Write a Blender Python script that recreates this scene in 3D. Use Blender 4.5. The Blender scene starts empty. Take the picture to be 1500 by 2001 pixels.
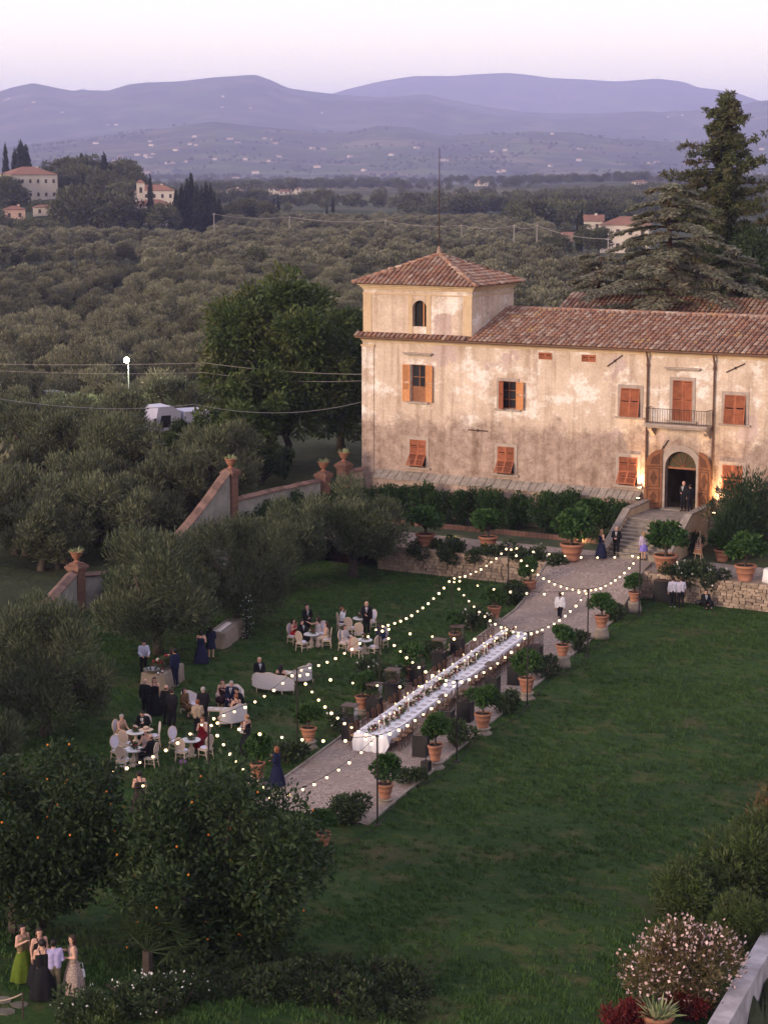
import bpy, math, random
import numpy as np
from mathutils import Vector, Matrix, Euler
S = bpy.context.scene
COL = S.collection
R = math.radians
# ------------------------------------------------------------------ camera
# garden frame: X runs along the villa front, Y into the villa, lawn at z = 0
FPX, CX, CY, YH, CAMZ, YAW = 3950.0, 750.0, 1000.5, 330.0, 24.0, R(29.5)
PITCH = math.atan((CY - YH) / FPX)
CAM = np.array([44.03, -114.60, CAMZ])
cam = bpy.data.cameras.new('Camera')
cam.sensor_fit = 'VERTICAL'; cam.sensor_height = 24.0; cam.lens = FPX / 2001 * 24.0
cam.clip_start = 0.5; cam.clip_end = 40000
camo = bpy.data.objects.new('Camera', cam); COL.objects.link(camo)
camo.location = CAM; camo.rotation_euler = (R(90) - PITCH, 0, YAW)
S.camera = camo
# ------------------------------------------------------------------ sky, sun, exposure
SUN_EL, SUN_AZ = R(11), R(200)          # azimuth: direction towards the sun, measured from +Y clockwise
W = bpy.data.worlds.new('World'); S.world = W; W.use_nodes = True
wn, wl = W.node_tree.nodes, W.node_tree.links
wn.clear()
wo = wn.new('ShaderNodeOutputWorld'); bg = wn.new('ShaderNodeBackground')
sky = wn.new('ShaderNodeTexSky'); sky.sky_type = 'NISHITA'; sky.sun_disc = False
sky.sun_elevation = R(4); sky.sun_rotation = SUN_AZ; sky.air_density = 1.2; sky.dust_density = 2.0
skb = wn.new('ShaderNodeVectorMath'); skb.operation = 'SCALE'; skb.inputs['Scale'].default_value = 0.05
tc = wn.new('ShaderNodeTexCoord'); sx = wn.new('ShaderNodeSeparateXYZ'); rp = wn.new('ShaderNodeValToRGB')
wl.new(tc.outputs['Generated'], sx.inputs[0]); wl.new(sx.outputs['Z'], rp.inputs[0])
e = rp.color_ramp.elements
e[0].position = 0.0; e[0].color = (2.05, 1.80, 1.16, 1)
e[1].position = 1.0; e[1].color = (0.48, 0.46, 0.60, 1)
for pos, c in ((0.04, (1.86, 1.70, 1.16, 1)), (0.10, (1.22, 1.13, 0.98, 1)), (0.30, (0.78, 0.68, 0.80, 1))):
    q = e.new(pos); q.color = c
ad = wn.new('ShaderNodeVectorMath'); ad.operation = 'ADD'
wl.new(sky.outputs[0], skb.inputs[0]); wl.new(skb.outputs[0], ad.inputs[0]); wl.new(rp.outputs[0], ad.inputs[1])
wl.new(ad.outputs[0], bg.inputs[0]); bg.inputs[1].default_value = 1.0
wl.new(bg.outputs[0], wo.inputs[0])
sun = bpy.data.lights.new('Sun', 'SUN'); sun.energy = 4.1; sun.angle = R(22); sun.color = (1.0, 0.77, 0.59)
suno = bpy.data.objects.new('Sun', sun); COL.objects.link(suno)
sd = Vector((math.sin(SUN_AZ) * math.cos(SUN_EL), math.cos(SUN_AZ) * math.cos(SUN_EL), math.sin(SUN_EL)))
suno.rotation_euler = (-sd).to_track_quat('-Z', 'Y').to_euler(); suno.location = (20, -80, 60)
S.view_settings.view_transform = 'Standard'; S.view_settings.look = 'None'
S.view_settings.exposure = 0.46; S.view_settings.gamma = 1.0; S.view_settings.use_curve_mapping = False
S.render.engine = 'CYCLES'
S.cycles.use_denoising = True
S.cycles.max_bounces = 6; S.cycles.diffuse_bounces = 3; S.cycles.glossy_bounces = 2; S.cycles.transmission_bounces = 6
S.cycles.transparent_max_bounces = 8; S.cycles.volume_bounces = 3; S.cycles.sample_clamp_indirect = 3.0
S.cycles.caustics_reflective = False; S.cycles.caustics_refractive = False

# ------------------------------------------------------------------ measuring: from a sight line to a place on the ground
_fw = np.array([-math.sin(YAW) * math.cos(PITCH), math.cos(YAW) * math.cos(PITCH), -math.sin(PITCH)])
_rt = np.array([math.cos(YAW), math.sin(YAW), 0.0]); _up = np.cross(_rt, _fw)
def ray(x, y): return _fw + _rt * (x - CX) / FPX - _up * (y - CY) / FPX
def G(x, y, z=0.0):
    d = ray(x, y); return CAM + d * ((z - CAM[2]) / d[2])
def GD(x, y, dist):
    d = ray(x, y); return CAM + d * (dist / math.hypot(d[0], d[1]))
def bearing(x): return math.atan((x - CX) / (FPX / math.cos(PITCH)))
def polar(x, dist):                              # ground position at a bearing and distance
    a = bearing(x); return CAM[0] + dist * math.sin(a - YAW), CAM[1] + dist * math.cos(a - YAW)

# ------------------------------------------------------------------ helpers
def link(o, parent=None):
    COL.objects.link(o)
    if parent is not None: o.parent = parent
    return o
class MB:
    def __init__(s): s.v = []; s.f = []; s.m = []; s.cm = 0
    def add(s, vs, fs):
        b = len(s.v); s.v += [tuple(map(float, p)) for p in vs]; s.f += [tuple(b + i for i in q) for q in fs]; s.m += [s.cm] * len(fs); return s
    def box(s, c, d, rz=0.0, taper=1.0):
        x, y, z = d[0] / 2, d[1] / 2, d[2] / 2; vs = []
        ca, sa = math.cos(rz), math.sin(rz)
        for k, (i, j) in ((-1, (-1, -1)), (-1, (1, -1)), (-1, (1, 1)), (-1, (-1, 1)), (1, (-1, -1)), (1, (1, -1)), (1, (1, 1)), (1, (-1, 1))):
            t = taper if k > 0 else 1.0
            px, py = i * x * t, j * y * t
            vs.append((c[0] + px * ca - py * sa, c[1] + px * sa + py * ca, c[2] + k * z))
        return s.add(vs, [(0, 3, 2, 1), (4, 5, 6, 7), (0, 1, 5, 4), (1, 2, 6, 5), (2, 3, 7, 6), (3, 0, 4, 7)])
    def bb(s, a, b): return s.box([(a[i] + b[i]) / 2 for i in range(3)], [abs(b[i] - a[i]) for i in range(3)])
    def tube(s, pts, rad, n=6, cap=True):
        pts = [Vector(p) for p in pts]
        if not hasattr(rad, '__len__'): rad = [rad] * len(pts)
        vs, fs = [], []
        for i, p in enumerate(pts):
            t = (pts[min(i + 1, len(pts) - 1)] - pts[max(i - 1, 0)])
            t = t.normalized() if t.length > 1e-9 else Vector((0, 0, 1))
            a = t.cross(Vector((0.31, 0.95, 0.02)) if abs(t.y) < .9 else Vector((1, 0, 0))).normalized(); b = t.cross(a)
            for k in range(n):
                w = 2 * math.pi * k / n
                vs.append(p + (a * math.cos(w) + b * math.sin(w)) * rad[i])
        for i in range(len(pts) - 1):
            for k in range(n):
                fs.append((i * n + k, i * n + (k + 1) % n, (i + 1) * n + (k + 1) % n, (i + 1) * n + k))
        if cap: fs += [tuple(range(n - 1, -1, -1)), tuple(range((len(pts) - 1) * n, len(pts) * n))]
        return s.add(vs, fs)
    def lathe(s, prof, n=14, c=(0, 0, 0), wob=0.0, sx=1.0, sy=1.0, cap=True):
        vs, fs = [], []
        for r, z in prof:
            for k in range(n):
                a = 2 * math.pi * k / n
                rr = r * (1 + wob * math.sin(a * 7 + z * 2))
                vs.append((c[0] + rr * math.cos(a) * sx, c[1] + rr * math.sin(a) * sy, c[2] + z))
        for i in range(len(prof) - 1):
            for k in range(n):
                fs.append((i * n + k, i * n + (k + 1) % n, (i + 1) * n + (k + 1) % n, (i + 1) * n + k))
        if cap: fs += [tuple(range(n - 1, -1, -1)), tuple(range((len(prof) - 1) * n, len(prof) * n))]
        return s.add(vs, fs)
    def ball(s, c, r, n=8, m=5, sq=(1, 1, 1)):
        prof = [(max(1e-4, math.sin(math.pi * i / m)) * r, -math.cos(math.pi * i / m) * r * sq[2]) for i in range(m + 1)]
        return s.lathe(prof, n, c, sx=sq[0], sy=sq[1])
    def prism(s, pts, y0, y1):                   # polygon in XZ pushed along Y
        n = len(pts); vs = [(x, y0, z) for x, z in pts] + [(x, y1, z) for x, z in pts]
        return s.add(vs, [tuple(range(n)), tuple(range(2 * n - 1, n - 1, -1))] + [(i, i + n, (i + 1) % n + n, (i + 1) % n) for i in range(n)])
    def slab(s, pts, z0, z1):                    # polygon in XY pushed along Z
        n = len(pts); vs = [(x, y, z0) for x, y in pts] + [(x, y, z1) for x, y in pts]
        return s.add(vs, [tuple(range(n - 1, -1, -1)), tuple(range(n, 2 * n))] + [(i, (i + 1) % n, (i + 1) % n + n, i + n) for i in range(n)])
    def mesh(s, name, mats, smooth=False):
        me = bpy.data.meshes.new(name); me.from_pydata(s.v, [], s.f)
        for m in (mats if isinstance(mats, (list, tuple)) else [mats]): me.materials.append(m)
        if any(s.m): me.polygons.foreach_set('material_index', s.m)
        if smooth: me.polygons.foreach_set('use_smooth', [True] * len(me.polygons))
        me.update(); return me
    def build(s, name, mats, parent=None, smooth=False, loc=(0, 0, 0), rz=0.0):
        o = bpy.data.objects.new(name, s.mesh(name, mats, smooth)); o.location = loc; o.rotation_euler = (0, 0, rz)
        return link(o, parent)
def npmesh(name, V, Q, mat, smooth=False):
    V = np.asarray(V, np.float32); Q = np.asarray(Q, np.int32); k = Q.shape[1]
    me = bpy.data.meshes.new(name); me.vertices.add(len(V)); me.vertices.foreach_set('co', V.ravel())
    me.loops.add(Q.size); me.loops.foreach_set('vertex_index', Q.ravel())
    me.polygons.add(len(Q)); me.polygons.foreach_set('loop_start', np.arange(0, Q.size, k, dtype=np.int32))
    me.polygons.foreach_set('loop_total', np.full(len(Q), k, np.int32))
    if smooth: me.polygons.foreach_set('use_smooth', np.ones(len(Q), bool))
    me.update(calc_edges=True); me.validate()
    for m in (mat if isinstance(mat, (list, tuple)) else [mat]): me.materials.append(m)
    return me
def ob(name, me, parent=None, loc=(0, 0, 0), rz=0.0, sc=None):
    o = bpy.data.objects.new(name, me); o.location = loc; o.rotation_euler = (0, 0, rz)
    if sc is not None: o.scale = sc if hasattr(sc, '__len__') else (sc, sc, sc)
    return link(o, parent)
def tag(o, label=None, cat=None, group=None, kind=None):
    for k, v in (('label', label), ('category', cat), ('group', group), ('kind', kind)):
        if v: o[k] = v
    return o
def thing(name, label, cat, loc=(0, 0, 0), rz=0.0, group=None, sc=None):
    o = bpy.data.objects.new(name, None); o.empty_display_size = 0.3; o.location = loc; o.rotation_euler = (0, 0, rz)
    if sc is not None: o.scale = sc if hasattr(sc, '__len__') else (sc, sc, sc)
    link(o); return tag(o, label, cat, group)
KIDS = {}
def copy_tree(o, parent=None):
    if id(o) not in KIDS: KIDS[id(o)] = list(o.children)
    c = o.copy(); link(c, parent)
    for ch in KIDS[id(o)]: copy_tree(ch, c)
    return c
class Proto:                                     # first use gives the thing itself, later uses a copy
    def __init__(s, root): s.root = root; s.used = False; KIDS[id(root)] = list(root.children)
    def place(s, loc, rz=0.0, label=None, group=None, sc=None, name=None):
        o = copy_tree(s.root) if s.used else s.root
        s.used = True
        o.location = loc; o.rotation_euler = (0, 0, rz)
        if sc is not None: o.scale = sc if hasattr(sc, '__len__') else (sc, sc, sc)
        if label: o['label'] = label
        if group: o['group'] = group
        return o

def ordw(n):
    u = ['', 'first', 'second', 'third', 'fourth', 'fifth', 'sixth', 'seventh', 'eighth', 'ninth', 'tenth', 'eleventh', 'twelfth', 'thirteenth', 'fourteenth', 'fifteenth', 'sixteenth', 'seventeenth', 'eighteenth', 'nineteenth', 'twentieth']
    if n <= 20: return u[n]
    return ('twenty ' if n < 30 else 'thirty ') + u[n % 10] if n % 10 else 'thirtieth'
# ------------------------------------------------------------------ materials
def nodes(name):
    m = bpy.data.materials.new(name); m.use_nodes = True
    nt = m.node_tree; b = nt.nodes['Principled BSDF']
    return m, nt, b
def N(nt, kind, **kw):
    n = nt.nodes.new(kind)
    for k, v in kw.items():
        if k in n.inputs: n.inputs[k].default_value = v
        else: setattr(n, k, v)
    return n
def c4(c): return (c[0], c[1], c[2], 1.0)
def mixc(nt, fac, a, b, mode='MIX'):
    n = nt.nodes.new('ShaderNodeMix'); n.data_type = 'RGBA'; n.blend_type = mode
    for k, x in ((0, fac), (6, a), (7, b)):
        if hasattr(x, 'is_linked') or hasattr(x, 'links'): nt.links.new(x, n.inputs[k])
        else: n.inputs[k].default_value = c4(x) if k else x
    return n.outputs[2]
def ramp(nt, src, p0, p1, a=(0, 0, 0), b=(1, 1, 1)):
    r = nt.nodes.new('ShaderNodeValToRGB'); nt.links.new(src, r.inputs[0])
    r.color_ramp.elements[0].position = p0; r.color_ramp.elements[1].position = p1
    r.color_ramp.elements[0].color = c4(a); r.color_ramp.elements[1].color = c4(b)
    return r.outputs[0]
def noise(nt, scale, detail=5, rough=.6, vec=None, coord='Object', dim=None):
    n = nt.nodes.new('ShaderNodeTexNoise'); n.inputs['Scale'].default_value = scale
    n.inputs['Detail'].default_value = detail; n.inputs['Roughness'].default_value = rough
    if vec is None:
        t = nt.nodes.new('ShaderNodeTexCoord'); vec = t.outputs[coord]
    nt.links.new(vec, n.inputs['Vector']); return n.outputs['Fac']
def mapping(nt, scale, coord='Object', rot=(0, 0, 0)):
    t = nt.nodes.new('ShaderNodeTexCoord'); m = nt.nodes.new('ShaderNodeMapping')
    m.inputs['Scale'].default_value = scale; m.inputs['Rotation'].default_value = rot
    nt.links.new(t.outputs[coord], m.inputs[0]); return m.outputs[0]
def addbump(nt, b, src, strength, dist=.02):
    bp = nt.nodes.new('ShaderNodeBump'); bp.inputs['Strength'].default_value = strength; bp.inputs['Distance'].default_value = dist
    nt.links.new(src, bp.inputs['Height']); nt.links.new(bp.outputs[0], b.inputs['Normal'])
def mat(name, c1, c2=None, scale=4, rough=.75, metal=0.0, bump=0.0, bscale=30, spec=.25, rnd=0.0, coord='Object', emit=None, est=1.0, isl=False):
    m, nt, b = nodes(name)
    b.inputs['Roughness'].default_value = rough; b.inputs['Metallic'].default_value = metal
    b.inputs['Specular IOR Level'].default_value = spec
    c2 = c2 or tuple(x * .78 for x in c1)
    fac = ramp(nt, noise(nt, scale, coord=coord), .32, .68)
    col = mixc(nt, fac, c1, c2)
    if isl:
        g = nt.nodes.new('ShaderNodeNewGeometry')
        col = mixc(nt, ramp(nt, g.outputs['Random Per Island'], 0, 1, (.55,) * 3, (1.3,) * 3), (0, 0, 0), (0, 0, 0)) if False else mixc(nt, 1.0, col, ramp(nt, g.outputs['Random Per Island'], 0, 1, (.6,) * 3, (1.35,) * 3), 'MULTIPLY')
    if rnd:
        oi = nt.nodes.new('ShaderNodeObjectInfo')
        col = mixc(nt, 1.0, col, ramp(nt, oi.outputs['Random'], 0, 1, (1 - rnd,) * 3, (1 + rnd,) * 3), 'MULTIPLY')
    nt.links.new(col, b.inputs['Base Color'])
    if bump: addbump(nt, b, noise(nt, bscale, 4), bump)
    if emit: b.inputs['Emission Color'].default_value = c4(emit); b.inputs['Emission Strength'].default_value = est
    return m
def leafmat(name, c1, c2, c3=None, scale=.8, rough=.55, trans=.25, rnd=.12):
    m, nt, b = nodes(name)
    g = nt.nodes.new('ShaderNodeNewGeometry')
    col = mixc(nt, g.outputs['Random Per Island'], c1, c2)
    if c3: col = mixc(nt, ramp(nt, noise(nt, scale, 3), .45, .7), col, c3)
    oi = nt.nodes.new('ShaderNodeObjectInfo')
    col = mixc(nt, 1.0, col, ramp(nt, oi.outputs['Random'], 0, 1, (1 - rnd,) * 3, (1 + rnd,) * 3), 'MULTIPLY')
    nt.links.new(col, b.inputs['Base Color']); b.inputs['Roughness'].default_value = rough; b.inputs['Specular IOR Level'].default_value = .25
    if trans:
        tr = nt.nodes.new('ShaderNodeBsdfTranslucent'); mx = nt.nodes.new('ShaderNodeMixShader'); mx.inputs[0].default_value = trans
        nt.links.new(col, tr.inputs[0]); nt.links.new(b.outputs[0], mx.inputs[1]); nt.links.new(tr.outputs[0], mx.inputs[2])
        nt.links.new(mx.outputs[0], nt.nodes['Material Output'].inputs[0])
    return m
# ------------------------------------------------------------------ terrain
rng = np.random.default_rng(7); random.seed(7)
_tab = rng.random((256, 256))
def vnoise(x, y):
    x = np.asarray(x, float); y = np.asarray(y, float)
    xi = np.floor(x).astype(int); yi = np.floor(y).astype(int); fx = x - xi; fy = y - yi
    fx = fx * fx * (3 - 2 * fx); fy = fy * fy * (3 - 2 * fy)
    g = lambda i, j: _tab[(xi + i) & 255, (yi + j) & 255]
    return (g(0, 0) * (1 - fx) + g(1, 0) * fx) * (1 - fy) + (g(0, 1) * (1 - fx) + g(1, 1) * fx) * fy
def fbm(x, y, o=4):
    r = 0; a = .5; t = 0
    for k in range(o):
        r = r + a * vnoise(x * 2 ** k + 17 * k, y * 2 ** k - 31 * k); t += a; a *= .5
    return r / t
def sst(a, b, x):
    t = np.clip((np.asarray(x, float) - a) / (b - a), 0, 1); return t * t * (3 - 2 * t)
def curve(x, pts): return np.interp(x, [p[0] for p in pts], [p[1] for p in pts])
CREST1 = [(-1500, 240), (-700, 215), (-300, 230), (0, 188), (30, 178), (70, 170), (100, 176), (145, 186), (215, 184), (255, 170), (290, 166), (345, 164), (420, 156), (500, 150), (530, 160), (565, 176), (610, 182), (665, 188), (745, 193), (830, 187), (870, 196), (930, 208), (1010, 220), (1090, 224), (1160, 224), (1260, 220), (1290, 226), (1330, 228), (1420, 224), (1470, 210), (1500, 207), (1600, 195), (2000, 225), (3000, 240)]
CREST2 = [(-1500, 260), (0, 215), (130, 190), (165, 180), (190, 186), (300, 215), (500, 215), (640, 190), (680, 178), (740, 164), (810, 154), (880, 155), (930, 151), (985, 148), (1020, 151), (1070, 158), (1140, 161), (1200, 165), (1280, 160), (1330, 166), (1360, 177), (1430, 186), (1500, 210), (1700, 225), (3000, 250)]
FOOT = [(-1500, 300), (-200, 300), (0, 290), (120, 275), (260, 262), (360, 248), (420, 240), (480, 246), (560, 252), (620, 262), (690, 258), (740, 246), (800, 250), (870, 266), (950, 262), (1040, 258), (1120, 270), (1210, 290), (1320, 296), (1500, 285), (1700, 300), (3000, 310)]
def px_of(phi): return CX + (FPX / math.cos(PITCH)) * np.tan(np.clip(phi, -1.2, 1.2))
def zc(y, d): return CAMZ + d * (YH - y) / (FPX / math.cos(PITCH))
def terr(x, y):
    x = np.asarray(x, float); y = np.asarray(y, float)
    dx, dy = x - CAM[0], y - CAM[1]; d = np.hypot(dx, dy)
    phi = np.arctan2(dx, dy) + YAW; phi = (phi + math.pi) % (2 * math.pi) - math.pi
    px = px_of(phi)
    z = 0.6 + (fbm(x / 90, y / 90, 3) - .5) * 5.0 * sst(170, 420, d)
    # a shallow dip in the olive grove and the rise of the wooded knoll behind it
    z = z - 3.0 * np.exp(-((px - 60) / 170) ** 2) * np.exp(-((d - 330) / 90) ** 2)
    z = z + 14.0 * np.exp(-((px - 120) / 260) ** 2) * np.exp(-((d - 930) / 190) ** 2)
    z = z + 7.0 * np.exp(-((px - 620) / 220) ** 2) * np.exp(-((d - 2100) / 300) ** 2)
    z = z + 9.0 * np.exp(-((px - 1250) / 280) ** 2) * np.exp(-((d - 2000) / 400) ** 2)
    z = z + (fbm(x / 420 + 5, y / 420, 3) - .5) * 16 * sst(900, 1900, d)
    # villa platform and the yard on its left side
    yard = sst(-62, -40, x) * (1 - sst(40, 60, x)) * sst(-17, -6, y + 0.15 * np.maximum(0, -x - 30)) * (1 - sst(48, 80, y))
    z = z + 2.7 * yard
    gard = sst(-24.6, -23.4, x) * (1 - sst(25.0, 26.0, x)) * sst(-98, -92, y) * (1 - sst(-4, 3, y))
    z = z * (1 - gard) - 2.0 * gard
    low = sst(25.6, 27, x) * (1 - sst(-20, 0, y)) * (1 - sst(300, 500, d))
    z = z - 3.4 * low
    z = z - 3.0 * (1 - sst(-98, -90, y)) * (1 - sst(300, 500, d))
    # mountains
    KM = 1.65; dm = d / KM
    n1 = fbm(x / 860 + 3, y / 860 + 9, 5) - .5
    n2 = fbm(x / 1500 + 13, y / 1500 + 2, 4) - .5
    rd = 1 - np.abs(2 * fbm(x / 1500 + 31, y / 1500 + 7, 4) - 1)
    zf = zc(curve(px, FOOT), 4400.0 * KM); z1 = zc(curve(px, CREST1), 6600.0 * KM); z2 = zc(curve(px, CREST2), 9300.0 * KM)
    m = np.where(dm < 4400, sst(2700, 4500, dm) * zf + (sst(2700, 3300, dm) * (1 - sst(4000, 4400, dm))) * (n1 * 70 + (rd - .5) * 36),
        np.where(dm < 4900, zf - (zf * .10) * sst(4400, 4900, dm),
        np.where(dm < 6600, zf * .90 + (z1 - zf * .90) * sst(4700, 6700, dm) / sst(4700, 6700, 6600.0) + np.sin(np.pi * np.clip((dm - 4900) / 1700, 0, 1)) * (n1 * 100 + (rd - .6) * 95),
        np.where(dm < 7300, z1 * (1 - .28 * sst(6600, 7300, dm)),
        np.where(dm < 9300, z1 * .72 + (z2 - z1 * .72) * sst(7200, 9400, dm) / sst(7200, 9400, 9300.0) + np.sin(np.pi * np.clip((dm - 7300) / 2000, 0, 1)) * (rd - .6) * 110,
        z2 * (1 - .5 * sst(9300, 10500, dm)))))))
    m = m + sst(4200, 4400, dm) * (1 - sst(4400, 4600, dm)) * n1 * 10
    return z * (1 - sst(2700, 4200, dm)) + m
def build_terrain():
    ph = np.concatenate([np.linspace(-180, -40, 24)[:-1], np.linspace(-40, -15, 26)[:-1], np.linspace(-15, 15, 260), np.linspace(15, 40, 26)[1:], np.linspace(40, 180, 24)[1:]])
    ds = np.unique(np.concatenate([[6.0], np.geomspace(12, 900, 170), np.geomspace(900, 4455, 60), 1.65 * np.linspace(2700, 7300, 110), 1.65 * np.linspace(7300, 10500, 50), 1.65 * np.array([4400., 6600., 9300.])]))
    P, D = np.meshgrid(R(1) * ph, ds)
    X = CAM[0] + D * np.sin(P - YAW); Y = CAM[1] + D * np.cos(P - YAW); Z = terr(X, Y)
    nd, npz = D.shape
    i = np.arange(nd * npz).reshape(nd, npz)
    q = np.stack([i[:-1, :-1], i[:-1, 1:], i[1:, 1:], i[1:, :-1]], -1).reshape(-1, 4)
    return npmesh('terrain', np.stack([X, Y, Z], -1).reshape(-1, 3), q, None or M_terr, True)
def terrain_mat():
    m, nt, b = nodes('grove_ground'); b.inputs['Roughness'].default_value = .95; b.inputs['Specular IOR Level'].default_value = .1
    big = ramp(nt, noise(nt, .004, 4), .42, .58); mid = ramp(nt, noise(nt, .03, 5), .4, .62); fine = ramp(nt, noise(nt, .6, 5), .3, .7)
    col = mixc(nt, mid, (.040, .052, .018), (.062, .066, .030))
    col = mixc(nt, big, col, (.052, .060, .030))
    col = mixc(nt, ramp(nt, noise(nt, .011, 3), .58, .66), col, (.10, .10, .045))
    vo = nt.nodes.new('ShaderNodeTexVoronoi'); vo.inputs['Scale'].default_value = .0055; tcv = nt.nodes.new('ShaderNodeTexCoord'); nt.links.new(tcv.outputs['Object'], vo.inputs['Vector'])
    bw = nt.nodes.new('ShaderNodeRGBToBW'); nt.links.new(vo.outputs['Color'], bw.inputs[0])
    fld = nt.nodes.new('ShaderNodeValToRGB'); nt.links.new(bw.outputs[0], fld.inputs[0]); fe = fld.color_ramp.elements; fld.color_ramp.interpolation = 'CONSTANT'
    fe[0].color = (.075, .10, .034, 1); fe[1].color = (.14, .12, .06, 1); fe[1].position = .62
    for pp, cc in ((.3, (.115, .135, .048, 1)), (.45, (.085, .085, .042, 1)), (.75, (.18, .155, .08, 1))): qq = fe.new(pp); qq.color = cc
    gg = nt.nodes.new('ShaderNodeNewGeometry'); dd = nt.nodes.new('ShaderNodeVectorMath'); dd.operation = 'LENGTH'; nt.links.new(gg.outputs['Position'], dd.inputs[0])
    mrd = nt.nodes.new('ShaderNodeMapRange'); mrd.inputs[1].default_value = 700; mrd.inputs[2].default_value = 1000; nt.links.new(dd.outputs['Value'], mrd.inputs[0])
    col = mixc(nt, mrd.outputs[0], col, fld.outputs[0])
    col = mixc(nt, ramp(nt, noise(nt, .004, 8, .72), .44, .56), col, (.048, .056, .028))
    col = mixc(nt, 1.0, col, ramp(nt, noise(nt, .6, 5), .3, .7, (.75,) * 3, (1.2,) * 3), 'MULTIPLY')
    nt.links.new(col, b.inputs['Base Color']); addbump(nt, b, noise(nt, .25, 6), .7, 1.0)
    return m
M_terr = terrain_mat()
tag(ob('terrain', build_terrain()), kind='structure')

# lawn, one sheet with a low rise under the near left corner
def lawn_z(x, y): return 0.0 + 0.8 * sst(-63, -69, -0 + y) * 0 + 0.8 * (1 - sst(-70, -64.5, y)) * (1 - sst(13, 20, x)) + (fbm(np.asarray(x) / 9 + 40, np.asarray(y) / 9, 3) - .5) * .05
def lz(x, y): return float(lawn_z(x, y))
def sheet(name, x0, x1, y0, y1, nx, ny, fz, m):
    X, Y = np.meshgrid(np.linspace(x0, x1, nx), np.linspace(y0, y1, ny)); Z = fz(X, Y)
    i = np.arange(nx * ny).reshape(ny, nx); q = np.stack([i[:-1, :-1], i[:-1, 1:], i[1:, 1:], i[1:, :-1]], -1).reshape(-1, 4)
    return ob(name, npmesh(name, np.stack([X, Y, Z], -1).reshape(-1, 3), q, m, True))
def lawn_mat():
    m, nt, b = nodes('lawn_grass'); b.inputs['Roughness'].default_value = .9; b.inputs['Specular IOR Level'].default_value = .15
    v = mapping(nt, (1, 1, 1))
    col = mixc(nt, ramp(nt, noise(nt, .28, 6, .65, v), .36, .66), (.014, .043, .007), (.034, .073, .013))
    col = mixc(nt, ramp(nt, noise(nt, .55, 6, .7, mapping(nt, (1, 1.6, 1), rot=(0, 0, .6))), .50, .70), col, (.095, .088, .030))
    col = mixc(nt, ramp(nt, noise(nt, .16, 3, .5), .60, .70), col, (.075, .068, .028))
    col = mixc(nt, 1.0, col, ramp(nt, noise(nt, 5, 8, .85), .3, .7, (.45,) * 3, (1.6,) * 3), 'MULTIPLY')
    nt.links.new(col, b.inputs['Base Color']); addbump(nt, b, noise(nt, 14, 6, .8), 1.0, .08)
    return m
M_lawn = lawn_mat()
tag(sheet('lawn', -24.2, 25.4, -96, -8.9, 100, 170, lawn_z, M_lawn), kind='structure')

# gravel path with its ramp up to the terrace
def gravel_mat(name, a, c):
    m, nt, b = nodes(name); b.inputs['Roughness'].default_value = .95; b.inputs['Specular IOR Level'].default_value = .2
    vo = nt.nodes.new('ShaderNodeTexVoronoi'); vo.inputs['Scale'].default_value = 11
    t = nt.nodes.new('ShaderNodeTexCoord'); nt.links.new(t.outputs['Object'], vo.inputs['Vector'])
    bw = nt.nodes.new('ShaderNodeRGBToBW'); nt.links.new(vo.outputs['Color'], bw.inputs[0])
    col = mixc(nt, ramp(nt, bw.outputs[0], .15, .85), a, c)
    col = mixc(nt, ramp(nt, noise(nt, .7, 5), .35, .65), col, tuple((p + q) * .42 for p, q in zip(a, c)))
    nt.links.new(col, b.inputs['Base Color']); addbump(nt, b, vo.outputs['Distance'], .6, .03)
    return m
M_grav = gravel_mat('gravel', (.17, .125, .10), (.46, .37, .31))
def pxl(y): return -4.4 + (-10 - y) * .172
def pxr(y): return 1.5 + (-10 - y) * .155
def path_z(y): return 0.03 + 1.52 * float(sst(-16.5, -8.6, y)) + .2 * float(sst(-9, -6, y))
mb = MB(); ys = np.linspace(-52.3, -7.4, 60); vs = []; fs = []
for y in ys:
    for k in range(5):
        x = pxl(y) + (pxr(y) - pxl(y)) * k / 4; vs.append((x, y, path_z(y) + .02 * math.sin(k / 4 * math.pi)))
for i in range(len(ys) - 1):
    for k in range(4): a = i * 5 + k; fs.append((a, a + 1, a + 6, a + 5))
mb.add(vs, fs)
n = len(ys)
for k in (0, 4):                                   # sides of the ramp
    b0 = [(vs[i * 5 + k][0], vs[i * 5 + k][1], -.3) for i in range(n)]; t0 = [vs[i * 5 + k] for i in range(n)]
    mb.add(b0 + t0, [(i, i + 1, n + i + 1, n + i) for i in range(n - 1)])
tag(mb.build('gravel_path', M_grav), kind='structure')
M_stone = mat('pale_stone', (.34, .29, .24), (.20, .17, .14), 3, .9, bump=.5, bscale=25, rnd=.12)
for side, fx in ((0, pxl), (1, pxr)):
    kerb = thing('path_edging', 'thin stone edging along the %s of the gravel path' % ('lounge side' if side == 0 else 'open lawn side'), 'edging')
    y = -52.2
    while y < -9.6:
        L = random.uniform(1.1, 1.7); y2 = min(y + L, -9.6); x, x2 = fx(y), fx(y2); s = -1 if side == 0 else 1
        w = .05; z, z2 = path_z(y), path_z(y2)
        MB().add([(x - w, y, z - .25), (x + w, y, z - .25), (x2 + w, y2 - .03, z2 - .25), (x2 - w, y2 - .03, z2 - .25), (x - w, y, z + .06), (x + w, y, z + .06), (x2 + w, y2 - .03, z2 + .06), (x2 - w, y2 - .03, z2 + .06)],
                 [(0, 3, 2, 1), (4, 5, 6, 7), (0, 1, 5, 4), (1, 2, 6, 5), (2, 3, 7, 6), (3, 0, 4, 7)]).build('edging_stone', M_stone, kerb)
        y = y2
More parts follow.
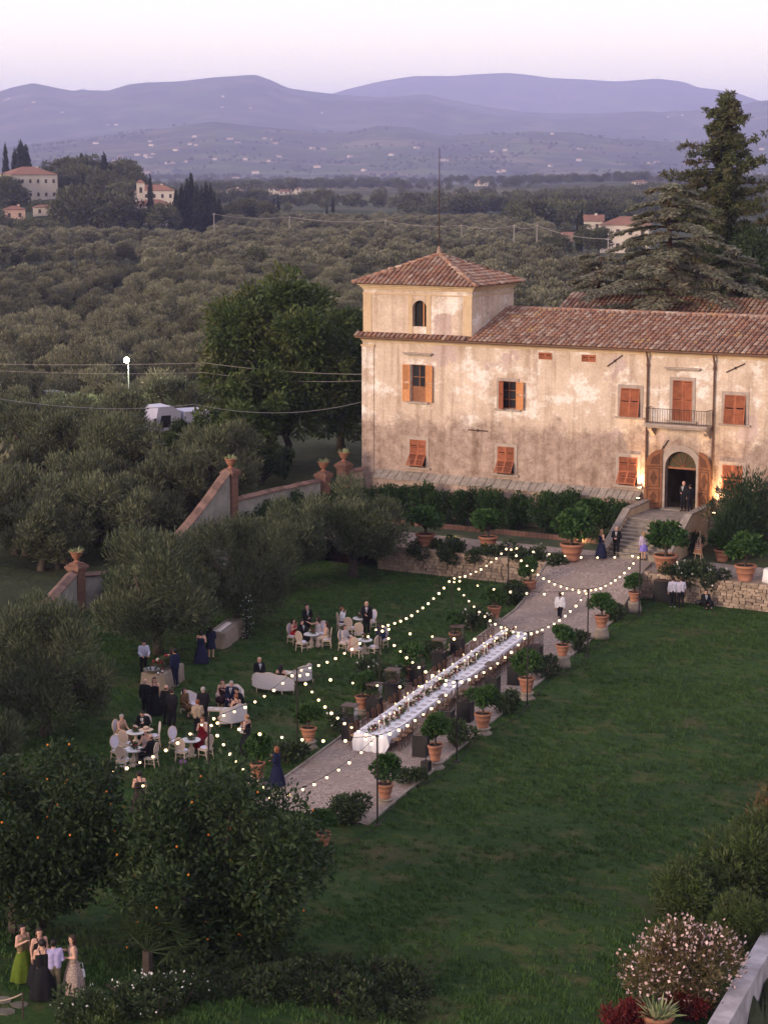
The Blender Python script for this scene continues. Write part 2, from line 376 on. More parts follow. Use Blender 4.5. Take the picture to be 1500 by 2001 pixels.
# terrace in front of the villa: gravel walk with grass strips
def terrace_z(x, y): return 1.42 + (np.asarray(y) + 9.4) * .036 + 0 * np.asarray(x)
def terrace_mat():
    m, nt, b = nodes('terrace_ground'); b.inputs['Roughness'].default_value = .95
    vo = nt.nodes.new('ShaderNodeTexVoronoi'); vo.inputs['Scale'].default_value = 11
    t = nt.nodes.new('ShaderNodeTexCoord'); nt.links.new(t.outputs['Object'], vo.inputs['Vector'])
    bw = nt.nodes.new('ShaderNodeRGBToBW'); nt.links.new(vo.outputs['Color'], bw.inputs[0])
    gr = mixc(nt, bw.outputs[0], (.15, .115, .095), (.40, .33, .28))
    sp = nt.nodes.new('ShaderNodeSeparateXYZ'); nt.links.new(t.outputs['Object'], sp.inputs[0])
    ad = nt.nodes.new('ShaderNodeMath'); ad.operation = 'MULTIPLY_ADD'; nt.links.new(noise(nt, .8, 4), ad.inputs[0]); ad.inputs[1].default_value = .7
    nt.links.new(sp.outputs['Y'], ad.inputs[2])
    g = nt.nodes.new('ShaderNodeMath'); g.operation = 'GREATER_THAN'; g.inputs[1].default_value = -5.1; nt.links.new(ad.outputs[0], g.inputs[0])
    grass = mixc(nt, ramp(nt, noise(nt, 1.3, 5), .35, .65), (.020, .042, .012), (.06, .066, .026))
    nt.links.new(mixc(nt, g.outputs[0], gr, grass), b.inputs['Base Color']); addbump(nt, b, noise(nt, 20, 4), .6, .03)
    return m
M_tg = terrace_mat()
tag(sheet('terrace_left', -23.6, pxl(-9) + .15, -9.35, .6, 30, 12, terrace_z, M_tg), kind='structure')
tag(sheet('terrace_right', pxr(-9) - .15, 25, -9.35, .6, 30, 12, terrace_z, M_tg), kind='structure')
tag(sheet('terrace_middle', pxl(-9) - .1, pxr(-9) + .1, -7.6, .6, 8, 12, lambda x, y: terrace_z(x, y) + .012, M_tg), kind='structure')
# haze: the air between the garden and the mountains
hz = MB(); hz.box((CAM[0] + 17400 * math.sin(-YAW) * .5, CAM[1] + 17400 * math.cos(YAW) * .5, 370), (40000, 40000, 790), rz=YAW)
M_haze = bpy.data.materials.new('evening_haze'); M_haze.use_nodes = True; hn = M_haze.node_tree
hn.nodes.clear(); ho = hn.nodes.new('ShaderNodeOutputMaterial'); pv = hn.nodes.new('ShaderNodeVolumePrincipled')
pv.inputs['Color'].default_value = (.57, .60, 1.0, 1); pv.inputs['Density'].default_value = 1.1e-4; pv.inputs['Anisotropy'].default_value = 0.0
pv.inputs['Density Attribute'].default_value = ''; M_haze.cycles.homogeneous_volume = True
hn.links.new(pv.outputs[0], ho.inputs['Volume'])
tag(hz.build('haze', M_haze), 'pale violet evening haze lying over the valley', 'haze', kind='stuff')
# ------------------------------------------------------------------ villa
def plaster_mat(name, seed=0.0, lower=True, warm=1.0):
    m, nt, b = nodes(name); b.inputs['Roughness'].default_value = .95; b.inputs['Specular IOR Level'].default_value = .1
    t = nt.nodes.new('ShaderNodeTexCoord'); mp = nt.nodes.new('ShaderNodeMapping'); mp.inputs['Location'].default_value = (seed, seed * .7, seed * .3)
    nt.links.new(t.outputs['Object'], mp.inputs[0]); v = mp.outputs[0]
    col = mixc(nt, ramp(nt, noise(nt, .30, 8, .72, v), .38, .60), (.70, .57, .45), (.53, .41, .31))
    col = mixc(nt, ramp(nt, noise(nt, .42, 9, .72, mapping(nt, (1, 1, 1.25), rot=(.2, .1, .4))), .51, .585), col, (.80, .73, .65))
    col = mixc(nt, ramp(nt, noise(nt, .33, 6, .55, mapping(nt, (1.2, 1, 1), rot=(1.1, .4, .9))), .60, .615), col, (.54, .42, .37))
    sp = nt.nodes.new('ShaderNodeSeparateXYZ'); nt.links.new(t.outputs['Object'], sp.inputs[0])
    if lower:                                       # worn lower storey: bare render and stone showing through
        a = nt.nodes.new('ShaderNodeMath'); a.operation = 'MULTIPLY_ADD'; nt.links.new(noise(nt, .5, 7, .7, v), a.inputs[0]); a.inputs[1].default_value = -6.0; nt.links.new(sp.outputs['Z'], a.inputs[2])
        lo = ramp(nt, a.outputs[0], 4.4, 5.2, (1, 1, 1), (0, 0, 0))
        mr = nt.nodes.new('ShaderNodeMapRange'); nt.links.new(a.outputs[0], mr.inputs[0]); mr.inputs[1].default_value = 5.3; mr.inputs[2].default_value = 4.5; mr.inputs[3].default_value = 0; mr.inputs[4].default_value = 1
        worn = mixc(nt, ramp(nt, noise(nt, 1.6, 9, .78, v), .38, .62), (.25, .175, .135), (.47, .36, .29))
        col = mixc(nt, mr.outputs[0], col, worn)
    st = ramp(nt, noise(nt, 1.0, 5, .6, mapping(nt, (1.6, 1.6, .12))), .50, .74, (1, 1, 1), (.60, .54, .49))
    col = mixc(nt, 1.0, col, st, 'MULTIPLY')
    col = mixc(nt, 1.0, col, ramp(nt, noise(nt, 7, 8, .75, v), .3, .7, (.76,) * 3, (1.16,) * 3), 'MULTIPLY')
    nt.links.new(col, b.inputs['Base Color']); addbump(nt, b, noise(nt, 6, 8, .75), .5, .05)
    return m
M_pl = plaster_mat('old_plaster'); M_plt = plaster_mat('tower_plaster', 11.3, False)
M_corn = mat('cornice_plaster', (.62, .47, .30), (.48, .34, .21), 1.2, .9, bump=.3)
M_trim = mat('grey_stone_trim', (.42, .34, .28), (.30, .24, .20), 2.5, .9, bump=.3)
M_tile = mat('terracotta_tile', (.32, .125, .065), (.20, .095, .062), 6, .9, bump=.5, rnd=.35, isl=True)
def tile_mat(name, k):
    m, nt, b = nodes(name); b.inputs['Roughness'].default_value = .92; b.inputs['Specular IOR Level'].default_value = .12
    g = nt.nodes.new('ShaderNodeNewGeometry'); oi = nt.nodes.new('ShaderNodeObjectInfo')
    s = nt.nodes.new('ShaderNodeMath'); s.operation = 'ADD'; nt.links.new(g.outputs['Random Per Island'], s.inputs[0]); nt.links.new(oi.outputs['Random'], s.inputs[1])
    f = nt.nodes.new('ShaderNodeMath'); f.operation = 'FRACT'; nt.links.new(s.outputs[0], f.inputs[0])
    r = nt.nodes.new('ShaderNodeValToRGB'); nt.links.new(f.outputs[0], r.inputs[0]); el = r.color_ramp.elements
    el[0].color = (.19 * k, .11 * k, .082 * k, 1); el[1].color = (.46 * k, .34 * k, .26 * k, 1)
    for p, c in ((.25, (.28, .145, .098)), (.5, (.35, .19, .125)), (.75, (.27, .17, .125))): q = el.new(p); q.color = (c[0] * k, c[1] * k, c[2] * k, 1)
    geo = nt.nodes.new('ShaderNodeNewGeometry')
    li = ramp(nt, noise(nt, 1.6, 7, .75, geo.outputs['Position']), .52, .68)
    col = mixc(nt, li, r.outputs[0], (.40 * k, .33 * k, .26 * k))
    col = mixc(nt, ramp(nt, noise(nt, .7, 5, .7, geo.outputs['Position']), .60, .68), col, (.46 * k, .28 * k, .11 * k))
    nt.links.new(col, b.inputs['Base Color']); addbump(nt, b, noise(nt, 18, 4), .4, .02)
    return m
M_tile = tile_mat('old_roof_tile', 1.0)
M_pan = mat('roof_underlay', (.15, .075, .05), (.09, .05, .035), 3, .95)
M_sh = mat('red_brown_shutter', (.38, .125, .058), (.24, .075, .036), 3, .7, rnd=.22)
M_sho = mat('faded_orange_shutter', (.60, .28, .115), (.50, .21, .08), 5, .6, rnd=.1)
M_door = mat('carved_oak', (.30, .125, .055), (.19, .075, .034), 3, .6, bump=.2)
M_door2 = mat('dark_carved_oak', (.15, .06, .028), (.10, .04, .02), 3, .6)
M_dark = mat('dark_interior', (.02, .016, .014), (.012, .01, .009), 3, .8)
M_int = mat('hall_plaster', (.20, .15, .08), (.12, .08, .04), 1, .9)
M_iron = mat('rusty_iron', (.075, .045, .035), (.045, .03, .025), 8, .7, metal=.3)
M_pipe = mat('painted_copper_pipe', (.18, .095, .06), (.12, .065, .045), 4, .6, metal=.2)
def glassmat(name, col, rough=.08):
    m, nt, b = nodes(name); b.inputs['Base Color'].default_value = c4(col); b.inputs['Roughness'].default_value = rough; b.inputs['Specular IOR Level'].default_value = .5
    v = ramp(nt, noise(nt, 1.5, 3), .3, .7, col, tuple(x * .7 for x in col)); nt.links.new(v, b.inputs['Base Color']); return m
M_pane = glassmat('dark_window_glass', (.03, .028, .032))
X0, X1, ZB, ZE = -22.4, 14.0, 1.2, 13.0
villa = thing('villa', 'old cream plastered villa with square tower, red shutters and arched front door', 'villa', (0, 0, 1.9))
VL = Vector((0, 0, -1.9))
WIN = dict(w1=(-18.80, -17.72, 9.12, 11.52), w2=(-12.40, -11.23, 9.02, 10.78), w3=(-4.12, -2.87, 9.02, 10.78), w4=(-.75, .50, 8.98, 11.42), w5=(2.57, 3.87, 8.98, 10.72),
           g1=(-18.86, -17.67, 4.83, 6.63), g2=(-12.50, -11.32, 4.83, 6.60), g3=(-4.16, -2.93, 4.76, 6.52), g5=(2.53, 3.80, 4.76, 6.50), a1=(-9.72, -8.80, 12.28, 12.70), a2=(-6.79, -5.85, 12.26, 12.70),
           w6=(8.4, 9.65, 9.0, 10.75), g6=(8.4, 9.65, 4.76, 6.5))
DX, DR, DZ = -.115, 1.0, 6.10
def holed(mb, x0, x1, z0, z1, holes, y=0.0, depth=.38, arch=None):
    xs = sorted({x0, x1, *[h[0] for h in holes], *[h[1] for h in holes]}); zs = sorted({z0, z1, *[h[2] for h in holes], *[h[3] for h in holes]})
    for i in range(len(xs) - 1):
        for j in range(len(zs) - 1):
            cx, cz = (xs[i] + xs[i + 1]) / 2, (zs[j] + zs[j + 1]) / 2
            if any(h[0] < cx < h[1] and h[2] < cz < h[3] for h in holes): continue
            mb.add([(xs[i], y, zs[j]), (xs[i + 1], y, zs[j]), (xs[i + 1], y, zs[j + 1]), (xs[i], y, zs[j + 1])], [(0, 1, 2, 3)])
    for h in holes:
        a, b_, c, d = h[:4]; r = [(a, c), (b_, c), (b_, d), (a, d)]
        if len(h) > 4:
            xc, zs_ = (a + b_) / 2, h[4]; rad = (b_ - a) / 2
            arc = [(xc + rad * math.cos(t), zs_ + (d - zs_) * math.sin(t)) for t in np.linspace(0, math.pi, 13)]
            for s, cor in ((arc[:7], (b_, d)), (arc[6:], (a, d))):
                for k in range(6): mb.add([(s[k][0], y, s[k][1]), (s[k + 1][0], y, s[k + 1][1]), (cor[0], y, cor[1])], [(0, 2, 1)])
            r = [(a, c), (b_, c)] + arc
        n = len(r)
        for k in range(n):
            p, q = r[k], r[(k + 1) % n]
            mb.add([(p[0], y, p[1]), (q[0], y, q[1]), (q[0], y + depth, q[1]), (p[0], y + depth, p[1])], [(0, 3, 2, 1)])
def vpart(mb, name, m, parent=villa, smooth=False):
    o = mb.build(name, m, parent, smooth); 
    if parent is villa: o.location = VL
    return o
mb = MB(); holed(mb, X0, X1, ZB, ZE + .2, [WIN[k] for k in WIN] + [(DX - DR, DX + DR, 3.5, DZ + DR, DZ)])
mb.add([(X0, 0, ZB), (X0, 10, ZB), (X0, 10, ZE + .2), (X0, 0, ZE + .2)], [(0, 3, 2, 1)]); mb.add([(X1, 0, ZB), (X1, 10, ZB), (X1, 10, ZE + .2), (X1, 0, ZE + .2)], [(0, 1, 2, 3)])
mb.add([(X0, 10, ZB), (X1, 10, ZB), (X1, 10, ZE + .2), (X0, 10, ZE + .2)], [(0, 3, 2, 1)])
wall = vpart(mb, 'wall', M_pl)
mb = MB(); mb.bb((X0 - .05, -.06, ZB), (X0 + .85, .3, 12.55)); vpart(mb, 'corner_pilaster', M_pl)
mb = MB()
for k, (o_, z0, z1) in enumerate(((.05, 12.86, 12.98), (.12, 12.98, 13.10), (.24, 13.10, 13.22))): mb.bb((X0 - o_, -o_, z0), (X1, .2, z1 - .002))
mb.bb((X0 - .10, -.10, 12.56), (X0 + .92, .2, 12.68)); vpart(mb, 'cornice', M_corn)
mb = MB(); mb.tube([(x, -.46, 13.17 - .0 * x) for x in np.linspace(X0 - .3, X1, 12)], .075, 6); vpart(mb, 'gutter', M_pipe)
for x in (-2.36, 1.90):
    mb = MB(); mb.tube([(x, -.42, 13.15), (x, -.16, 12.6), (x, -.12, 12.3), (x, -.12, 4.2)], .065, 6)
    mb.lathe([(.09, 0), (.11, .1), (.09, .22)], 8, (x, -.12, 12.15))
    for z in (5.6, 7.5, 9.4, 11.2): mb.lathe([(.085, 0), (.085, .06)], 8, (x, -.12, z))
    vpart(mb, 'downpipe', M_pipe)
for (a, b_) in (((-5.05, -.05, 12.05), (-4.05, -.05, 12.78)), ((2.6, -.05, 12.05), (3.75, -.05, 12.62)), ((-1.55, -.05, 6.85), (-.95, -.05, 7.75)), ((-14.6, -.05, 7.52), (-13.2, -.05, 7.52))):
    mb = MB(); mb.tube([a, b_], .035, 5); c = [(a[i] + b_[i]) / 2 for i in range(3)]; mb.box(c, (.1, .08, .14)); vpart(mb, 'wall_anchor', M_iron)
# windows: stone surround, pane with muntins, shutter leaves
def leaf(mb, w, h, slats=True, panel=0.0):          # one shutter leaf hanging from its left edge at the origin, x to the right
    st = .07
    mb.box((st / 2, 0, h / 2), (st, .05, h)); mb.box((w - st / 2, 0, h / 2), (st, .05, h)); mb.box((w / 2, 0, st / 2), (w - 2 * st, .045, st)); mb.box((w / 2, 0, h - st / 2), (w - 2 * st, .045, st)); mb.box((w / 2, 0, h * .5), (w - 2 * st, .045, st))
    z = st + .03
    if panel: mb.box((w / 2, .0, panel / 2 + st / 2), (w - 2 * st, .03, panel - st)); z = panel + .03
    while z < h - st - .02:
        if abs(z - h * .5) > .06:
            mb.add([(st, -.02, z), (w - st, -.02, z), (w - st, .02, z + .055), (st, .02, z + .055), (st, -.02, z - .014), (w - st, -.02, z - .014)], [(0, 1, 2, 3), (4, 5, 1, 0)])
        z += .075
    return mb
def xf(mb, M4):
    mb.v = [tuple(M4 @ Vector(p)) for p in mb.v]; return mb
def window(name, key, state, surround=True, cap=False, lab=None):
    a, b_, c, d = WIN[key]; w = b_ - a; h = d - c
    wo_ = bpy.data.objects.new('window', MB().add([(a, .24, c), (b_, .24, c), (b_, .24, d), (a, .24, d)], [(0, 1, 2, 3)]).mesh('window', M_pane)); link(wo_, villa); wo_.location = VL
    f = MB()
    for x in (a + .04, (a + b_) / 2, b_ - .04): f.box((x, .21, (c + d) / 2), (.05, .05, h))
    for k in range(4): f.box(((a + b_) / 2, .212, c + .04 + (h - .08) * k / 3), (w, .045, .05))
    f.build('window_frame', M_door, wo_)
    if surround:
        s = MB(); t = .2
        s.bb((a - t, -.045, c - .0), (a, .1, d)); s.bb((b_, -.045, c), (b_ + t, .1, d)); s.bb((a - t, -.047, d), (b_ + t, .1, d + t)); s.build('stone_surround', M_trim, wo_)
        s = MB(); s.bb((a - .34, -.16, c - .11), (b_ + .34, .1, c - .002)); s.build('sill', M_trim, wo_)
    if cap:
        s = MB(); s.bb((a - .42, -.16, d + .62), (b_ + .42, .02, d + .70)); s.bb((a - .52, -.24, d + .70), (b_ + .52, .02, d + .78)); s.build('drip_cap', M_trim, wo_)
    lw = w / 2
    def hang(M4, m, panel=0.0, hh=h): xf(leaf(MB(), lw, hh, panel=panel), M4).build('shutter', m, wo_)
    T = Matrix.Translation; Rz = lambda t: Matrix.Rotation(R(t), 4, 'Z'); Rx = lambda t: Matrix.Rotation(R(t), 4, 'X')
    if state == 'closed':
        hang(T((a, -.03, c)), M_sh); hang(T((a + lw, -.03, c)), M_sh)
    elif state == 'ajar':
        hang(T((a, -.03, d)) @ Rx(-7) @ T((0, 0, -h)), M_sh); hang(T((a + lw, -.03, d)) @ Rx(-7) @ T((0, 0, -h)), M_sh)
    elif state == 'awning':                          # lower half pushed out at the bottom
        hh = h * .5
        for i in (0, 1):
            hang(T((a + i * lw, -.03, c + hh)), M_sh, hh=hh)
            hang(T((a + i * lw, -.03, c + hh)) @ Rx(-34) @ T((0, 0, -hh)), M_sh, hh=hh)
    elif state == 'open':                            # folded back against the wall
        hang(T((a - .03, -.07, c)) @ Rz(188) , M_sho, panel=.75); hang(T((b_ + .03, -.07, c)) @ Rz(-8), M_sho, panel=.75)
    elif state == 'half':
        hang(T((a - .02, -.06, c)) @ Rz(-38), M_sh); hang(T((b_ + .02, -.07, c)) @ Rz(-14), M_sho)
    elif state == 'small':
        hang(T((a, -.0, c)), M_sh); hang(T((a + lw, -.0, c)), M_sh)
    return wo_
w1 = window('w1', 'w1', 'open', False, True)
s = MB(); s.bb((-18.8, .16, 9.12), (-17.72, .2, 10.1)); s.build('lower_panel', M_door, w1); s = MB(); s.bb((-19.0, -.16, 9.0), (-17.5, .1, 9.118)); s.build('sill', M_trim, w1)
for k, st in (('w2', 'half'), ('w3', 'ajar'), ('w4', 'closed'), ('w5', 'ajar'), ('g1', 'awning'), ('g2', 'awning'), ('g3', 'awning'), ('g5', 'closed'), ('w6', 'closed'), ('g6', 'closed')): window(k, k, st, True, k == 'w4')
for k in ('a1', 'a2'): window(k, k, 'small', False)
# balcony
bal = MB().bb((-2.2, -.95, 8.68), (1.82, .02, 8.82)); bal.bb((-2.1, -.85, 8.56), (1.72, .02, 8.679)); bal = vpart(bal, 'balcony', M_trim)
for x in (-1.95, 1.57):
    s = MB(); s.prism([(0, 0), (0, 0)], 0, 0) if False else s.add([(x - .12, 0, 7.95), (x + .12, 0, 7.95), (x + .12, 0, 8.555), (x - .12, 0, 8.555), (x - .12, -.7, 8.45), (x + .12, -.7, 8.45), (x + .12, -.7, 8.555), (x - .12, -.7, 8.555)], [(0, 1, 5, 4), (4, 5, 6, 7), (1, 2, 6, 5), (0, 4, 7, 3)]); s.build('bracket', M_trim, bal)
s = MB()
for x in np.arange(-2.12, 1.80, .155): s.tube([(x, -.9, 8.82), (x, -.9, 9.72)], .014, 4, False)
for y in np.arange(-.75, 0, .16):
    for x in (-2.12, 1.74): s.tube([(x, y, 8.82), (x, y, 9.72)], .014, 4, False)
s.box((-.19, -.9, 9.735), (3.92, .04, .03)); s.box((-.19, -.9, 8.9), (3.92, .03, .025))
for x in (-2.12, 1.74): s.box((x, -.45, 9.735), (.04, .86, .03))
s.build('railing', M_iron, bal)
# front door: arched surround, fanlight, two carved leaves standing open, hall behind
door = vpart(MB().add([], []), 'door_arch', M_trim); mb = MB()
ts = np.linspace(0, math.pi, 15); ro, ri = DR + .36, DR
for sx_ in (-1, 1): mb.bb((DX + sx_ * DR, -.07, 3.5), (DX + sx_ * ro, .12, DZ))
for k in range(14):
    p = [(DX + r_ * math.cos(t), DZ + r_ * math.sin(t)) for r_, t in ((ri, ts[k]), (ro, ts[k]), (ro, ts[k + 1]), (ri, ts[k + 1]))]; mb.prism(p, -.07, .12)
door.data = mb.mesh('door_arch', M_trim)
fan = MB(); fan.add([(DX, .3, DZ)] + [(DX + DR * math.cos(t), .3, DZ + DR * math.sin(t)) for t in ts], [(0, k + 1, k + 2) for k in range(14)]); fan = fan.build('fanlight', glassmat('fanlight_glass', (.09, .07, .035), .15), door)
mb = MB(); mb.bb((DX - DR, .2, DZ - .12), (DX + DR, .32, DZ))
for t in np.linspace(0, math.pi, 6)[1:-1]: mb.tube([(DX, .27, DZ), (DX + DR * math.cos(t), .27, DZ + DR * math.sin(t))], .022, 4)
mb.build('fanlight_bars', M_door, door)
hall = MB(); hall.add([(DX - 1.6, .36, 3.5), (DX + 1.6, .36, 3.5), (DX + 1.6, 5, 3.5), (DX - 1.6, 5, 3.5), (DX - 1.6, .36, 7.2), (DX + 1.6, .36, 7.2), (DX + 1.6, 5, 7.2), (DX - 1.6, 5, 7.2)], [(0, 1, 2, 3), (3, 2, 6, 7), (0, 3, 7, 4), (1, 5, 6, 2), (4, 7, 6, 5)]); vpart(hall, 'hall', M_int)
for s_ in (-1, 1):
    w = 1.02; pts = [(0, 0), (w, 0)] + [(w * math.cos(t) if False else w * (1 - math.sin(t)), 2.62 + 1.02 * math.sin(t) if False else 2.62 + 1.0 * math.sin(t)) for t in np.linspace(0, math.pi / 2, 8)]
    pts = [(0, 0), (w, 0)] + [(w * math.cos(t), 2.60 + 1.0 * math.sin(t)) for t in np.linspace(0, math.pi / 2, 8)]
    m1 = MB().prism(pts, -.035, .035)
    dl = MB(); dl.v = []
    def panels():
        q = MB(); fr = .03
        for (x0, x1, z0, z1) in ((.14, .88, .25, 1.15), (.14, .88, 1.3, 2.45)):
            for yy in (-1, 1):
                q.bb((x0, yy * .036, z0), (x1, yy * .062, z0 + .05)); q.bb((x0, yy * .036, z1 - .05), (x1, yy * .062, z1)); q.bb((x0, yy * .036, z0 + .05), (x0 + .05, yy * .06, z1 - .05)); q.bb((x1 - .05, yy * .036, z0 + .05), (x1, yy * .06, z1 - .05))
                q.prism([((x0 + x1) / 2, z0 + .14), (x1 - .14, (z0 + z1) / 2), ((x0 + x1) / 2, z1 - .14), (x0 + .14, (z0 + z1) / 2)], yy * .036, yy * .066)
        for yy in (-1, 1):
            q.bb((.06, yy * .036, 2.54), (.95, yy * .062, 2.60)); q.prism([(.14, 2.7), (.72, 2.7), (.6, 3.1), (.14, 3.4)], yy * .036, yy * .058)
        return q
    def place(q):                                   # hinge at the jamb, swung out about 150 degrees
        M4 = Matrix.Translation((DX + s_ * (DR + .18), -.12, 3.56)) @ Matrix.Rotation(R(-24) * s_, 4, 'Z') @ Matrix.Diagonal((s_, 1, 1, 1)); return xf(q, M4)
    dleaf = place(m1).build('door_leaf', M_door, door); place(panels()).build('carved_panel', M_door2, dleaf)
    k = MB(); k.ball((.93, -.09, 1.25), .045); place(k).build('handle', M_iron, dleaf)
# stone ledge at the wall foot
led = vpart(MB().bb((X0 + 1.1, -.62, 1.4), (-2.5, .0, 4.02)), 'plinth', M_pl)
vpart(MB().bb((2.12, -.9, 1.4), (X1, .0, 3.44)), 'plinth', M_pl)
x = X0 + 1.1
while x < -3.0:
    w = random.uniform(.42, .62); x2 = min(x + w, -2.6); g = .02; zz = random.uniform(-.02, .02)
    MB().add([(x + g, -.70, 3.98 + zz), (x2 - g, -.70, 3.98 + zz), (x2 - g, .0, 4.42 + zz), (x + g, 0, 4.42 + zz), (x + g, -.70, 4.06 + zz), (x2 - g, -.70, 4.06 + zz), (x2 - g, 0, 4.50 + zz), (x + g, 0, 4.50 + zz)], [(0, 1, 5, 4), (4, 5, 6, 7), (1, 2, 6, 5), (3, 0, 4, 7)]).build('ledge_slab', M_stone, led)
    x = x2
# ---- tiled roofs
def tile_mesh(w=.24, L=.48):
    v = []; f = []
    for j, (yy, rr, zz) in enumerate(((0, 1.0, .045), (L, .82, .0))):
        for k in range(6): t = math.pi * k / 5; v.append((w / 2 * rr * math.cos(t), yy, zz + w * .42 * rr * math.sin(t)))
    for k in range(5): f.append((k, k + 1, 7 + k, 6 + k))
    f.append((5, 4, 3, 2, 1, 0))
    mb = MB(); mb.add(v, f); return mb
TILE = tile_mesh(.27, .48).mesh('roof_tile', M_tile)
TV = np.array(tile_mesh(.27, .48).v); TF = tile_mesh(.27, .48).f
def roof_plane(o, u, n_u, s, n_s, keep=None, pitch=.34, step=.42):
    """tiles on a slope: o eave corner, u unit along the eave, s unit up the slope"""
    nrm = np.cross(u, s); M3 = np.stack([u, s, nrm], 1); out = []
    for i in range(n_u):
        for j in range(n_s):
            a, b_ = (i + .5) * pitch, j * step
            if keep and not keep(a, b_): continue
            p = np.array(o) + u * (a + random.uniform(-.015, .015)) + s * (b_ + random.uniform(-.02, .02)) + nrm * .02
            c, sn = math.cos(random.gauss(0, .03)), 0
            out.append((p, M3))
    return out
def lay(tiles, roof, n_obj):
    dist = [np.linalg.norm(p - CAM) for p, _ in tiles]; vis = np.argsort(dist)
    for k in vis[:n_obj]:
        p, M3 = tiles[k]; o = bpy.data.objects.new('roof_tile', TILE); m4 = Matrix(M3.tolist()).to_4x4(); o.matrix_local = Matrix.Translation(Vector(p)) @ m4 @ Matrix.Rotation(random.gauss(0, .03), 4, 'Z')
        link(o, roof)
    q = MB()
    for k in vis[n_obj:]:
        p, M3 = tiles[k]; q.add((TV @ M3.T) + p, TF)
    if q.v: tag(q.build('tile_courses', M_tile, roof), kind='stuff')
def unit(v): v = np.array(v, float); return v / np.linalg.norm(v)
sl = unit((0, 5.45, 1.75)); U = np.array([1.0, 0, 0])
TX0, TX1, TY1 = -22.35, -14.40, 6.0
mr = MB(); mr.add([(TX1, -.5, 13.22), (X1 + .4, -.5, 13.22), (X1 + .4, 5, 14.985), (TX1, 5, 14.985)], [(0, 1, 2, 3)]); mr.add([(X0 - .4, 10.5, 13.22), (X1 + .4, 10.5, 13.22), (X1 + .4, 5, 14.985), (X0 - .4, 5, 14.985)], [(0, 3, 2, 1)])
mr.add([(X0 - .4, -.5, 13.22), (X0 - .4, 10.5, 13.22), (X0 - .4, 5, 14.985)], [(0, 2, 1)]); mr.add([(TX1, -.5, 13.12), (X1 + .4, -.5, 13.12), (X1 + .4, .2, 13.12), (TX1, .2, 13.12)], [(0, 3, 2, 1)])
roof = vpart(mr, 'main_roof', M_pan)
t_main = roof_plane((TX1, -.56, 13.22), U, int((8.6 - TX1) / .34), sl, 14)
t_main += roof_plane((8.6, -.56, 13.22), U, int((X1 - 8.6) / .34), sl, 14)
lay(t_main, roof, 190)
rd = MB()
for x in np.arange(-14.2, X1, .45): rd.lathe([(.11, 0), (.13, .5)], 8, (0, 0, 0)) if False else rd.tube([(x, 5, 15.03), (x + .5, 5, 15.05)], [.13, .15], 7)
tag(rd.build('ridge_tiles', M_tile, roof, True), kind='stuff')
# skirt of tiles below the tower
sk = MB().add([(X0 - .45, -.5, 13.20), (TX1, -.5, 13.20), (TX1, .0, 13.52), (X0 - .05, .0, 13.52), (X0 - .45, 6, 13.20), (X0 - .05, 6, 13.52)], [(0, 1, 2, 3), (0, 3, 5, 4)]); sk = vpart(sk, 'skirt_roof', M_pan)
t_sk = roof_plane((X0 - .4, -.56, 13.2), U, int((TX1 - X0 + .4) / .34), unit((0, .5, .32)), 1); lay(t_sk, sk, 40)
# tower
mb = MB(); holed(mb, TX0, TX1, 13.2, 16.62, [(-18.69, -17.67, 13.98, 15.66, 15.15)])
for (a, b_) in (((TX1, 0), (TX1, TY1)), ((TX1, TY1), (TX0, TY1)), ((TX0, TY1), (TX0, 0))): mb.add([(a[0], a[1], 13.2), (b_[0], b_[1], 13.2), (b_[0], b_[1], 16.62), (a[0], a[1], 16.62)], [(0, 1, 2, 3)])
tower = vpart(mb, 'tower_wall', M_plt)
mb = MB()
for k, (o_, z0, z1) in enumerate(((.05, 15.98, 16.06), (.06, 16.30, 16.42), (.16, 16.42, 16.54), (.30, 16.54, 16.66))): mb.bb((TX0 - o_, -o_, z0), (TX1 + o_, TY1 + o_, z1 - .002))
mb.build('tower_cornice', M_corn, tower)
for (x0, x1) in ((TX0, TX0 + .62), (TX1 - .62, TX1), (-19.0, -18.69), (-17.67, -17.36)):
    MB().bb((x0 - .001, -.035, 13.4), (x1 + .001, .05, 15.98)).build('pilaster_strip', M_corn, tower)
mb = MB().add([(-18.69, .3, 13.98), (-17.67, .3, 13.98), (-17.67, .3, 15.66), (-18.69, .3, 15.66)], [(0, 1, 2, 3)]).build('tower_window', M_dark, tower); MB().bb((-18.02, .2, 13.98), (-17.95, .27, 15.6)).build('shutter_edge', M_sho, mb)
ap = np.array([(TX0 + TX1) / 2, TY1 / 2, 18.45]); ov = .55
cs = [np.array((TX0 - ov, -ov, 16.66)), np.array((TX1 + ov, -ov, 16.66)), np.array((TX1 + ov, TY1 + ov, 16.66)), np.array((TX0 - ov, TY1 + ov, 16.66))]
mb = MB().add(cs + [ap], [(0, 1, 4), (1, 2, 4), (2, 3, 4), (3, 0, 4), (3, 2, 1, 0)]); trf = vpart(mb, 'tower_roof', M_pan)
tt = []
for i in range(4):
    a, b_ = cs[i], cs[(i + 1) % 4]; u = unit(b_ - a); L = np.linalg.norm(b_ - a); mid = (a + b_) / 2; s_ = unit(ap - mid); SL = np.linalg.norm(ap - mid)
    tl = roof_plane(a - s_ * .06, u, int(L / .34), s_, int(SL / .42) + 1, keep=lambda x, y: abs(x - L / 2) < (L / 2) * (1 - y / SL) + .05)
    tt += tl
tt.sort(key=lambda t: np.linalg.norm(t[0] - CAM)); lay(tt, trf, 260)
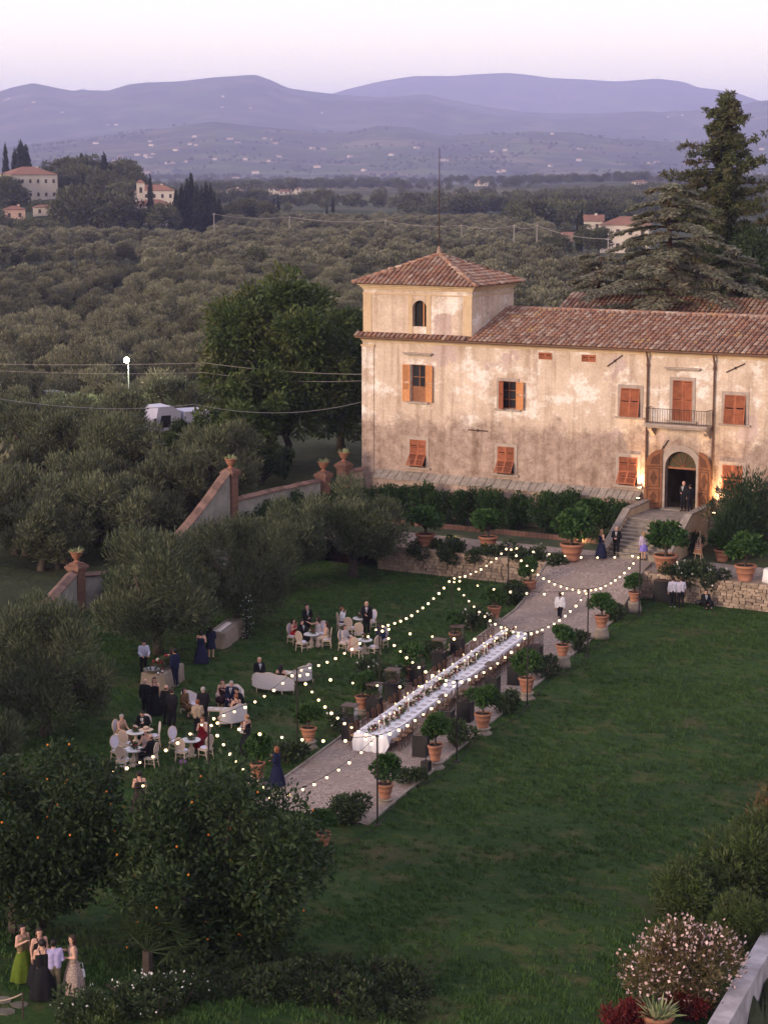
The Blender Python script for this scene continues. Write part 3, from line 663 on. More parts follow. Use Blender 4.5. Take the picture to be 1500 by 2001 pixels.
for i in (0, 1, 2, 3):
    h = MB(); n = 12
    for k in range(n):
        p = cs[i] + (ap - cs[i]) * (k / n); q = cs[i] + (ap - cs[i]) * ((k + 1.15) / n); h.tube([p + [0, 0, .07], q + [0, 0, .05]], [.15, .12], 7)
    tag(h.build('hip_tiles', M_tile, trf, True), kind='stuff')
mast = MB(); mast.lathe([(.22, 0), (.16, .3), (.1, .42), (.06, .6)], 8, tuple(ap - [0, 0, .02])); mast.build('finial', M_tile, trf)
mast = MB(); mast.tube([ap + [0, 0, .5], ap + [0, 0, 6.9]], [.045, .022], 6); vpart(mast, 'lightning_mast', M_iron)
# rear wing
rw = vpart(MB().bb((-15.5, 14, 2), (4, 24, 12.9)), 'rear_wing_wall', M_plt)
mb = MB().add([(-16, 13.5, 12.9), (4.4, 13.5, 12.9), (4.4, 19, 15.2), (-16, 19, 15.2), (-16, 24.5, 12.9), (4.4, 24.5, 12.9)], [(0, 1, 2, 3), (3, 2, 5, 4), (0, 3, 4), (1, 5, 2)]); rr = vpart(mb, 'rear_roof', M_pan)
lay(roof_plane((-16, 13.4, 12.92), U, 59, unit((0, 5.5, 2.3)), 14), rr, 0)
# door uplights
M_glow = mat('warm_lamp_glass', (1, .75, .4), emit=(1.0, .62, .28), est=9.0); M_black = mat('black_metal', (.012, .012, .013), (.02, .02, .02), 5, .5)
for x, s_ in ((-2.62, -1), (2.30, 1)):
    t = thing('wall_uplight', 'warm floodlight at the wall foot, %s' % ('between the downpipe and the ledge' if s_ < 0 else 'behind the dark yew'), 'lamp', (x, -.62, 4.0 if s_ < 0 else 3.5), group=None)
    MB().box((0, 0, .06), (.24, .22, .12)).build('housing', M_black, t); MB().box((0, .02, .128), (.18, .14, .012)).build('lens', M_glow, t)
    L = bpy.data.lights.new('uplight', 'SPOT'); L.energy = 1300; L.color = (1, .62, .30); L.spot_size = R(62); L.spot_blend = .8; L.shadow_soft_size = .08
    lo = bpy.data.objects.new('uplight_beam', L); link(lo, t); lo.location = (0, .05, .2); lo.rotation_euler = (R(180 - 14), 0, 0)
# ------------------------------------------------------------------ stairs up to the door
stairs = thing('stone_staircase', 'weathered stone steps rising to the arched villa door', 'stairs', (0, -5.5, 1.7)); SO = Vector((0, 5.5, -1.7))
def sp_(mb, name, m, parent=None):
    o = mb.build(name, m, parent or stairs)
    if parent is None: o.location = SO
    return o
SXA, SXB, NST = -1.86, 1.72, 10
for k in range(NST):
    z1 = 1.78 + (3.5 - 1.78) * (k + 1) / NST; y0 = -7.0 + 3.3 * k / NST
    sp_(MB().bb((SXA, y0 - .03, 1.3 if k == 0 else z1 - .20), (SXB, y0 + .33 + .05, z1 - .05)), 'riser', M_stone)
    sp_(MB().bb((SXA - .0, y0 - .09, z1 - .048), (SXB, y0 + .37, z1)), 'step', M_stone)
for i in range(5):
    for j in range(5):
        x = SXA + (SXB - SXA) * i / 5; y = -3.75 + 3.35 * j / 5
        sp_(MB().bb((x + .01, y + .01, 3.3), (x + (SXB - SXA) / 5 - .01, y + .66, 3.50 + random.uniform(-.006, .006))), 'paving_slab', M_stone)
sp_(MB().bb((SXA, -3.72, 1.3), (SXB, 0, 3.42)), 'landing', M_stone)
sp_(MB().bb((-1.25, -.40, 3.3), (1.05, .36, 3.57)), 'threshold', M_stone)
for x0, x1 in ((SXA - .34, SXA - .002), (SXB + .002, SXB + .34)):
    ysz = [(-7.2, 2.05), (-6.9, 2.15), (-3.8, 3.92), (-.62, 4.0)]
    p = sp_(MB(), 'parapet', M_pl); m_ = MB(); n = len(ysz)
    vs = []
    for xx in (x0, x1):
        vs += [(xx, y, 1.2) for y, z in ysz] + [(xx, y, z) for y, z in ysz]
    fs = []
    for k in range(n - 1): fs += [(k, k + 1, n + k + 1, n + k), (2 * n + k, 3 * n + k, 3 * n + k + 1, 2 * n + k + 1), (n + k, n + k + 1, 3 * n + k + 1, 3 * n + k)]
    fs += [(0, n, 3 * n, 2 * n), (n - 1, 3 * n - 1, 4 * n - 1, 2 * n - 1)]
    m_.add(vs, fs); p.data = m_.mesh('parapet', M_corn)
    for k in range(n - 1):
        (ya, za), (yb, zb) = ysz[k], ysz[k + 1]; o_ = .06
        MB().add([(x0 - o_, ya, za), (x1 + o_, ya, za), (x1 + o_, yb, zb), (x0 - o_, yb, zb), (x0 - o_, ya, za + .09), (x1 + o_, ya, za + .09), (x1 + o_, yb, zb + .09), (x0 - o_, yb, zb + .09)], [(0, 3, 2, 1), (4, 5, 6, 7), (0, 1, 5, 4), (1, 2, 6, 5), (2, 3, 7, 6), (3, 0, 4, 7)]).build('coping_stone', M_stone, p)
# ------------------------------------------------------------------ vegetation
def rdir(n, r): v = r.normal(size=(n, 3)); return v / np.linalg.norm(v, axis=1, keepdims=True)
def foliage(clumps, n, ln, wd, up=.3, out=1.0, jit=.6, shell=.5, seed=1, flat=1.0):
    """leaf-shaped quads through the outer volume of every clump"""
    r = np.random.default_rng(seed); C = np.array([c[:3] for c in clumps], float); A = np.array([c[3:6] if len(c) > 4 else (c[3],) * 3 for c in clumps], float)
    w = (A.prod(1) ** (2 / 3)); k = r.choice(len(C), n, p=w / w.sum())
    d = rdir(n, r); rad = (shell + (1 - shell) * r.random(n) ** .5)[:, None] * (1 + .12 * r.normal(size=(n, 1)))
    P = C[k] + d * rad * A[k]
    D = d * out + np.array([0, 0, up]) + rdir(n, r) * jit; D[:, 2] *= flat; D /= np.linalg.norm(D, axis=1, keepdims=True)
    Sd = np.cross(D, rdir(n, r)); Sd /= np.linalg.norm(Sd, axis=1, keepdims=True) + 1e-9
    L = ln * (.65 + .7 * r.random((n, 1))); Wd = wd * (.7 + .6 * r.random((n, 1)))
    V = np.stack([P - D * L * .3, P + D * L * .2 + Sd * Wd / 2, P + D * L * .7, P + D * L * .2 - Sd * Wd / 2], 1).reshape(-1, 3)
    return V, np.arange(4 * n).reshape(-1, 4)
def crown_clumps(n, rx, rz, cz, r0, r1, seed, low=-.5, cx=0, cy=0, fill=.75):
    r = np.random.default_rng(seed); out = []
    while len(out) < n:
        d = rdir(1, r)[0]
        if d[2] < low: continue
        q = fill + (1 - fill) * r.random(); s = r.uniform(r0, r1)
        if r.random() < .18: q *= .5
        out.append((cx + d[0] * (rx - s * .6) * q, cy + d[1] * (rx - s * .6) * q, cz + d[2] * (rz - s * .5) * q, s, s, s * r.uniform(.75, 1.0)))
    return out
def limbs(mb, base, clumps, r0, n, seed, h0):
    r = random.Random(seed)
    for c in r.sample(clumps, min(n, len(clumps))):
        e = Vector(c[:3]); b = Vector((base[0], base[1], base[2] + h0)); m = b.lerp(e, .5) + Vector((r.uniform(-.2, .2), r.uniform(-.2, .2), r.uniform(-.1, .25))) * (e - b).length * .3
        mb.tube([b - Vector((0, 0, .15)), m, e], [r0, r0 * .6, r0 * .18], 6)
def trunk(mb, h, r0, r1, seed, lean=.1, n=7, base=(0, 0, 0)):
    r = random.Random(seed); pts = [(base[0] + r.uniform(-lean, lean) * k / 3, base[1] + r.uniform(-lean, lean) * k / 3, base[2] + h * k / 3 - (.15 if k == 0 else 0)) for k in range(4)]
    mb.tube(pts, [r0 * 1.35, r0, (r0 + r1) / 2, r1], n); return pts[-1]
M_bark = mat('grey_bark', (.085, .065, .05), (.045, .035, .028), 5, .95, bump=.8, bscale=14)
M_barkr = mat('reddish_bark', (.10, .055, .035), (.05, .03, .022), 4, .95, bump=.8, bscale=14)
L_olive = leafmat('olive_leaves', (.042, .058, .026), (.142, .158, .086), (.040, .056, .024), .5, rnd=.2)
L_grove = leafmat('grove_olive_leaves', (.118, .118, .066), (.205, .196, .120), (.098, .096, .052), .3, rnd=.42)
L_lemon = leafmat('lemon_leaves', (.022, .060, .012), (.055, .115, .022), (.030, .070, .014), 1.5)
L_orange = leafmat('orange_leaves', (.014, .032, .010), (.040, .066, .018), (.020, .040, .012), .9)
L_walnut = leafmat('walnut_leaves', (.030, .056, .012), (.070, .105, .026), (.095, .100, .030), .35)
L_cedar = leafmat('cedar_needles', (.135, .148, .092), (.250, .240, .165), (.180, .150, .100), .4)
L_red = leafmat('conifer_needles', (.046, .062, .022), (.096, .108, .042), (.105, .084, .042), .35)
L_cyp = leafmat('cypress_needles', (.014, .022, .012), (.028, .038, .018), None)
L_wood = leafmat('wood_leaves', (.046, .058, .026), (.100, .106, .050), (.13, .118, .060), .05, rnd=.35)
L_hedge = leafmat('hedge_leaves', (.012, .034, .008), (.034, .074, .016), (.026, .060, .014), 1.2)
L_yew = leafmat('yew_needles', (.012, .030, .012), (.030, .058, .018), None)
L_dark = leafmat('shrub_leaves', (.020, .040, .014), (.052, .080, .026), (.034, .046, .020), 1.4)
L_lime = leafmat('oleander_leaves', (.036, .066, .015), (.088, .120, .030), (.050, .056, .024), 1.0)
L_rust = leafmat('rusty_hedge_leaves', (.075, .070, .026), (.150, .120, .040), (.110, .055, .026), 1.1)
L_crim = leafmat('crimson_leaves', (.11, .010, .011), (.20, .026, .022), (.09, .02, .015), 2)
L_blos = leafmat('pale_pink_petals', (.56, .36, .35), (.74, .56, .53), None, trans=.1)
L_whit = leafmat('white_petals', (.62, .60, .56), (.80, .78, .74), None, trans=.1)
L_agav = leafmat('variegated_blades', (.14, .20, .07), (.46, .46, .26), None)
L_twig = leafmat('dry_red_twigs', (.14, .07, .05), (.20, .11, .08), None)
M_fruit = mat('orange_peel', (.78, .26, .03), (.62, .17, .02), 6, .5)

def olive_tree(label, seed, h, w, n, ln, wd, lm, group, name='olive_tree', lob=24):
    t = thing(name, label, 'tree', group=group); mb = MB(); top = trunk(mb, h * .2, .26, .22, seed, .18, 8)
    cl = crown_clumps(lob, w / 2, h * .44, h * .52, w * .11, w * .19, seed, -.9)
    limbs(mb, (0, 0, 0), cl, .14, 9, seed, h * .18); mb.build('trunk', M_bark, t, True)
    V, Q = foliage(cl, n, ln, wd, up=.75, out=.7, jit=.55, shell=.35, seed=seed); ob('crown', npmesh('crown', V, Q, lm), t); return t
# near olives standing on the lounge lawn: each its own size
O_A = Proto(olive_tree('olive', 3, 6.4, 6.4, 19000, .31, .06, L_olive, 'olive trees on the lounge lawn'))
O_B = Proto(olive_tree('olive', 5, 7.0, 7.6, 22000, .31, .06, L_olive, 'olive trees on the lounge lawn', lob=30))
for k, (x, y, p, s, rz, lab) in enumerate((
        (-15.9, -12.4, O_A, 1.02, .3, 'rounded olive tree whose trunk stands against the rubble retaining wall'),
        (-17.4, -18.8, O_A, .92, 2.1, 'feathery olive tree in front of the ivy covered wall gap'),
        (-19.6, -24.4, O_A, .62, 4.0, 'olive tree pressed against the curved dip of the garden wall'),
        (-14.4, -27.2, O_B, .88, 1.2, 'olive tree shading the pair of beige buffet tables'),
        (-14.4, -34.2, O_B, .98, 3.3, 'broad olive tree behind the waiter at the flower laden bar table'),
        (-10.0, -48.6, O_B, .86, .8, 'huge low olive tree beside the bar table and the oval back chairs'),
        (-11.4, -54.2, O_B, .74, 5.0, 'low spreading olive tree next to the lower run of tiled garden wall'),
        (-15.0, -43.6, O_A, .80, 2.6, 'olive tree growing close inside the lower run of tiled garden wall'),
        (-6.8, -57.2, O_A, .72, 1.0, 'olive tree between the orange trees and the lower garden wall'))):
    p.place((x, y, lz(x, y)), rz, lab, sc=s)
# grove
def grove_points():
    r = np.random.default_rng(21); pts = []
    g = 6.7
    for i in np.arange(-760, 180, g):
        for j in np.arange(-120, 900, g * .93):
            x, y = i + r.uniform(-1.3, 1.3), j + r.uniform(-1.3, 1.3)
            dx, dy = x - CAM[0], y - CAM[1]; d = math.hypot(dx, dy)
            if d > 900 or d < 60: continue
            a = math.atan2(dx, dy) + YAW
            if abs(a) > .5: continue
            px = CX + FPX / math.cos(PITCH) * math.tan(a)
            if px < -260 or px > 1800: continue
            if x > -26.5 and y < 62 and x < 60: continue                       # garden, villa and its back yard
            if -52 < x and y > -8 and y < 70 and x < 60 and px > 395: continue               # yard with the walnut tree
            if 130 < px < 350 and 146 < d < 155 : continue                       # lane where the trucks stand
            if 60 < px < 150 and 172 < d < 192: continue
            if 225 < px < 405 and 127 < d < 158: continue
            if -60 < px < 150 and 106 < d < 116: continue                        # mown bank outside the wall
            if px > 900 and d < 230: continue
            if px > 1080 and d > 420: continue
            if px < 420 and d > 640 - .25 * max(0, px) * 0: continue
            if float(fbm(x / 60 + 2, y / 60 + 8, 3)) > .66 - .1 * (60 < px < 280 and 330 < d < 620): continue
            if r.random() < .05: continue
            pts.append((x, y, d, px))
    return sorted(pts, key=lambda p: p[2])
GP = grove_points()
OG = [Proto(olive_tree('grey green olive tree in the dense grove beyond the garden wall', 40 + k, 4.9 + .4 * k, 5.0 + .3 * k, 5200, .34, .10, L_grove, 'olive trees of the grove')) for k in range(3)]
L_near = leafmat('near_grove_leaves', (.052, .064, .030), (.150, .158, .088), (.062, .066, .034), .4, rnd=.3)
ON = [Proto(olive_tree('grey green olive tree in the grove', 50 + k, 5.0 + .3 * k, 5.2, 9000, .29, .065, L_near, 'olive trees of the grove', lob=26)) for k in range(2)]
vis = [p for p in GP if -40 < p[3] < 735 and p[2] < 420][:290]; vs_ = set(id(p) for p in vis); rest = [p for p in GP if id(p) not in vs_]
vis += [(*polar(a_, b_), b_, a_) for a_, b_ in ((150, 146), (205, 121), (240, 126), (262, 122), (318, 124), (372, 126), (424, 128), (225, 133), (176, 126), (30, 124), (60, 119), (110, 121))]
for k, (x, y, d, px) in enumerate(vis):
    if x > -26.8: continue
    wh = 'crowding just outside the swooping garden wall' if d < 128 else 'standing around the bright floodlight mast' if 170 < px < 330 and 150 < d < 200 else 'standing around the parked lorries' if px < 420 and d < 165 else 'in the grove behind the big walnut tree' if px > 400 else 'in the open grove beyond the floodlight'
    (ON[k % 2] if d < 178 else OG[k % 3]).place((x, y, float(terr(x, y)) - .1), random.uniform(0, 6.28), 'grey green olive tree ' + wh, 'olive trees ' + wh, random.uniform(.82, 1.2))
def gn_scatter(name, pts, proto, smin, smax, label, cat, zoff=0.0):
    me = bpy.data.meshes.new(name); P = np.array([(p[0], p[1], float(terr(p[0], p[1])) + zoff) for p in pts]); me.from_pydata(P.tolist(), [], [])
    o = link(bpy.data.objects.new(name, me)); ng = bpy.data.node_groups.new(name + '_nodes', 'GeometryNodeTree')
    ng.interface.new_socket(name='Geometry', in_out='INPUT', socket_type='NodeSocketGeometry'); ng.interface.new_socket(name='Geometry', in_out='OUTPUT', socket_type='NodeSocketGeometry')
    a = ng.nodes.new('NodeGroupInput'); z = ng.nodes.new('NodeGroupOutput'); ip = ng.nodes.new('GeometryNodeInstanceOnPoints'); oi = ng.nodes.new('GeometryNodeObjectInfo')
    oi.inputs['Object'].default_value = proto
    rv = ng.nodes.new('FunctionNodeRandomValue'); rv.data_type = 'FLOAT_VECTOR'; rv.inputs[0].default_value = (0, 0, 0); rv.inputs[1].default_value = (0, 0, 6.283)
    rs = ng.nodes.new('FunctionNodeRandomValue'); rs.data_type = 'FLOAT'; rs.inputs[2].default_value = smin; rs.inputs[3].default_value = smax; rs.inputs['Seed'].default_value = 5
    ng.links.new(a.outputs[0], ip.inputs['Points']); ng.links.new(oi.outputs['Geometry'], ip.inputs['Instance']); ng.links.new(rv.outputs[0], ip.inputs['Rotation']); ng.links.new(rs.outputs[1], ip.inputs['Scale'])
    ng.links.new(ip.outputs[0], z.inputs[0]); md = o.modifiers.new('scatter', 'NODES'); md.node_group = ng
    return tag(o, label, cat, kind='stuff')
def blob_proto(name, seed, h, w, n, ln, wd, lm, lob=12, low=-.4, rz=.42, cz=.58):
    cl = crown_clumps(lob, w / 2, h * rz, h * cz, w * .16, w * .26, seed, low); V, Q = foliage(cl, n, ln, wd, up=.4, jit=.5, shell=.45, seed=seed)
    return bpy.data.objects.new(name, npmesh(name, V, Q, lm))
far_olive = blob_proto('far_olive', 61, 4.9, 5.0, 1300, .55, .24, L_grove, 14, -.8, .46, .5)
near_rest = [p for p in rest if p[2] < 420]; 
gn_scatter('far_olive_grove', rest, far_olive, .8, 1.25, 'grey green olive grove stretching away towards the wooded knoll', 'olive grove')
far_wood = blob_proto('far_wood', 63, 8.5, 9.0, 420, 1.25, .55, L_wood, 10)
wp = []; r_ = np.random.default_rng(33)
while len(wp) < 5200:
    d = math.exp(r_.uniform(math.log(640), math.log(6800))); px = r_.uniform(-200, 1750); x, y = polar(px, d)
    q = float(fbm(x / 170 + 70, y / 170 + 20, 3)); thr = .61 if d < 2200 else .57 if d < 4300 else .54
    if px < 420 and d < 640: continue
    if px < 430 and d < 980: continue
    if px > 420 and d < 900 and not (px > 1000 and d > 430): continue
    if q < thr and r_.random() > .012: continue
    wp.append((x, y))
gn_scatter('valley_woods', wp, far_wood, .6, 1.35, 'scattered dark woods and hedgerows across the hazy valley', 'woods')

# ---- walnut, conifers and other single trees around the villa
def big_tree(name, label, cat, loc, h, w, n, ln, wd, lm, seed, lob=40, trunk_h=.25, low=-.55, r0=.3, barkm=None, up=.1, clz=.40, cz=.60, nl=14):
    t = thing(name, label, cat, loc); mb = MB(); trunk(mb, h * trunk_h, r0, r0 * .75, seed, .2, 8)
    cl = crown_clumps(lob, w / 2, h * clz, h * cz, w * .09, w * .16, seed, low, fill=.68); limbs(mb, (0, 0, 0), cl, r0 * .55, nl, seed, h * trunk_h); mb.build('trunk', barkm or M_bark, t, True)
    V, Q = foliage(cl, n, ln, wd, up=up, jit=.7, shell=.3, seed=seed); ob('crown', npmesh('crown', V, Q, lm), t); return t
def tz(x, y): return float(terr(x, y))
p = polar(556, 142); big_tree('walnut_tree', 'big dark green walnut tree beside the villa corner', 'tree', (p[0], p[1], tz(*p)), 13.8, 12.6, 36000, .42, .17, L_walnut, 71, 56, .16, -.8, clz=.48, cz=.52)
p = polar(475, 137); big_tree('walnut_tree', 'lower leafy tree behind the tallest brick pillar of the garden wall', 'tree', (p[0], p[1], tz(*p)), 7.8, 8.0, 13000, .38, .16, L_walnut, 73, 28, .15, -.85, clz=.5, cz=.5)
p = polar(665, 150); big_tree('laurel_tree', 'dark tree squeezed between the walnut and the villa corner', 'tree', (p[0], p[1], tz(*p)), 11.0, 8, 14000, .34, .15, L_walnut, 74, 30, .15, -.85, clz=.5, cz=.5)
p = polar(1290, 160); big_tree('laurel_tree', 'dark undergrowth tree behind the main roof under the cedar', 'tree', (p[0], p[1], tz(*p)), 11.5, 9, 9000, .36, .15, L_dark, 75, 22)
p = polar(1385, 176); big_tree('holm_oak', 'dark tree filling the space between cedar and tall conifer', 'tree', (p[0], p[1], tz(*p)), 16, 11, 14000, .36, .16, L_red, 77, 30, .15, -.85, clz=.5, cz=.5)
p = polar(1475, 168); big_tree('holm_oak', 'dark dense tree behind the main roof beside the tall conifer', 'tree', (p[0], p[1], tz(*p)), 17, 11, 14000, .36, .16, L_dark, 76, 30)
p = polar(1425, 182); big_tree('holm_oak', 'shadowy round tree at the back of the tall conifer', 'tree', (p[0], p[1], tz(*p)), 15, 12, 12000, .36, .16, L_dark, 78, 28)
for k, (px, dd, h, w) in enumerate(((350, 148, 3.6, 4.6), (325, 141, 3.0, 3.6), (505, 133, 3.4, 4.4), (610, 128, 2.6, 3.2), (700, 131, 2.4, 2.2))):
    p = polar(px, dd); big_tree('wild_shrub', ['bright leafy bush hiding the white truck wheels', 'bright low bush in front of the white truck', 'dark bush at the foot of the walnut tree', 'low bush beside the dry red twigs', 'small bush at the villa corner behind a pot'][k], 'shrub', (p[0], p[1], tz(*p) - .2), h, w, 4500, .26, .12, L_walnut if k < 2 else L_dark, 80 + k, 14, .15, r0=.1, clz=.46, cz=.5)
def cedar(label, loc, h, w, seed, n_br=46, lm=None):
    t = thing('cedar_tree', label, 'tree', loc); mb = MB(); r = random.Random(seed); trunk(mb, h * .95, .42, .06, seed, .25, 8); mb.build('trunk', M_barkr, t, True)
    br = MB(); Ps = []; Ds = []
    for k in range(n_br):
        z = h * (.22 + .76 * k / n_br); a = k * 2.4 + r.uniform(-.4, .4); L = w / 2 * (1.06 - (z / h) ** 1.7) * r.uniform(.75, 1.1) + .5
        dirx, diry = math.cos(a), math.sin(a); pts = []
        for q in range(5): f = q / 4; pts.append(Vector((dirx * L * f, diry * L * f, z + L * (.16 * f - .30 * f * f))))
        br.tube(pts, [.12 * (1 - z / h) + .04, .09, .06, .04, .015], 5, False)
        for f in np.arange(.22, 1.02, .055):
            i = min(int(f * 4), 3); c = pts[i].lerp(pts[i + 1], f * 4 - i)
            for s_ in (-1, 1):
                sl_ = L * .30 * (1.1 - f * .75) * r.uniform(.6, 1.2)
                for u_ in np.arange(.1, 1.01, .13):
                    q = c + Vector((dirx * .45 * u_ * sl_ - diry * s_ * u_ * sl_, diry * .45 * u_ * sl_ + dirx * s_ * u_ * sl_, -.22 * u_ * u_ * sl_))
                    for _ in range(4):
                        Ps.append((q.x + r.gauss(0, .07), q.y + r.gauss(0, .07), q.z + r.gauss(0, .05))); Ds.append((dirx * .6 - diry * s_ * .8 + r.gauss(0, .35), diry * .6 + dirx * s_ * .8 + r.gauss(0, .35), -.25 + r.gauss(0, .22)))
    br.build('branches', M_barkr, t, True)
    P = np.array(Ps); D = np.array(Ds); D /= np.linalg.norm(D, axis=1, keepdims=True); g = np.random.default_rng(seed); n = len(P)
    Sd = np.cross(D, np.array([0, 0, 1.0]) + g.normal(size=(n, 3)) * .45); Sd /= np.linalg.norm(Sd, axis=1, keepdims=True); L = .40 * (.7 + .6 * g.random((n, 1))); wd = .12
    V = np.stack([P - D * L * .3, P + D * L * .2 + Sd * wd / 2, P + D * L * .7, P + D * L * .2 - Sd * wd / 2], 1).reshape(-1, 3)
    ob('crown', npmesh('crown', V, np.arange(4 * n).reshape(-1, 4), lm or L_cedar), t); return t
p = polar(1312, 143); cedar('broad grey green cedar with layered branches behind the main roof', (p[0], p[1], tz(*p)), 20.2, 20.5, 5, 74)
p = polar(1172, 150); cedar('lower cedar with drooping boughs beside the rear roof', (p[0], p[1], tz(*p)), 15.0, 14.5, 8, 52)
p = polar(1440, 146); cedar('cedar with long sweeping boughs at the end of the main roof', (p[0], p[1], tz(*p)), 15.5, 14, 11, 50)
def conifer(label, loc, h, w, seed):
    t = thing('conifer_tree', label, 'tree', loc); mb = MB(); r = random.Random(seed); trunk(mb, h * .98, .40, .05, seed, .1, 8); mb.build('trunk', M_bark, t, True)
    br = MB(); cl = []
    for k in range(240):
        f = k / 240; z = h * (.06 + .91 * f); a = k * 2.399 + r.uniform(-.5, .5); L = (w / 2 * (1 - f) ** .8 + .9) * r.choice((.4, .6, .8, .95, 1.1, 1.35))
        e = Vector((math.cos(a) * L, math.sin(a) * L, z + L * r.uniform(-.22, .30))); br.tube([(0, 0, z), (e.x * .5, e.y * .5, z + (e.z - z) * .35), e], [.09, .05, .015], 4, False)
        for q in (.15, .32, .5, .66, .8, .93, 1.05): s = (.26 + .30 * (1 - f)) * r.uniform(.7, 1.3) * (1.15 - q * .35); cl.append((e.x * q + r.gauss(0, .2), e.y * q + r.gauss(0, .2), z + (e.z - z) * q + r.gauss(0, .12), s, s, s * .8))
    br.build('branches', M_barkr, t, True); V, Q = foliage(cl, 95000, .44, .12, up=.1, out=.9, jit=.8, shell=.1, seed=seed); ob('crown', npmesh('crown', V, Q, L_red), t)
p = polar(1413, 172); conifer('tall ragged conifer rising above everything behind the main roof', (p[0], p[1], tz(*p)), 30.6 - tz(*p), 15.5, 12)
# dry twigs at the villa corner
p = polar(668, 127.5); t = thing('dry_bush', 'leafless reddish bush of bare twigs by the villa corner', 'shrub', (p[0], p[1], tz(*p))); mb = MB(); r = random.Random(4)
for k in range(110):
    a = r.uniform(0, 6.28); s = r.uniform(.2, 1.6); h = r.uniform(1.2, 3.0); m_ = Vector((math.cos(a) * s * .4, math.sin(a) * s * .4, h * .55)); mb.tube([(0, 0, 0), m_, (math.cos(a) * s, math.sin(a) * s, h)], [.03, .02, .007], 4, False)
mb.build('twigs', L_twig, t)
# cypresses and dark trees on the knoll and in the valley, each placed at its own distance
def cypress_mesh(seed, h=14.0, w=2.6, n=2600):
    r = np.random.default_rng(seed); cl = []
    for k in range(26):
        f = (k + .5) / 26; rad = w / 2 * (math.sin(math.pi * min(1, f * .93 + .09)) ** .55) * (1.08 - .55 * f); a = k * 2.4
        cl.append((math.cos(a) * rad * .35, math.sin(a) * rad * .35, h * (.05 + .93 * f), rad * .8, rad * .8, h * .06))
    V, Q = foliage(cl, n, .75, .22, up=1.4, out=.5, jit=.35, shell=.5, seed=seed); return npmesh('crown', V, Q, L_cyp)
CYM = [cypress_mesh(s) for s in (1, 2, 3)]; CTR = MB().tube([(0, 0, -.4), (0, 0, 2.5)], [.3, .2], 6).mesh('trunk', M_bark)
def stand(name, mesh_, trunk_, px, ytop, ybase, d, label, group, h0, wk=1.0):
    x, y = polar(px, d); pxm = FPX / d; h = max(2.0, (ybase - ytop) / pxm); z = CAMZ - d * (ybase - YH) / (FPX / math.cos(PITCH))
    z = min(z, tz(x, y) + .5) if abs(z - tz(x, y)) < 6 else tz(x, y)
    top = CAMZ - d * (ytop - YH) / (FPX / math.cos(PITCH)); h = max(2.0, top - z); s = h / h0
    t = thing(name, label, 'tree', (x, y, z), random.uniform(0, 6.28), group, (s * wk, s * wk, s)); ob('trunk', trunk_, t); ob('crown', mesh_, t); return t
cyl = [(12, 279, 340, 890, .8), (30, 290, 345, 885, 1.2), (42, 274, 345, 880, 1.5), (52, 281, 345, 890, 1.3), (204, 297, 350, 880, 1.5), (217, 318, 355, 870, 1.2), (160, 298, 332, 940, 1.5), (170, 300, 332, 945, 1.4), (248, 372, 440, 760, 1.3), (252, 385, 445, 740, 1.2)]
for px, a, b_, d, wk in cyl: stand('cypress_tree', CYM[px % 3], CTR, px, a, b_, d, 'dark cypress on the wooded knoll around the white three storey house', 'cypresses on the knoll', 14, wk)
stand('cypress_tree', CYM[0], CTR, 293, 338, 437, 715, 'tall pointed cypress standing in front of the bell tower house', None, 14, .75)
for px, a, b_, d, wk in [(343, 366, 446, 720, 1.1), (354, 356, 446, 722, 1.1), (365, 345, 446, 725, 1.1), (373, 335, 446, 728, 1.1), (384, 356, 446, 722, 1.1), (393, 362, 446, 718, 1.1), (402, 352, 446, 726, 1.0), (411, 356, 446, 720, .9), (418, 372, 448, 716, 1.0), (332, 392, 446, 712, 1.2), (427, 384, 446, 716, 1.2)]:
    stand('cypress_tree', CYM[px % 3], CTR, px, a, b_, d, 'dark cypress in the thick clump beside the bell tower house', 'cypress clump beside the bell tower house', 14, wk)
for px, a, b_, d, lab in [(638, 399, 442, 820, 'shorter cypress of the lone pair at the edge of the olive grove'), (650, 382, 442, 815, 'taller cypress of the lone pair at the edge of the olive grove')]: stand('cypress_tree', CYM[px % 3], CTR, px, a, b_, d, lab, None, 14, .75)
for px, a, b_, d in [(534, 386, 424, 960), (543, 380, 424, 955)]: stand('cypress_tree', CYM[px % 3], CTR, px, a, b_, d, 'cypress below the hamlet of pale houses in the valley', 'cypresses below the valley hamlet', 14, 1.0)
for px, a, b_, d in [(1131, 408, 462, 560), (1137, 404, 462, 562), (1180, 409, 440, 830), (1187, 412, 440, 835), (1203, 414, 440, 830), (1213, 410, 440, 836), (1221, 414, 440, 838)]: stand('cypress_tree', CYM[px % 3], CTR, px, a, b_, d, 'slender cypress near the pale farmhouse behind the cedar', 'cypresses by the farmhouse', 14, .8)
RTM = []
for k in range(3):
    cl = crown_clumps(22, 5.2, 4.6, 6.0, 1.3, 2.1, 90 + k, -.6); V, Q = foliage(cl, 2600, .85, .40, up=.3, jit=.6, shell=.4, seed=90 + k); RTM.append(npmesh('crown', V, Q, L_wood))
RTR = MB().tube([(0, 0, -.5), (0, 0, 4)], [.4, .3], 6).mesh('trunk', M_bark)
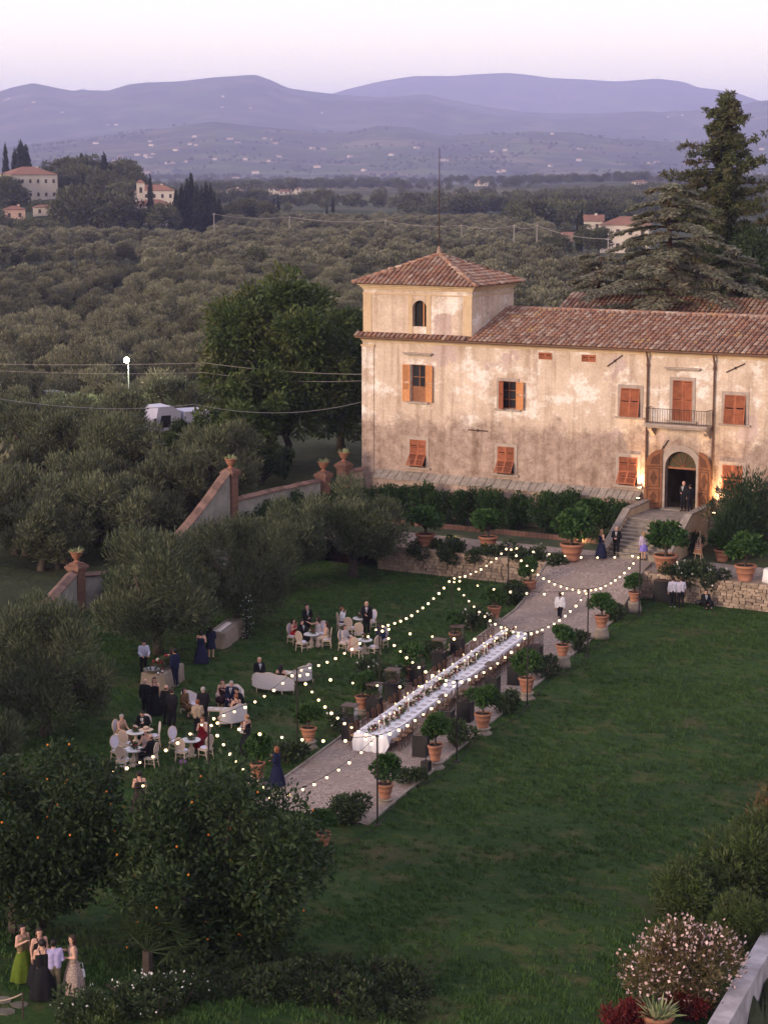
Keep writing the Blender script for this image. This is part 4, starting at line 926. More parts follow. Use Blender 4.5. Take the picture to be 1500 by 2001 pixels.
knoll = [(90, 318, 365, 920), (120, 308, 360, 935), (140, 310, 360, 930), (185, 306, 360, 935), (225, 318, 372, 900), (242, 314, 372, 890), (255, 325, 378, 880), (268, 336, 385, 870), (130, 330, 395, 860), (150, 324, 390, 870), (175, 322, 390, 865), (200, 335, 400, 850), (225, 345, 405, 840), (245, 352, 415, 820), (5, 345, 420, 840), (15, 352, 430, 820), (70, 388, 432, 790), (82, 398, 436, 780), (125, 372, 445, 760), (150, 360, 460, 745), (172, 372, 465, 735), (195, 365, 468, 728), (218, 375, 470, 722), (238, 385, 472, 716), (0, 412, 475, 720), (22, 422, 478, 712), (48, 425, 478, 705), (75, 428, 478, 700), (100, 430, 478, 698), (320, 398, 445, 705), (262, 430, 460, 700), (455, 395, 440, 790), (475, 390, 436, 800), (490, 388, 432, 820), (510, 392, 436, 800), (522, 398, 440, 790), (440, 402, 442, 760)]
for k, (px, a, b_, d) in enumerate(knoll): stand('broadleaf_tree', RTM[k % 3], RTR, px, a, b_, d, 'dark rounded tree ' + ('close around the white three storey villa' if px < 110 else 'in the wood between white villa and bell tower' if px < 260 else 'beside the bell tower house' if px < 430 else 'past the thick cypress clump'), 'rounded trees on the knoll', 10.2, 1.05)
for k, (px, a, b_, d) in enumerate([(1150, 440, 466, 540), (1172, 442, 474, 520), (1075, 462, 486, 520), (1105, 458, 484, 505), (505, 480, 520, 420), (425, 500, 528, 410), (1250, 470, 500, 480)]): stand('broadleaf_tree', RTM[k % 3], RTR, px, a, b_, d, 'dark rounded tree standing out among the paler olives', 'rounded trees among the olives', 10.2, 1.0)
# ---- hedge shrubs, yew, climbers
def shrub_mesh(h, w, n, ln, wd, lm, seed, lob=14, up=.2, flowers=None):
    cl = crown_clumps(lob, w / 2, h * .5, h * .50, w * .15, w * .25, seed, -.95); V, Q = foliage(cl, n, ln, wd, up=up, jit=.7, shell=.35, seed=seed); me = npmesh('foliage', V, Q, lm); fm = None
    if flowers: V, Q = foliage([(c[0], c[1], c[2], c[3] * 1.06) for c in cl if c[2] > h * .3], flowers[0], flowers[1], flowers[1] * .8, up=.8, jit=.9, shell=.85, seed=seed + 1); fm = npmesh('blossom', V, Q, flowers[2])
    return me, fm
def stems(h, w, seed, n=6):
    mb = MB(); r = random.Random(seed)
    for k in range(n): a = r.uniform(0, 6.28); mb.tube([(0, 0, -.1), (math.cos(a) * w * .2, math.sin(a) * w * .2, h * .4), (math.cos(a) * w * .35, math.sin(a) * w * .35, h * .75)], [.03, .02, .01], 4, False)
    return mb.mesh('stems', M_bark)
def shrub(name, label, loc, me, st, rz=0, sc=1.0, group=None, cat='shrub'):
    t = thing(name, label, cat, loc, rz, group, sc); ob('stems', st, t); ob('foliage', me[0], t)
    if me[1]: ob('blossom', me[1], t)
    return t
HS = [shrub_mesh(2.5, 2.6, 4200, .17, .085, L_hedge, 101 + k) for k in range(3)]; HST = stems(2.5, 2.4, 1)
for k, x in enumerate(np.linspace(-20.4, -3.2, 11)): shrub('citrus_hedge_shrub', 'dark green citrus bush in the villa foot hedge, %s from the stairs' % ordw(11 - k), (x, -2.05 + .12 * (k % 2), 1.55), HS[k % 3], HST, k * 1.3, (1, .74, random.uniform(1.04, 1.22)), 'hedge bushes along the villa foot')
YW = shrub_mesh(5.4, 5.6, 15000, .32, .05, L_yew, 111, 26, up=1.1); p = G(1462, 1078, 1.65); shrub('yew_bush', 'large dark yew bush beside the staircase hiding part of the villa', (p[0] + .55, -3.7, 1.35), YW, stems(5, 4, 2), 0, (1, .8, .98))
SM = [shrub_mesh(.95, 1.35, 1500, .12, .06, L_dark, 121 + k, 9) for k in range(3)]; SMF = [shrub_mesh(1.0, 1.4, 1500, .12, .06, L_dark, 131 + k, 9, flowers=(26, .11, L_whit)) for k in range(3)]; SST = stems(.9, 1.2, 3)
for k, (px, py, s, fl, lab) in enumerate([
        (690, 1608, 1.45, 0, 'wide low bush at the open end of the gravel path'), (802, 1532, 1.0, 0, 'loose pale bush beside the first lemon pot of the lawn row'), (893, 1460, 1.35, 0, 'bush beside the black speaker stand'),
        (985, 1393, 1.25, 0, 'bush between the third and fourth lawn row lemon pots'), (1064, 1322, 1.3, 0, 'bush beside the fourth lawn row lemon pot'), (1128, 1270, 1.2, 0, 'bush beside the fifth lawn row lemon pot'), (1205, 1212, 1.25, 0, 'bush between the two lemon pots nearest the ramp'),
        (562, 1492, 1.35, 0, 'bush between the navy dressed woman and the gravel'), (655, 1425, 1.1, 1, 'white flowering bush behind the first black heater'), (757, 1345, 1.35, 1, 'white flowering bush among the glass topped heaters'), (728, 1330, 1.2, 1, 'white flowering bush near a tall pole on the lounge side'), (845, 1290, 1.1, 0, 'dark bush behind the dining chairs'), (925, 1232, 1.35, 1, 'white flowering bush between two lounge row lemon pots'), (990, 1180, 1.6, 0, 'full dark bush beside the lemon pot under the rubble wall'), (1010, 1172, 1.3, 0, 'dark bush touching a stone pedestal below the rubble wall')]):
    g = G(px, py); shrub('garden_bush', lab, (g[0], g[1], lz(g[0], g[1]) - .05), (SMF if fl else SM)[k % 3], SST, k * 1.1, s)
for k, (px, py, z, s, lab) in enumerate([
        (955, 1105, 1.3, 1.7, 'white rose bush spilling over the rubble wall behind the tall pole'), (1010, 1108, 1.3, 1.6, 'white rose bush over the rubble wall beside the big ramp pot'), (1060, 1112, 1.4, 1.3, 'low rose bush at the end of the rubble wall'), (905, 1098, 1.3, 1.5, 'trailing shrub over the middle of the rubble wall'), (800, 1088, 1.3, 1.6, 'dark shrub at the olive end of the rubble wall'), (858, 1092, 1.3, 1.75, 'dark shrub hanging over the rubble wall near the broad terrace pot'), (880, 1080, 1.4, 1.3, 'dark shrub on the rubble wall next to a garden spotlight'),
        (1310, 1128, 1.4, 1.4, 'white rose bush above the two waiters'), (1350, 1126, 1.4, 1.6, 'white rose bush at the foot of the easel'), (1390, 1132, 1.4, 1.5, 'rose bush trailing above the seated musician'), (1340, 1000, 1.7, 1.9, 'leafy bush at the staircase foot behind the huge pot'), (1355, 1080, 1.6, 1.5, 'ferny bush beside the easel'), (1210, 1075, 1.6, .8, 'small shrub at the foot of the stair parapet')]):
    g = G(px, py, z); g[1] = min(max(g[1], -9.3), -3.4); shrub('rose_bush', lab, (g[0], g[1], z - .1 if g[1] > -8.8 else z - .55), (SMF if k not in (3, 4, 5, 6, 10, 11, 12) else SM)[k % 3], SST, k, s)
# ---- big orange trees in the near corner
def orange_tree(label, loc, h, w, n, seed):
    t = thing('orange_tree', label, 'tree', loc); mb = MB(); trunk(mb, h * .2, .2, .16, seed, .1, 8); cl = crown_clumps(46, w / 2, h * .50, h * .49, w * .10, w * .17, seed, -.95, fill=.72); limbs(mb, (0, 0, 0), cl, .1, 12, seed, h * .2); mb.build('trunk', M_bark, t, True)
    V, Q = foliage(cl, n, .21, .085, up=.1, out=.8, jit=.8, shell=.3, seed=seed); ob('crown', npmesh('crown', V, Q, L_orange), t)
    r = random.Random(seed); f = MB()
    for k in range(95):
        c = r.choice(cl); d = Vector((r.gauss(0, 1), r.gauss(0, 1), r.gauss(0, .9))).normalized(); f.ball((c[0] + d.x * c[3] * 1.02, c[1] + d.y * c[3] * 1.02, c[2] + d.z * c[5] * 1.02), .037, 6, 4)
    tag(f.build('oranges', M_fruit, t, True), kind='stuff'); return t
orange_tree('large round orange tree dotted with ripe fruit beside the gravel path end', (10.5, -65.8, .1), 6.35, 7.7, 37000, 141)
orange_tree('orange tree dotted with fruit above the group of five guests', (4.9, -67.4, .7), 6.3, 6.4, 24000, 143)
# ---- near right border
OL = [shrub_mesh(2.4, 3.1, 7500, .20, .05, L_lime, 151 + k, 20, up=.5) for k in range(2)]; RU = [shrub_mesh(2.4, 2.9, 4500, .20, .06, L_rust, 155 + k, 14, up=.5) for k in range(2)]
for k, (x, y, m_, s, lab) in enumerate([(22.6, -41.0, RU[0], 1.1, 'rust tinged bush at the far end of the border hedge'), (22.2, -44.2, OL[0], 1.0, 'yellow green bush next to the rust tinged hedge end'), (22.6, -47.2, RU[1], 1.1, 'brownish bush in the middle of the border hedge'), (22.8, -50.2, OL[1], 1.05, 'long leaved green bush in the middle of the border hedge'), (22.9, -53.4, OL[0], 1.15, 'long leaved bright bush right behind the pink oleander'), (21.9, -55.4, OL[1], .9, 'feathery light green bush touching the pink oleander'), (24.2, -56.4, OL[1], .75, 'small dark leaved bush between pink oleander and white wall')]): shrub('border_bush', lab, (x, y, -.1), m_, SST, k, s)
PO = shrub_mesh(2.3, 3.6, 8500, .16, .05, L_rust, 161, 22, up=.5, flowers=(1300, .11, L_blos)); shrub('oleander_bush', 'wide oleander bush covered in pale pink blossom', (G(1330, 1962)[0], G(1330, 1962)[1], -.1), PO, stems(2, 3, 5), .4, 1.0)
CR = shrub_mesh(.95, 1.9, 3200, .13, .06, L_crim, 163, 11); shrub('crimson_shrub', 'low crimson leaved shrub beside the terracotta agave pot', (G(1222, 2012)[0], G(1222, 2012)[1], 0), CR, SST, 0, .85); shrub('crimson_shrub', 'crimson leaved shrub behind the agave pot by the white wall', (G(1335, 1992)[0], G(1335, 1992)[1], 0), CR, SST, 2, .75)
# ---- near left bottom: ground plants, white flowers, palm
WF = [shrub_mesh(.9, 1.5, 1900, .10, .045, L_dark, 171 + k, 9, flowers=(34, .07, L_whit)) for k in range(2)]
for k, (px, py, s, lab) in enumerate([(150, 2010, 1.25, 'white flowering shrub at the foot of the stone steps'), (255, 1985, 1.2, 'white flowering shrub beside the little palm'), (310, 1995, 1.25, 'white flowering shrub beyond the little palm'), (350, 1980, 1.1, 'sparse white flowering shrub past the palm')]): g = G(px, py, .6); shrub('white_flower_bush', lab, (g[0], g[1], lz(g[0], g[1]) - .15), WF[k % 2], SST, k, s)
g = G(205, 2020, .6); LY = shrub_mesh(1.0, 1.9, 2400, .14, .06, L_lime, 175, 10, up=.8); shrub('lime_bush', 'lime green bush among the white flowers by the steps', (g[0], g[1], .35), LY, SST, 0, 1.0)
GC = [shrub_mesh(.7, 1.7, 1300, .15, .07, L_dark, 181 + k, 8) for k in range(3)]
for k in range(30):
    px = 350 + k * 15.5 + random.uniform(-8, 8); py = 1905 + (k * 37) % 95; g = G(px, py); shrub('ground_cover_plant', 'low dark leafy plant in the bed in front of the orange tree', (g[0], g[1], lz(g[0], g[1]) - .12), GC[k % 3], SST, k, random.uniform(.7, 1.15), 'low plants in the front bed')
def palm(label, loc, s=1.0, seed=1):
    t = thing('dwarf_palm', label, 'palm', loc, 0, None, s); MB().tube([(0, 0, -.1), (0, 0, .7)], [.16, .13], 7).build('trunk', M_bark, t); r = random.Random(seed)
    for k in range(17):
        a = k * 2.4; el = r.uniform(.1, 1.2); d = Vector((math.cos(a) * math.cos(el), math.sin(a) * math.cos(el), math.sin(el))); b = Vector((0, 0, .7)) + d * .75; mb = MB(); mb.tube([(0, 0, .68), b], [.018, .012], 4, False); sd_ = d.cross(Vector((0, 0, 1))).normalized(); nu = sd_.cross(d)
        for q in range(11):
            w = -1.25 + 2.5 * q / 10; e_ = b + (d * math.cos(w) + sd_ * math.sin(w)) * .62 - Vector((0, 0, .12 * abs(w))); o_ = (sd_ * math.cos(w) - d * math.sin(w)) * .028; m_ = b.lerp(e_, .5); mb.add([b, m_ + o_, e_, m_ - o_], [(0, 1, 2, 3)])
        mb.build('frond', L_dark, t)
g = G(290, 1925, .5); palm('little fan palm between the white flowers and the orange tree', (g[0], g[1], lz(g[0], g[1])), 1.15); g = G(25, 1835, .8); palm('fan palm under the orange tree behind the woman in green', (g[0] - .6, g[1] + .8, lz(g[0], g[1])), 1.3, 5)
for k, (px, py, z, s, lab) in enumerate([(250, 1190, 0, 2.2, 'dark laurel bush inside the garden wall below the small urn pillar'), (205, 1180, 0, 1.7, 'laurel bush under the small urn pillar'), (455, 1000, .8, 1.9, 'ivy clump lit from below beside the tall wall')]):
    g = G(px, py, z); shrub('ivy_bush' if k > 1 else 'laurel_bush', lab, (max(g[0], -22.6), g[1], z - .3), GC[k % 3], SST, k, (s * .8, s * .8, s * 1.7))
for k, (x, y, lab) in enumerate([(-23.3, -12.2, 'ivy mass under the tall brick pillar'), (-23.1, -10.2, 'ivy mass on the low coping wall next to the tall pillar'), (-22.9, -8.2, 'ivy mass on the middle of the low coping wall'), (-22.5, -6.2, 'ivy mass on the low coping wall next to the second pillar'), (-22.2, -3.4, 'ivy mass between the two pillars nearest the villa')]): shrub('ivy_bush', lab, (x + .35, y, .9), HS[k % 3], SST, k * 2, (.62, .95, 1.28))
# grass blades standing in the lawn
gb = MB(); r = random.Random(2)
for k in range(16):
    a = r.uniform(0, 6.28); b = (r.gauss(0, .09), r.gauss(0, .09)); h = r.uniform(.05, .12); w = .012; d = (math.cos(a), math.sin(a)); q = r.uniform(.02, .07)
    gb.add([(b[0] - d[1] * w, b[1] + d[0] * w, 0), (b[0] + d[1] * w, b[1] - d[0] * w, 0), (b[0] + d[0] * q, b[1] + d[1] * q, h)], [(0, 1, 2)])
L_grass = leafmat('grass_blades', (.024, .070, .010), (.066, .118, .022), None, rnd=.45, trans=.15)
gproto = bpy.data.objects.new('grass_tuft', gb.mesh('grass_tuft', L_grass)); gp = []; rg = np.random.default_rng(3)
while len(gp) < 42000:
    x, y = rg.uniform(-20, 24.6), rg.uniform(-72, -10)
    if pxl(y) - .1 < x < pxr(y) + .1 and y > -55: continue
    if rg.random() > .25 + 1.1 * max(0, float(fbm(x / 2.2, y / 3.5, 3)) - .38) * 3: continue
    gp.append((x, y))
_t = terr; terr = lambda x, y: lawn_z(x, y)
gn_scatter('lawn_blades', gp, gproto, .6, 1.5, 'short grass blades standing in the lawn', 'grass'); terr = _t
# ------------------------------------------------------------------ garden walls and pillars
M_rub = mat('rubble_stone', (.40, .31, .23), (.25, .18, .13), 5, .95, bump=.7, bscale=16, rnd=.3)
M_mort = mat('wall_mortar', (.16, .12, .09), (.10, .075, .055), 3, .95)
M_brick = mat('weathered_brick', (.24, .125, .086), (.15, .085, .065), 6, .9, bump=.5, rnd=.15)
M_cop = mat('coping_tile_clay', (.22, .125, .092), (.12, .082, .066), 4, .92, bump=.5, rnd=.3)
M_wallp = mat('grey_wall_plaster', (.36, .345, .30), (.19, .18, .15), .8, .95, bump=.6, bscale=8)
M_white = mat('whitewashed_wall', (.50, .46, .46), (.28, .25, .25), 1.4, .95, bump=.4, bscale=8)
M_terra = mat('terracotta_pot', (.36, .165, .10), (.26, .115, .07), 3, .85, bump=.3, rnd=.14)
M_soil = mat('soil', (.035, .024, .016), (.02, .014, .01), 8, .95)
M_ped = mat('stone_pedestal', (.30, .25, .20), (.18, .15, .12), 4, .95, bump=.5)
def rock_mesh(seed):
    r = random.Random(seed); mb = MB(); mb.box((0, 0, 0), (1, 1, 1)); mb.v = [(x * r.uniform(.72, 1.0), y * r.uniform(.8, 1.05), z * r.uniform(.7, 1.0)) for x, y, z in mb.v]; return mb.mesh('stone', M_rub)
ROCK = [rock_mesh(k) for k in range(8)]
def rubble_wall(label, x0, x1, xs1, h, y=-9.55, z0=-.1):
    t = thing('retaining_wall', label, 'wall', ((x0 + x1) / 2, y, z0)); cx = (x0 + x1) / 2
    MB().bb((x0 - cx, -.02, -.3), (x1 - cx, .55, h + .02)).build('wall_core', M_mort, t)
    z = 0.05; r = random.Random(int(x0 * 10) + 5)
    while z < h:
        hh = r.uniform(.12, .22); x = x0
        while x < xs1:
            w = r.uniform(.18, .48)
            o = ob('stone', ROCK[r.randrange(8)], t, (x + w / 2 - cx, -.03 + r.uniform(-.03, .05), z + hh / 2), 0, (w * 1.02, .24, hh * 1.02)); o.rotation_euler = (r.gauss(0, .06), r.gauss(0, .05), r.gauss(0, .08)); x += w
        z += hh * .97
    for k in range(int((xs1 - x0) / .5)):
        w = .5; ob('cap_stone', ROCK[r.randrange(8)], t, (x0 + (k + .5) * w - cx, .2, h + .04), r.gauss(0, .05), (w * 1.03, .62, r.uniform(.13, .2)))
rubble_wall('rubble stone retaining wall behind the lounge lawn', -15.8, -3.85, -3.9, 1.46)
rubble_wall('rubble stone retaining wall beside the waiters and the ramp', 1.3, 24.6, 9.4, 1.46)
kb = thing('brick_kerb', 'low pink brick kerb in front of the citrus hedge', 'kerb', (-12, -3.5, 1.5))
x = -9.0
while x < 9.6: w = .26; MB().bb((x + .01, -.09, -.2), (x + w - .01, .09, .42 + random.uniform(-.012, .012))).build('brick', M_brick, kb); x += w
def wall_run(name, label, pts, th=.42, zb=-1.0, m=None, tiles=True, step=.55, seed=1):
    """pts: (x, y, ztop); tiled, ridged coping laid piece by piece"""
    t = thing(name, label, 'wall', (pts[0][0], pts[0][1], zb)); o = Vector((pts[0][0], pts[0][1], zb)); mb = MB(); r = random.Random(seed)
    for a, b_ in zip(pts[:-1], pts[1:]):
        A = Vector(a); B = Vector(b_); d = Vector((B.x - A.x, B.y - A.y, 0)).normalized(); n_ = Vector((-d.y, d.x, 0)) * th / 2; vs = [Vector((p.x, p.y, z)) + s * n_ - o for p, z in ((A, zb), (B, zb), (A, A.z), (B, B.z)) for s in (-1, 1)]
        mb.add(vs, [(0, 2, 6, 4), (1, 5, 7, 3), (4, 6, 7, 5), (0, 4, 5, 1), (2, 3, 7, 6)])
    mb.build('wall_body', m or M_wallp, t)
    if tiles:
        for a, b_ in zip(pts[:-1], pts[1:]):
            A = Vector(a); B = Vector(b_); L = (B - A).length; n = max(1, round(L / step)); d = Vector((B.x - A.x, B.y - A.y, 0)).normalized(); n_ = Vector((-d.y, d.x, 0)) * (th / 2 + .12)
            for k in range(n):
                p = A.lerp(B, k / n) - o; q = A.lerp(B, (k + .97) / n) - o; j = r.uniform(-.02, .02); u = Vector((0, 0, 1))
                MB().add([p - n_, q - n_, q + n_, p + n_, p - n_ + u * (.06 + j), q - n_ + u * (.05 + j), q + n_ + u * (.05 + j), p + n_ + u * (.06 + j), p + u * (.21 + j), q + u * (.20 + j)], [(0, 3, 2, 1), (0, 1, 5, 4), (2, 3, 7, 6), (4, 5, 9, 8), (6, 7, 8, 9), (0, 4, 8, 7, 3), (1, 2, 6, 9, 5)]).build('coping_tile', M_cop, t)
    return t
sw = [(-24, -13.7, 5.85), (-24, -14.7, 5.2), (-24, -15.8, 4.5), (-24, -17.2, 3.65), (-24, -18.6, 2.95), (-24, -20.2, 2.3), (-24, -21.6, 1.85), (-24, -23, 1.62), (-24, -24.6, 1.58), (-24, -26.2, 1.72), (-24, -28.2, 2.0)]
wall_run('garden_wall', 'swooping garden wall with tiled coping between the tall pillar and the small urn pillar', sw)
wall_run('garden_wall', 'lower garden wall with tiled coping running down from the small urn pillar', [(-24, -28.7, 2.25), (-22.4, -32.4, 1.9), (-20.9, -36.0, 1.55), (-19.6, -40, 1.4), (-18.6, -46, 1.35), (-18.2, -58, 1.3)])
wall_run('garden_wall', 'low wall with terracotta coping between the two brick pillars near the villa', [(-24, -12.9, 4.0), (-23.6, -9.5, 4.1), (-22.9, -4.9, 4.2)], zb=0, m=M_wallp)
wall_run('garden_wall', 'short rubble wall stub joining the last pillar to the villa corner', [(-22.8, -1.6, 4.3), (-22.3, -.4, 4.4)], zb=1, m=M_rub)
wall_run('boundary_wall', 'pale whitewashed wall along the border beside the oleander', [(23.9, -40, .6), (24.4, -50, .6), (24.8, -54.6, .6), (25.4, -59.2, .6), (26.0, -63.8, .6), (27.6, -76, .6)], th=.55, zb=-3.5, m=M_white, tiles=False)
for k, (x, y, z0, zt) in enumerate([(-24, -28.45, 0, 2.75), (-24, -13.3, 0, 6.0), (-22.8, -4.4, 1.2, 4.75), (-22.7, -2.0, 1.2, 5.1)]):
    t = thing('brick_pillar', ['small brick pillar where the swooping and the lower garden wall meet', 'tall brick pillar at the high end of the swooping wall', 'brick pillar between the low coping wall and the dry twigs', 'brick pillar closest to the villa corner'][k], 'pillar', (x, y, z0)); h = zt - z0
    zc_ = 0.0; r = random.Random(k)
    while zc_ < h - .4: MB().box((0, 0, zc_ + .045), (.66 + r.uniform(-.012, .012), .66 + r.uniform(-.012, .012), .082)).build('brick_course', M_brick, t); zc_ += .09
    MB().box((0, 0, (h - .4) / 2), (.62, .62, h - .4)).build('core', M_mort, t)
    for q, (w, zz) in enumerate(((.78, .36), (.90, .27), (.96, .18), (.8, .09), (.58, .0))): MB().box((0, 0, h - zz - .005), (w, w, .088)).build('cap_course', M_brick, t)
    u = thing('terracotta_urn', ['terracotta urn with spiky plant on the small wall pillar', 'terracotta urn with spiky plant on the tall wall pillar', 'terracotta urn with spiky plant on the pillar by the dry twigs', 'terracotta urn with spiky plant on the pillar closest to the villa'][k], 'urn', (x, y, zt + .04))
    MB().lathe([(.18, 0), (.2, .05), (.11, .1), (.1, .16), (.2, .24), (.29, .42), (.33, .54), (.37, .56), (.37, .61), (.30, .61), (.28, .5)], 14).build('bowl', M_terra, u, True)
    pl = MB(); r = random.Random(k + 9)
    for q in range(46):
        a = r.uniform(0, 6.28); el = r.uniform(.35, 1.45); d = Vector((math.cos(a) * math.cos(el), math.sin(a) * math.cos(el), math.sin(el))); b = Vector((math.cos(a) * .12, math.sin(a) * .12, .52)); L = r.uniform(.3, .5); s_ = d.cross(Vector((0, 0, 1))).normalized() * .028; pl.add([b - s_, b + s_, b + d * L * .6 + s_ * .8, b + d * L + Vector((0, 0, -.06)), b + d * L * .6 - s_ * .8], [(0, 1, 2, 3, 4)])
    pl.build('agave_blades', L_agav, u)
t = thing('agave_pot', 'terracotta pot with pale spiky plant by the crimson shrub', 'pot plant', (G(1284, 2022)[0], G(1284, 2022)[1], .0)); MB().lathe([(.3, 0), (.42, .5), (.47, .52), (.47, .62), (.4, .62), (.38, .5)], 14).build('pot', M_terra, t, True); pl = MB(); r = random.Random(77)
for q in range(70): a = r.uniform(0, 6.28); el = r.uniform(.3, 1.45); d = Vector((math.cos(a) * math.cos(el), math.sin(a) * math.cos(el), math.sin(el))); b = Vector((math.cos(a) * .2, math.sin(a) * .2, .55)); L = r.uniform(.4, .75); s_ = d.cross(Vector((0, 0, 1))).normalized() * .035; pl.add([b - s_, b + s_, b + d * L * .6 + s_ * .8, b + d * L + Vector((0, 0, -.08)), b + d * L * .6 - s_ * .8], [(0, 1, 2, 3, 4)])
pl.build('agave_blades', L_agav, t)
# ------------------------------------------------------------------ lemon pots
def lemon_proto(seed, h=1.08, w=1.36, n=2600):
    t = thing('potted_lemon_tree', 'lemon', 'potted tree', group=None)
    MB().lathe([(.21, 0), (.23, .05), (.22, .06), (.28, .30), (.295, .31), (.295, .34), (.315, .50), (.365, .52), (.365, .60), (.315, .61), (.30, .55)], 18, cap=True).build('pot', M_terra, t, True)
    MB().lathe([(.002, .55), (.31, .56)], 14, cap=False).build('soil', M_soil, t)
    mb = MB(); cl = crown_clumps(16, w / 2, h * .5, .66 + h * .56, w * .14, w * .24, seed, -.8); trunk(mb, .5, .05, .04, seed, .04, 6, (0, 0, .55)); limbs(mb, (0, 0, .55), cl, .03, 8, seed, .4); mb.build('trunk', M_bark, t, True)
    V, Q = foliage(cl, n, .15, .075, up=.1, jit=.8, shell=.3, seed=seed); ob('crown', npmesh('crown', V, Q, L_lemon), t); return Proto(t)
LM = [lemon_proto(201 + k) for k in range(3)]
PED = MB().lathe([(.40, 0), (.40, .08), (.30, .14), (.27, .26), (.33, .34), (.33, .40)], 14).mesh('stone_pedestal', M_ped, True); PEDT = MB().lathe([(.42, 0), (.40, .3), (.33, .6), (.35, .72)], 12).mesh('stone_pedestal', M_ped, True)
ords = ['first', 'second', 'third', 'fourth', 'fifth', 'sixth', 'seventh', 'eighth']
rowR = [(752, 1568, .18), (850, 1500, .3), (943, 1434, .3), (1028, 1366, .34), (1098, 1305, .61), (1174, 1248, .61), (1238, 1196, .61)]; rowL = [(504, 1532, .25), (603, 1462, .34), (708, 1395, .25), (803, 1338, .3), (888, 1272, .34), (965, 1222, .42), (1034, 1172, .42)]
for nm, row in (('open lawn', rowR), ('lounge', rowL)):
    for k, (px, py, ph) in enumerate(row):
        g = G(px, py); o_ = ords[len(row) - 1 - k]; z = lz(g[0], g[1])
        tag(ob('stone_pedestal', PEDT if ph > .6 else PED, None, (g[0], g[1], z - .02), 0, (1, 1, (ph + .02) / (.72 if ph > .6 else .40))), 'stone pedestal under the %s lemon pot from the ramp, %s row' % (o_, nm), 'pedestal', 'pedestals of the lemon pots')
        LM[k % 3].place((g[0], g[1], z + ph), k * 1.7, 'lemon tree in terracotta pot, %s from the ramp in the %s row' % (o_, nm), 'potted lemon trees lining the path', (random.uniform(.84, 1.14), random.uniform(.84, 1.14), random.uniform(.82, 1.16)))
for k, (px, py, z, s, lab) in enumerate([(1100, 1106, 1.45, 1.85, 'huge lemon pot where the ramp meets the terrace on the hedge side'), (1294, 1119, 1.5, 1.9, 'huge bushy pot at the stair foot above the rubble wall'), (808, 1076, 1.5, 1.6, 'broad low pot with bushy citrus at the far end of the terrace'), (953, 1074, 1.5, 1.55, 'wide pot with round citrus on the terrace gravel'), (1410, 1096, 1.6, 1.3, 'terracotta pot with small plant below the yew'), (1452, 1134, 1.5, 1.65, 'wide bushy pot by the white round table'), (1150, 1058, 1.6, 1.6, 'citrus pot in front of the hedge close to the stairs')]):
    g = G(px, py, z); x_, y_ = g[0], max(g[1], -8.9); LM[k % 3].place((x_, y_, float(terrace_z(x_, y_)) + (0.14 if k == 0 else 0)), k, lab, 'citrus pots on the terrace', (s * 1.05, s * 1.05, s * .9))
g = G(632, 1652); LM[1].place((g[0], g[1], 0), 1, 'small citrus pot half hidden behind the big orange tree', None, .8)
# ------------------------------------------------------------------ poles and festoon lights
M_bulb = mat('festoon_bulb', (1, .8, .5), emit=(1.0, .70, .34), est=3.0)
M_pole = mat('dark_pole', (.018, .015, .013), (.03, .025, .02), 5, .6); M_cable = mat('black_cable', (.014, .012, .011), (.02, .018, .016), 5, .6)
LP = [(2.46, -60.67), (1.58, -53.11), (.5, -45.02), (-.75, -36.16), (-2.85, -24.74), (-4.45, -15.21)]; RP = [(9.14, -59.76), (8.38, -52.1), (7.18, -43.41), (5.94, -34.13), (4.47, -24.11), (3.06, -14.02)]
LP = [tuple(G(*p, 3.45)[:2]) for p in [(206, 1508), (407, 1402), (580, 1307), (741, 1221), (882, 1127), (993, 1064)]]; RP = [tuple(G(*p, 3.45)[:2]) for p in [(553, 1551), (737, 1437), (893, 1329), (1031, 1235), (1149, 1151), (1250, 1081)]]
pole_m = MB().tube([(0, 0, -.1), (0, 0, 3.45)], .035, 6).mesh('shaft', M_pole); foot_m = MB().lathe([(.16, 0), (.15, .04), (.05, .06)], 10).mesh('foot', M_pole); hook_m = MB().tube([(-.08, 0, 3.40), (0, 0, 3.47), (.08, 0, 3.40)], .015, 4).mesh('hook', M_pole)
for nm, row in (('lounge', LP), ('open lawn', RP)):
    for k, (x, y) in enumerate(row):
        t = thing('light_pole', 'dark pole carrying light strings, %s from the ramp on the %s side' % (ords[5 - k], nm), 'pole', (x, y, lz(x, y)), 0, 'poles of the festoon lights'); ob('shaft', pole_m, t); ob('foot', foot_m, t); ob('hook', hook_m, t)
BULB = MB().ball((0, 0, -.10), .055, 10, 7).mesh('bulb', M_bulb, True); SOCK = MB().lathe([(.028, -.055), (.022, 0)], 6).mesh('socket', M_cable)
def festoon(a, b_, label, sag=.42, gap=.86):
    A = Vector((*a, 3.45 + lz(*a))); B = Vector((*b_, 3.45 + lz(*b_))); L = (B - A).length; n = max(4, int(L / gap)); t = thing('light_string', label, 'string light', A, 0, 'festoon light strings'); sag = sag * (L / 10) ** 1.3
    f = lambda u: A.lerp(B, u) - A - Vector((0, 0, 4 * sag * u * (1 - u)))
    MB().tube([f(u) for u in np.linspace(0, 1, 17)], .011, 4, False).build('cable', M_cable, t)
    for k in range(n):
        p = f((k + .5 + random.uniform(-.06, .06)) / n); ob('bulb', BULB, t, p, 0, random.uniform(.82, 1.15)); ob('socket', SOCK, t, p)
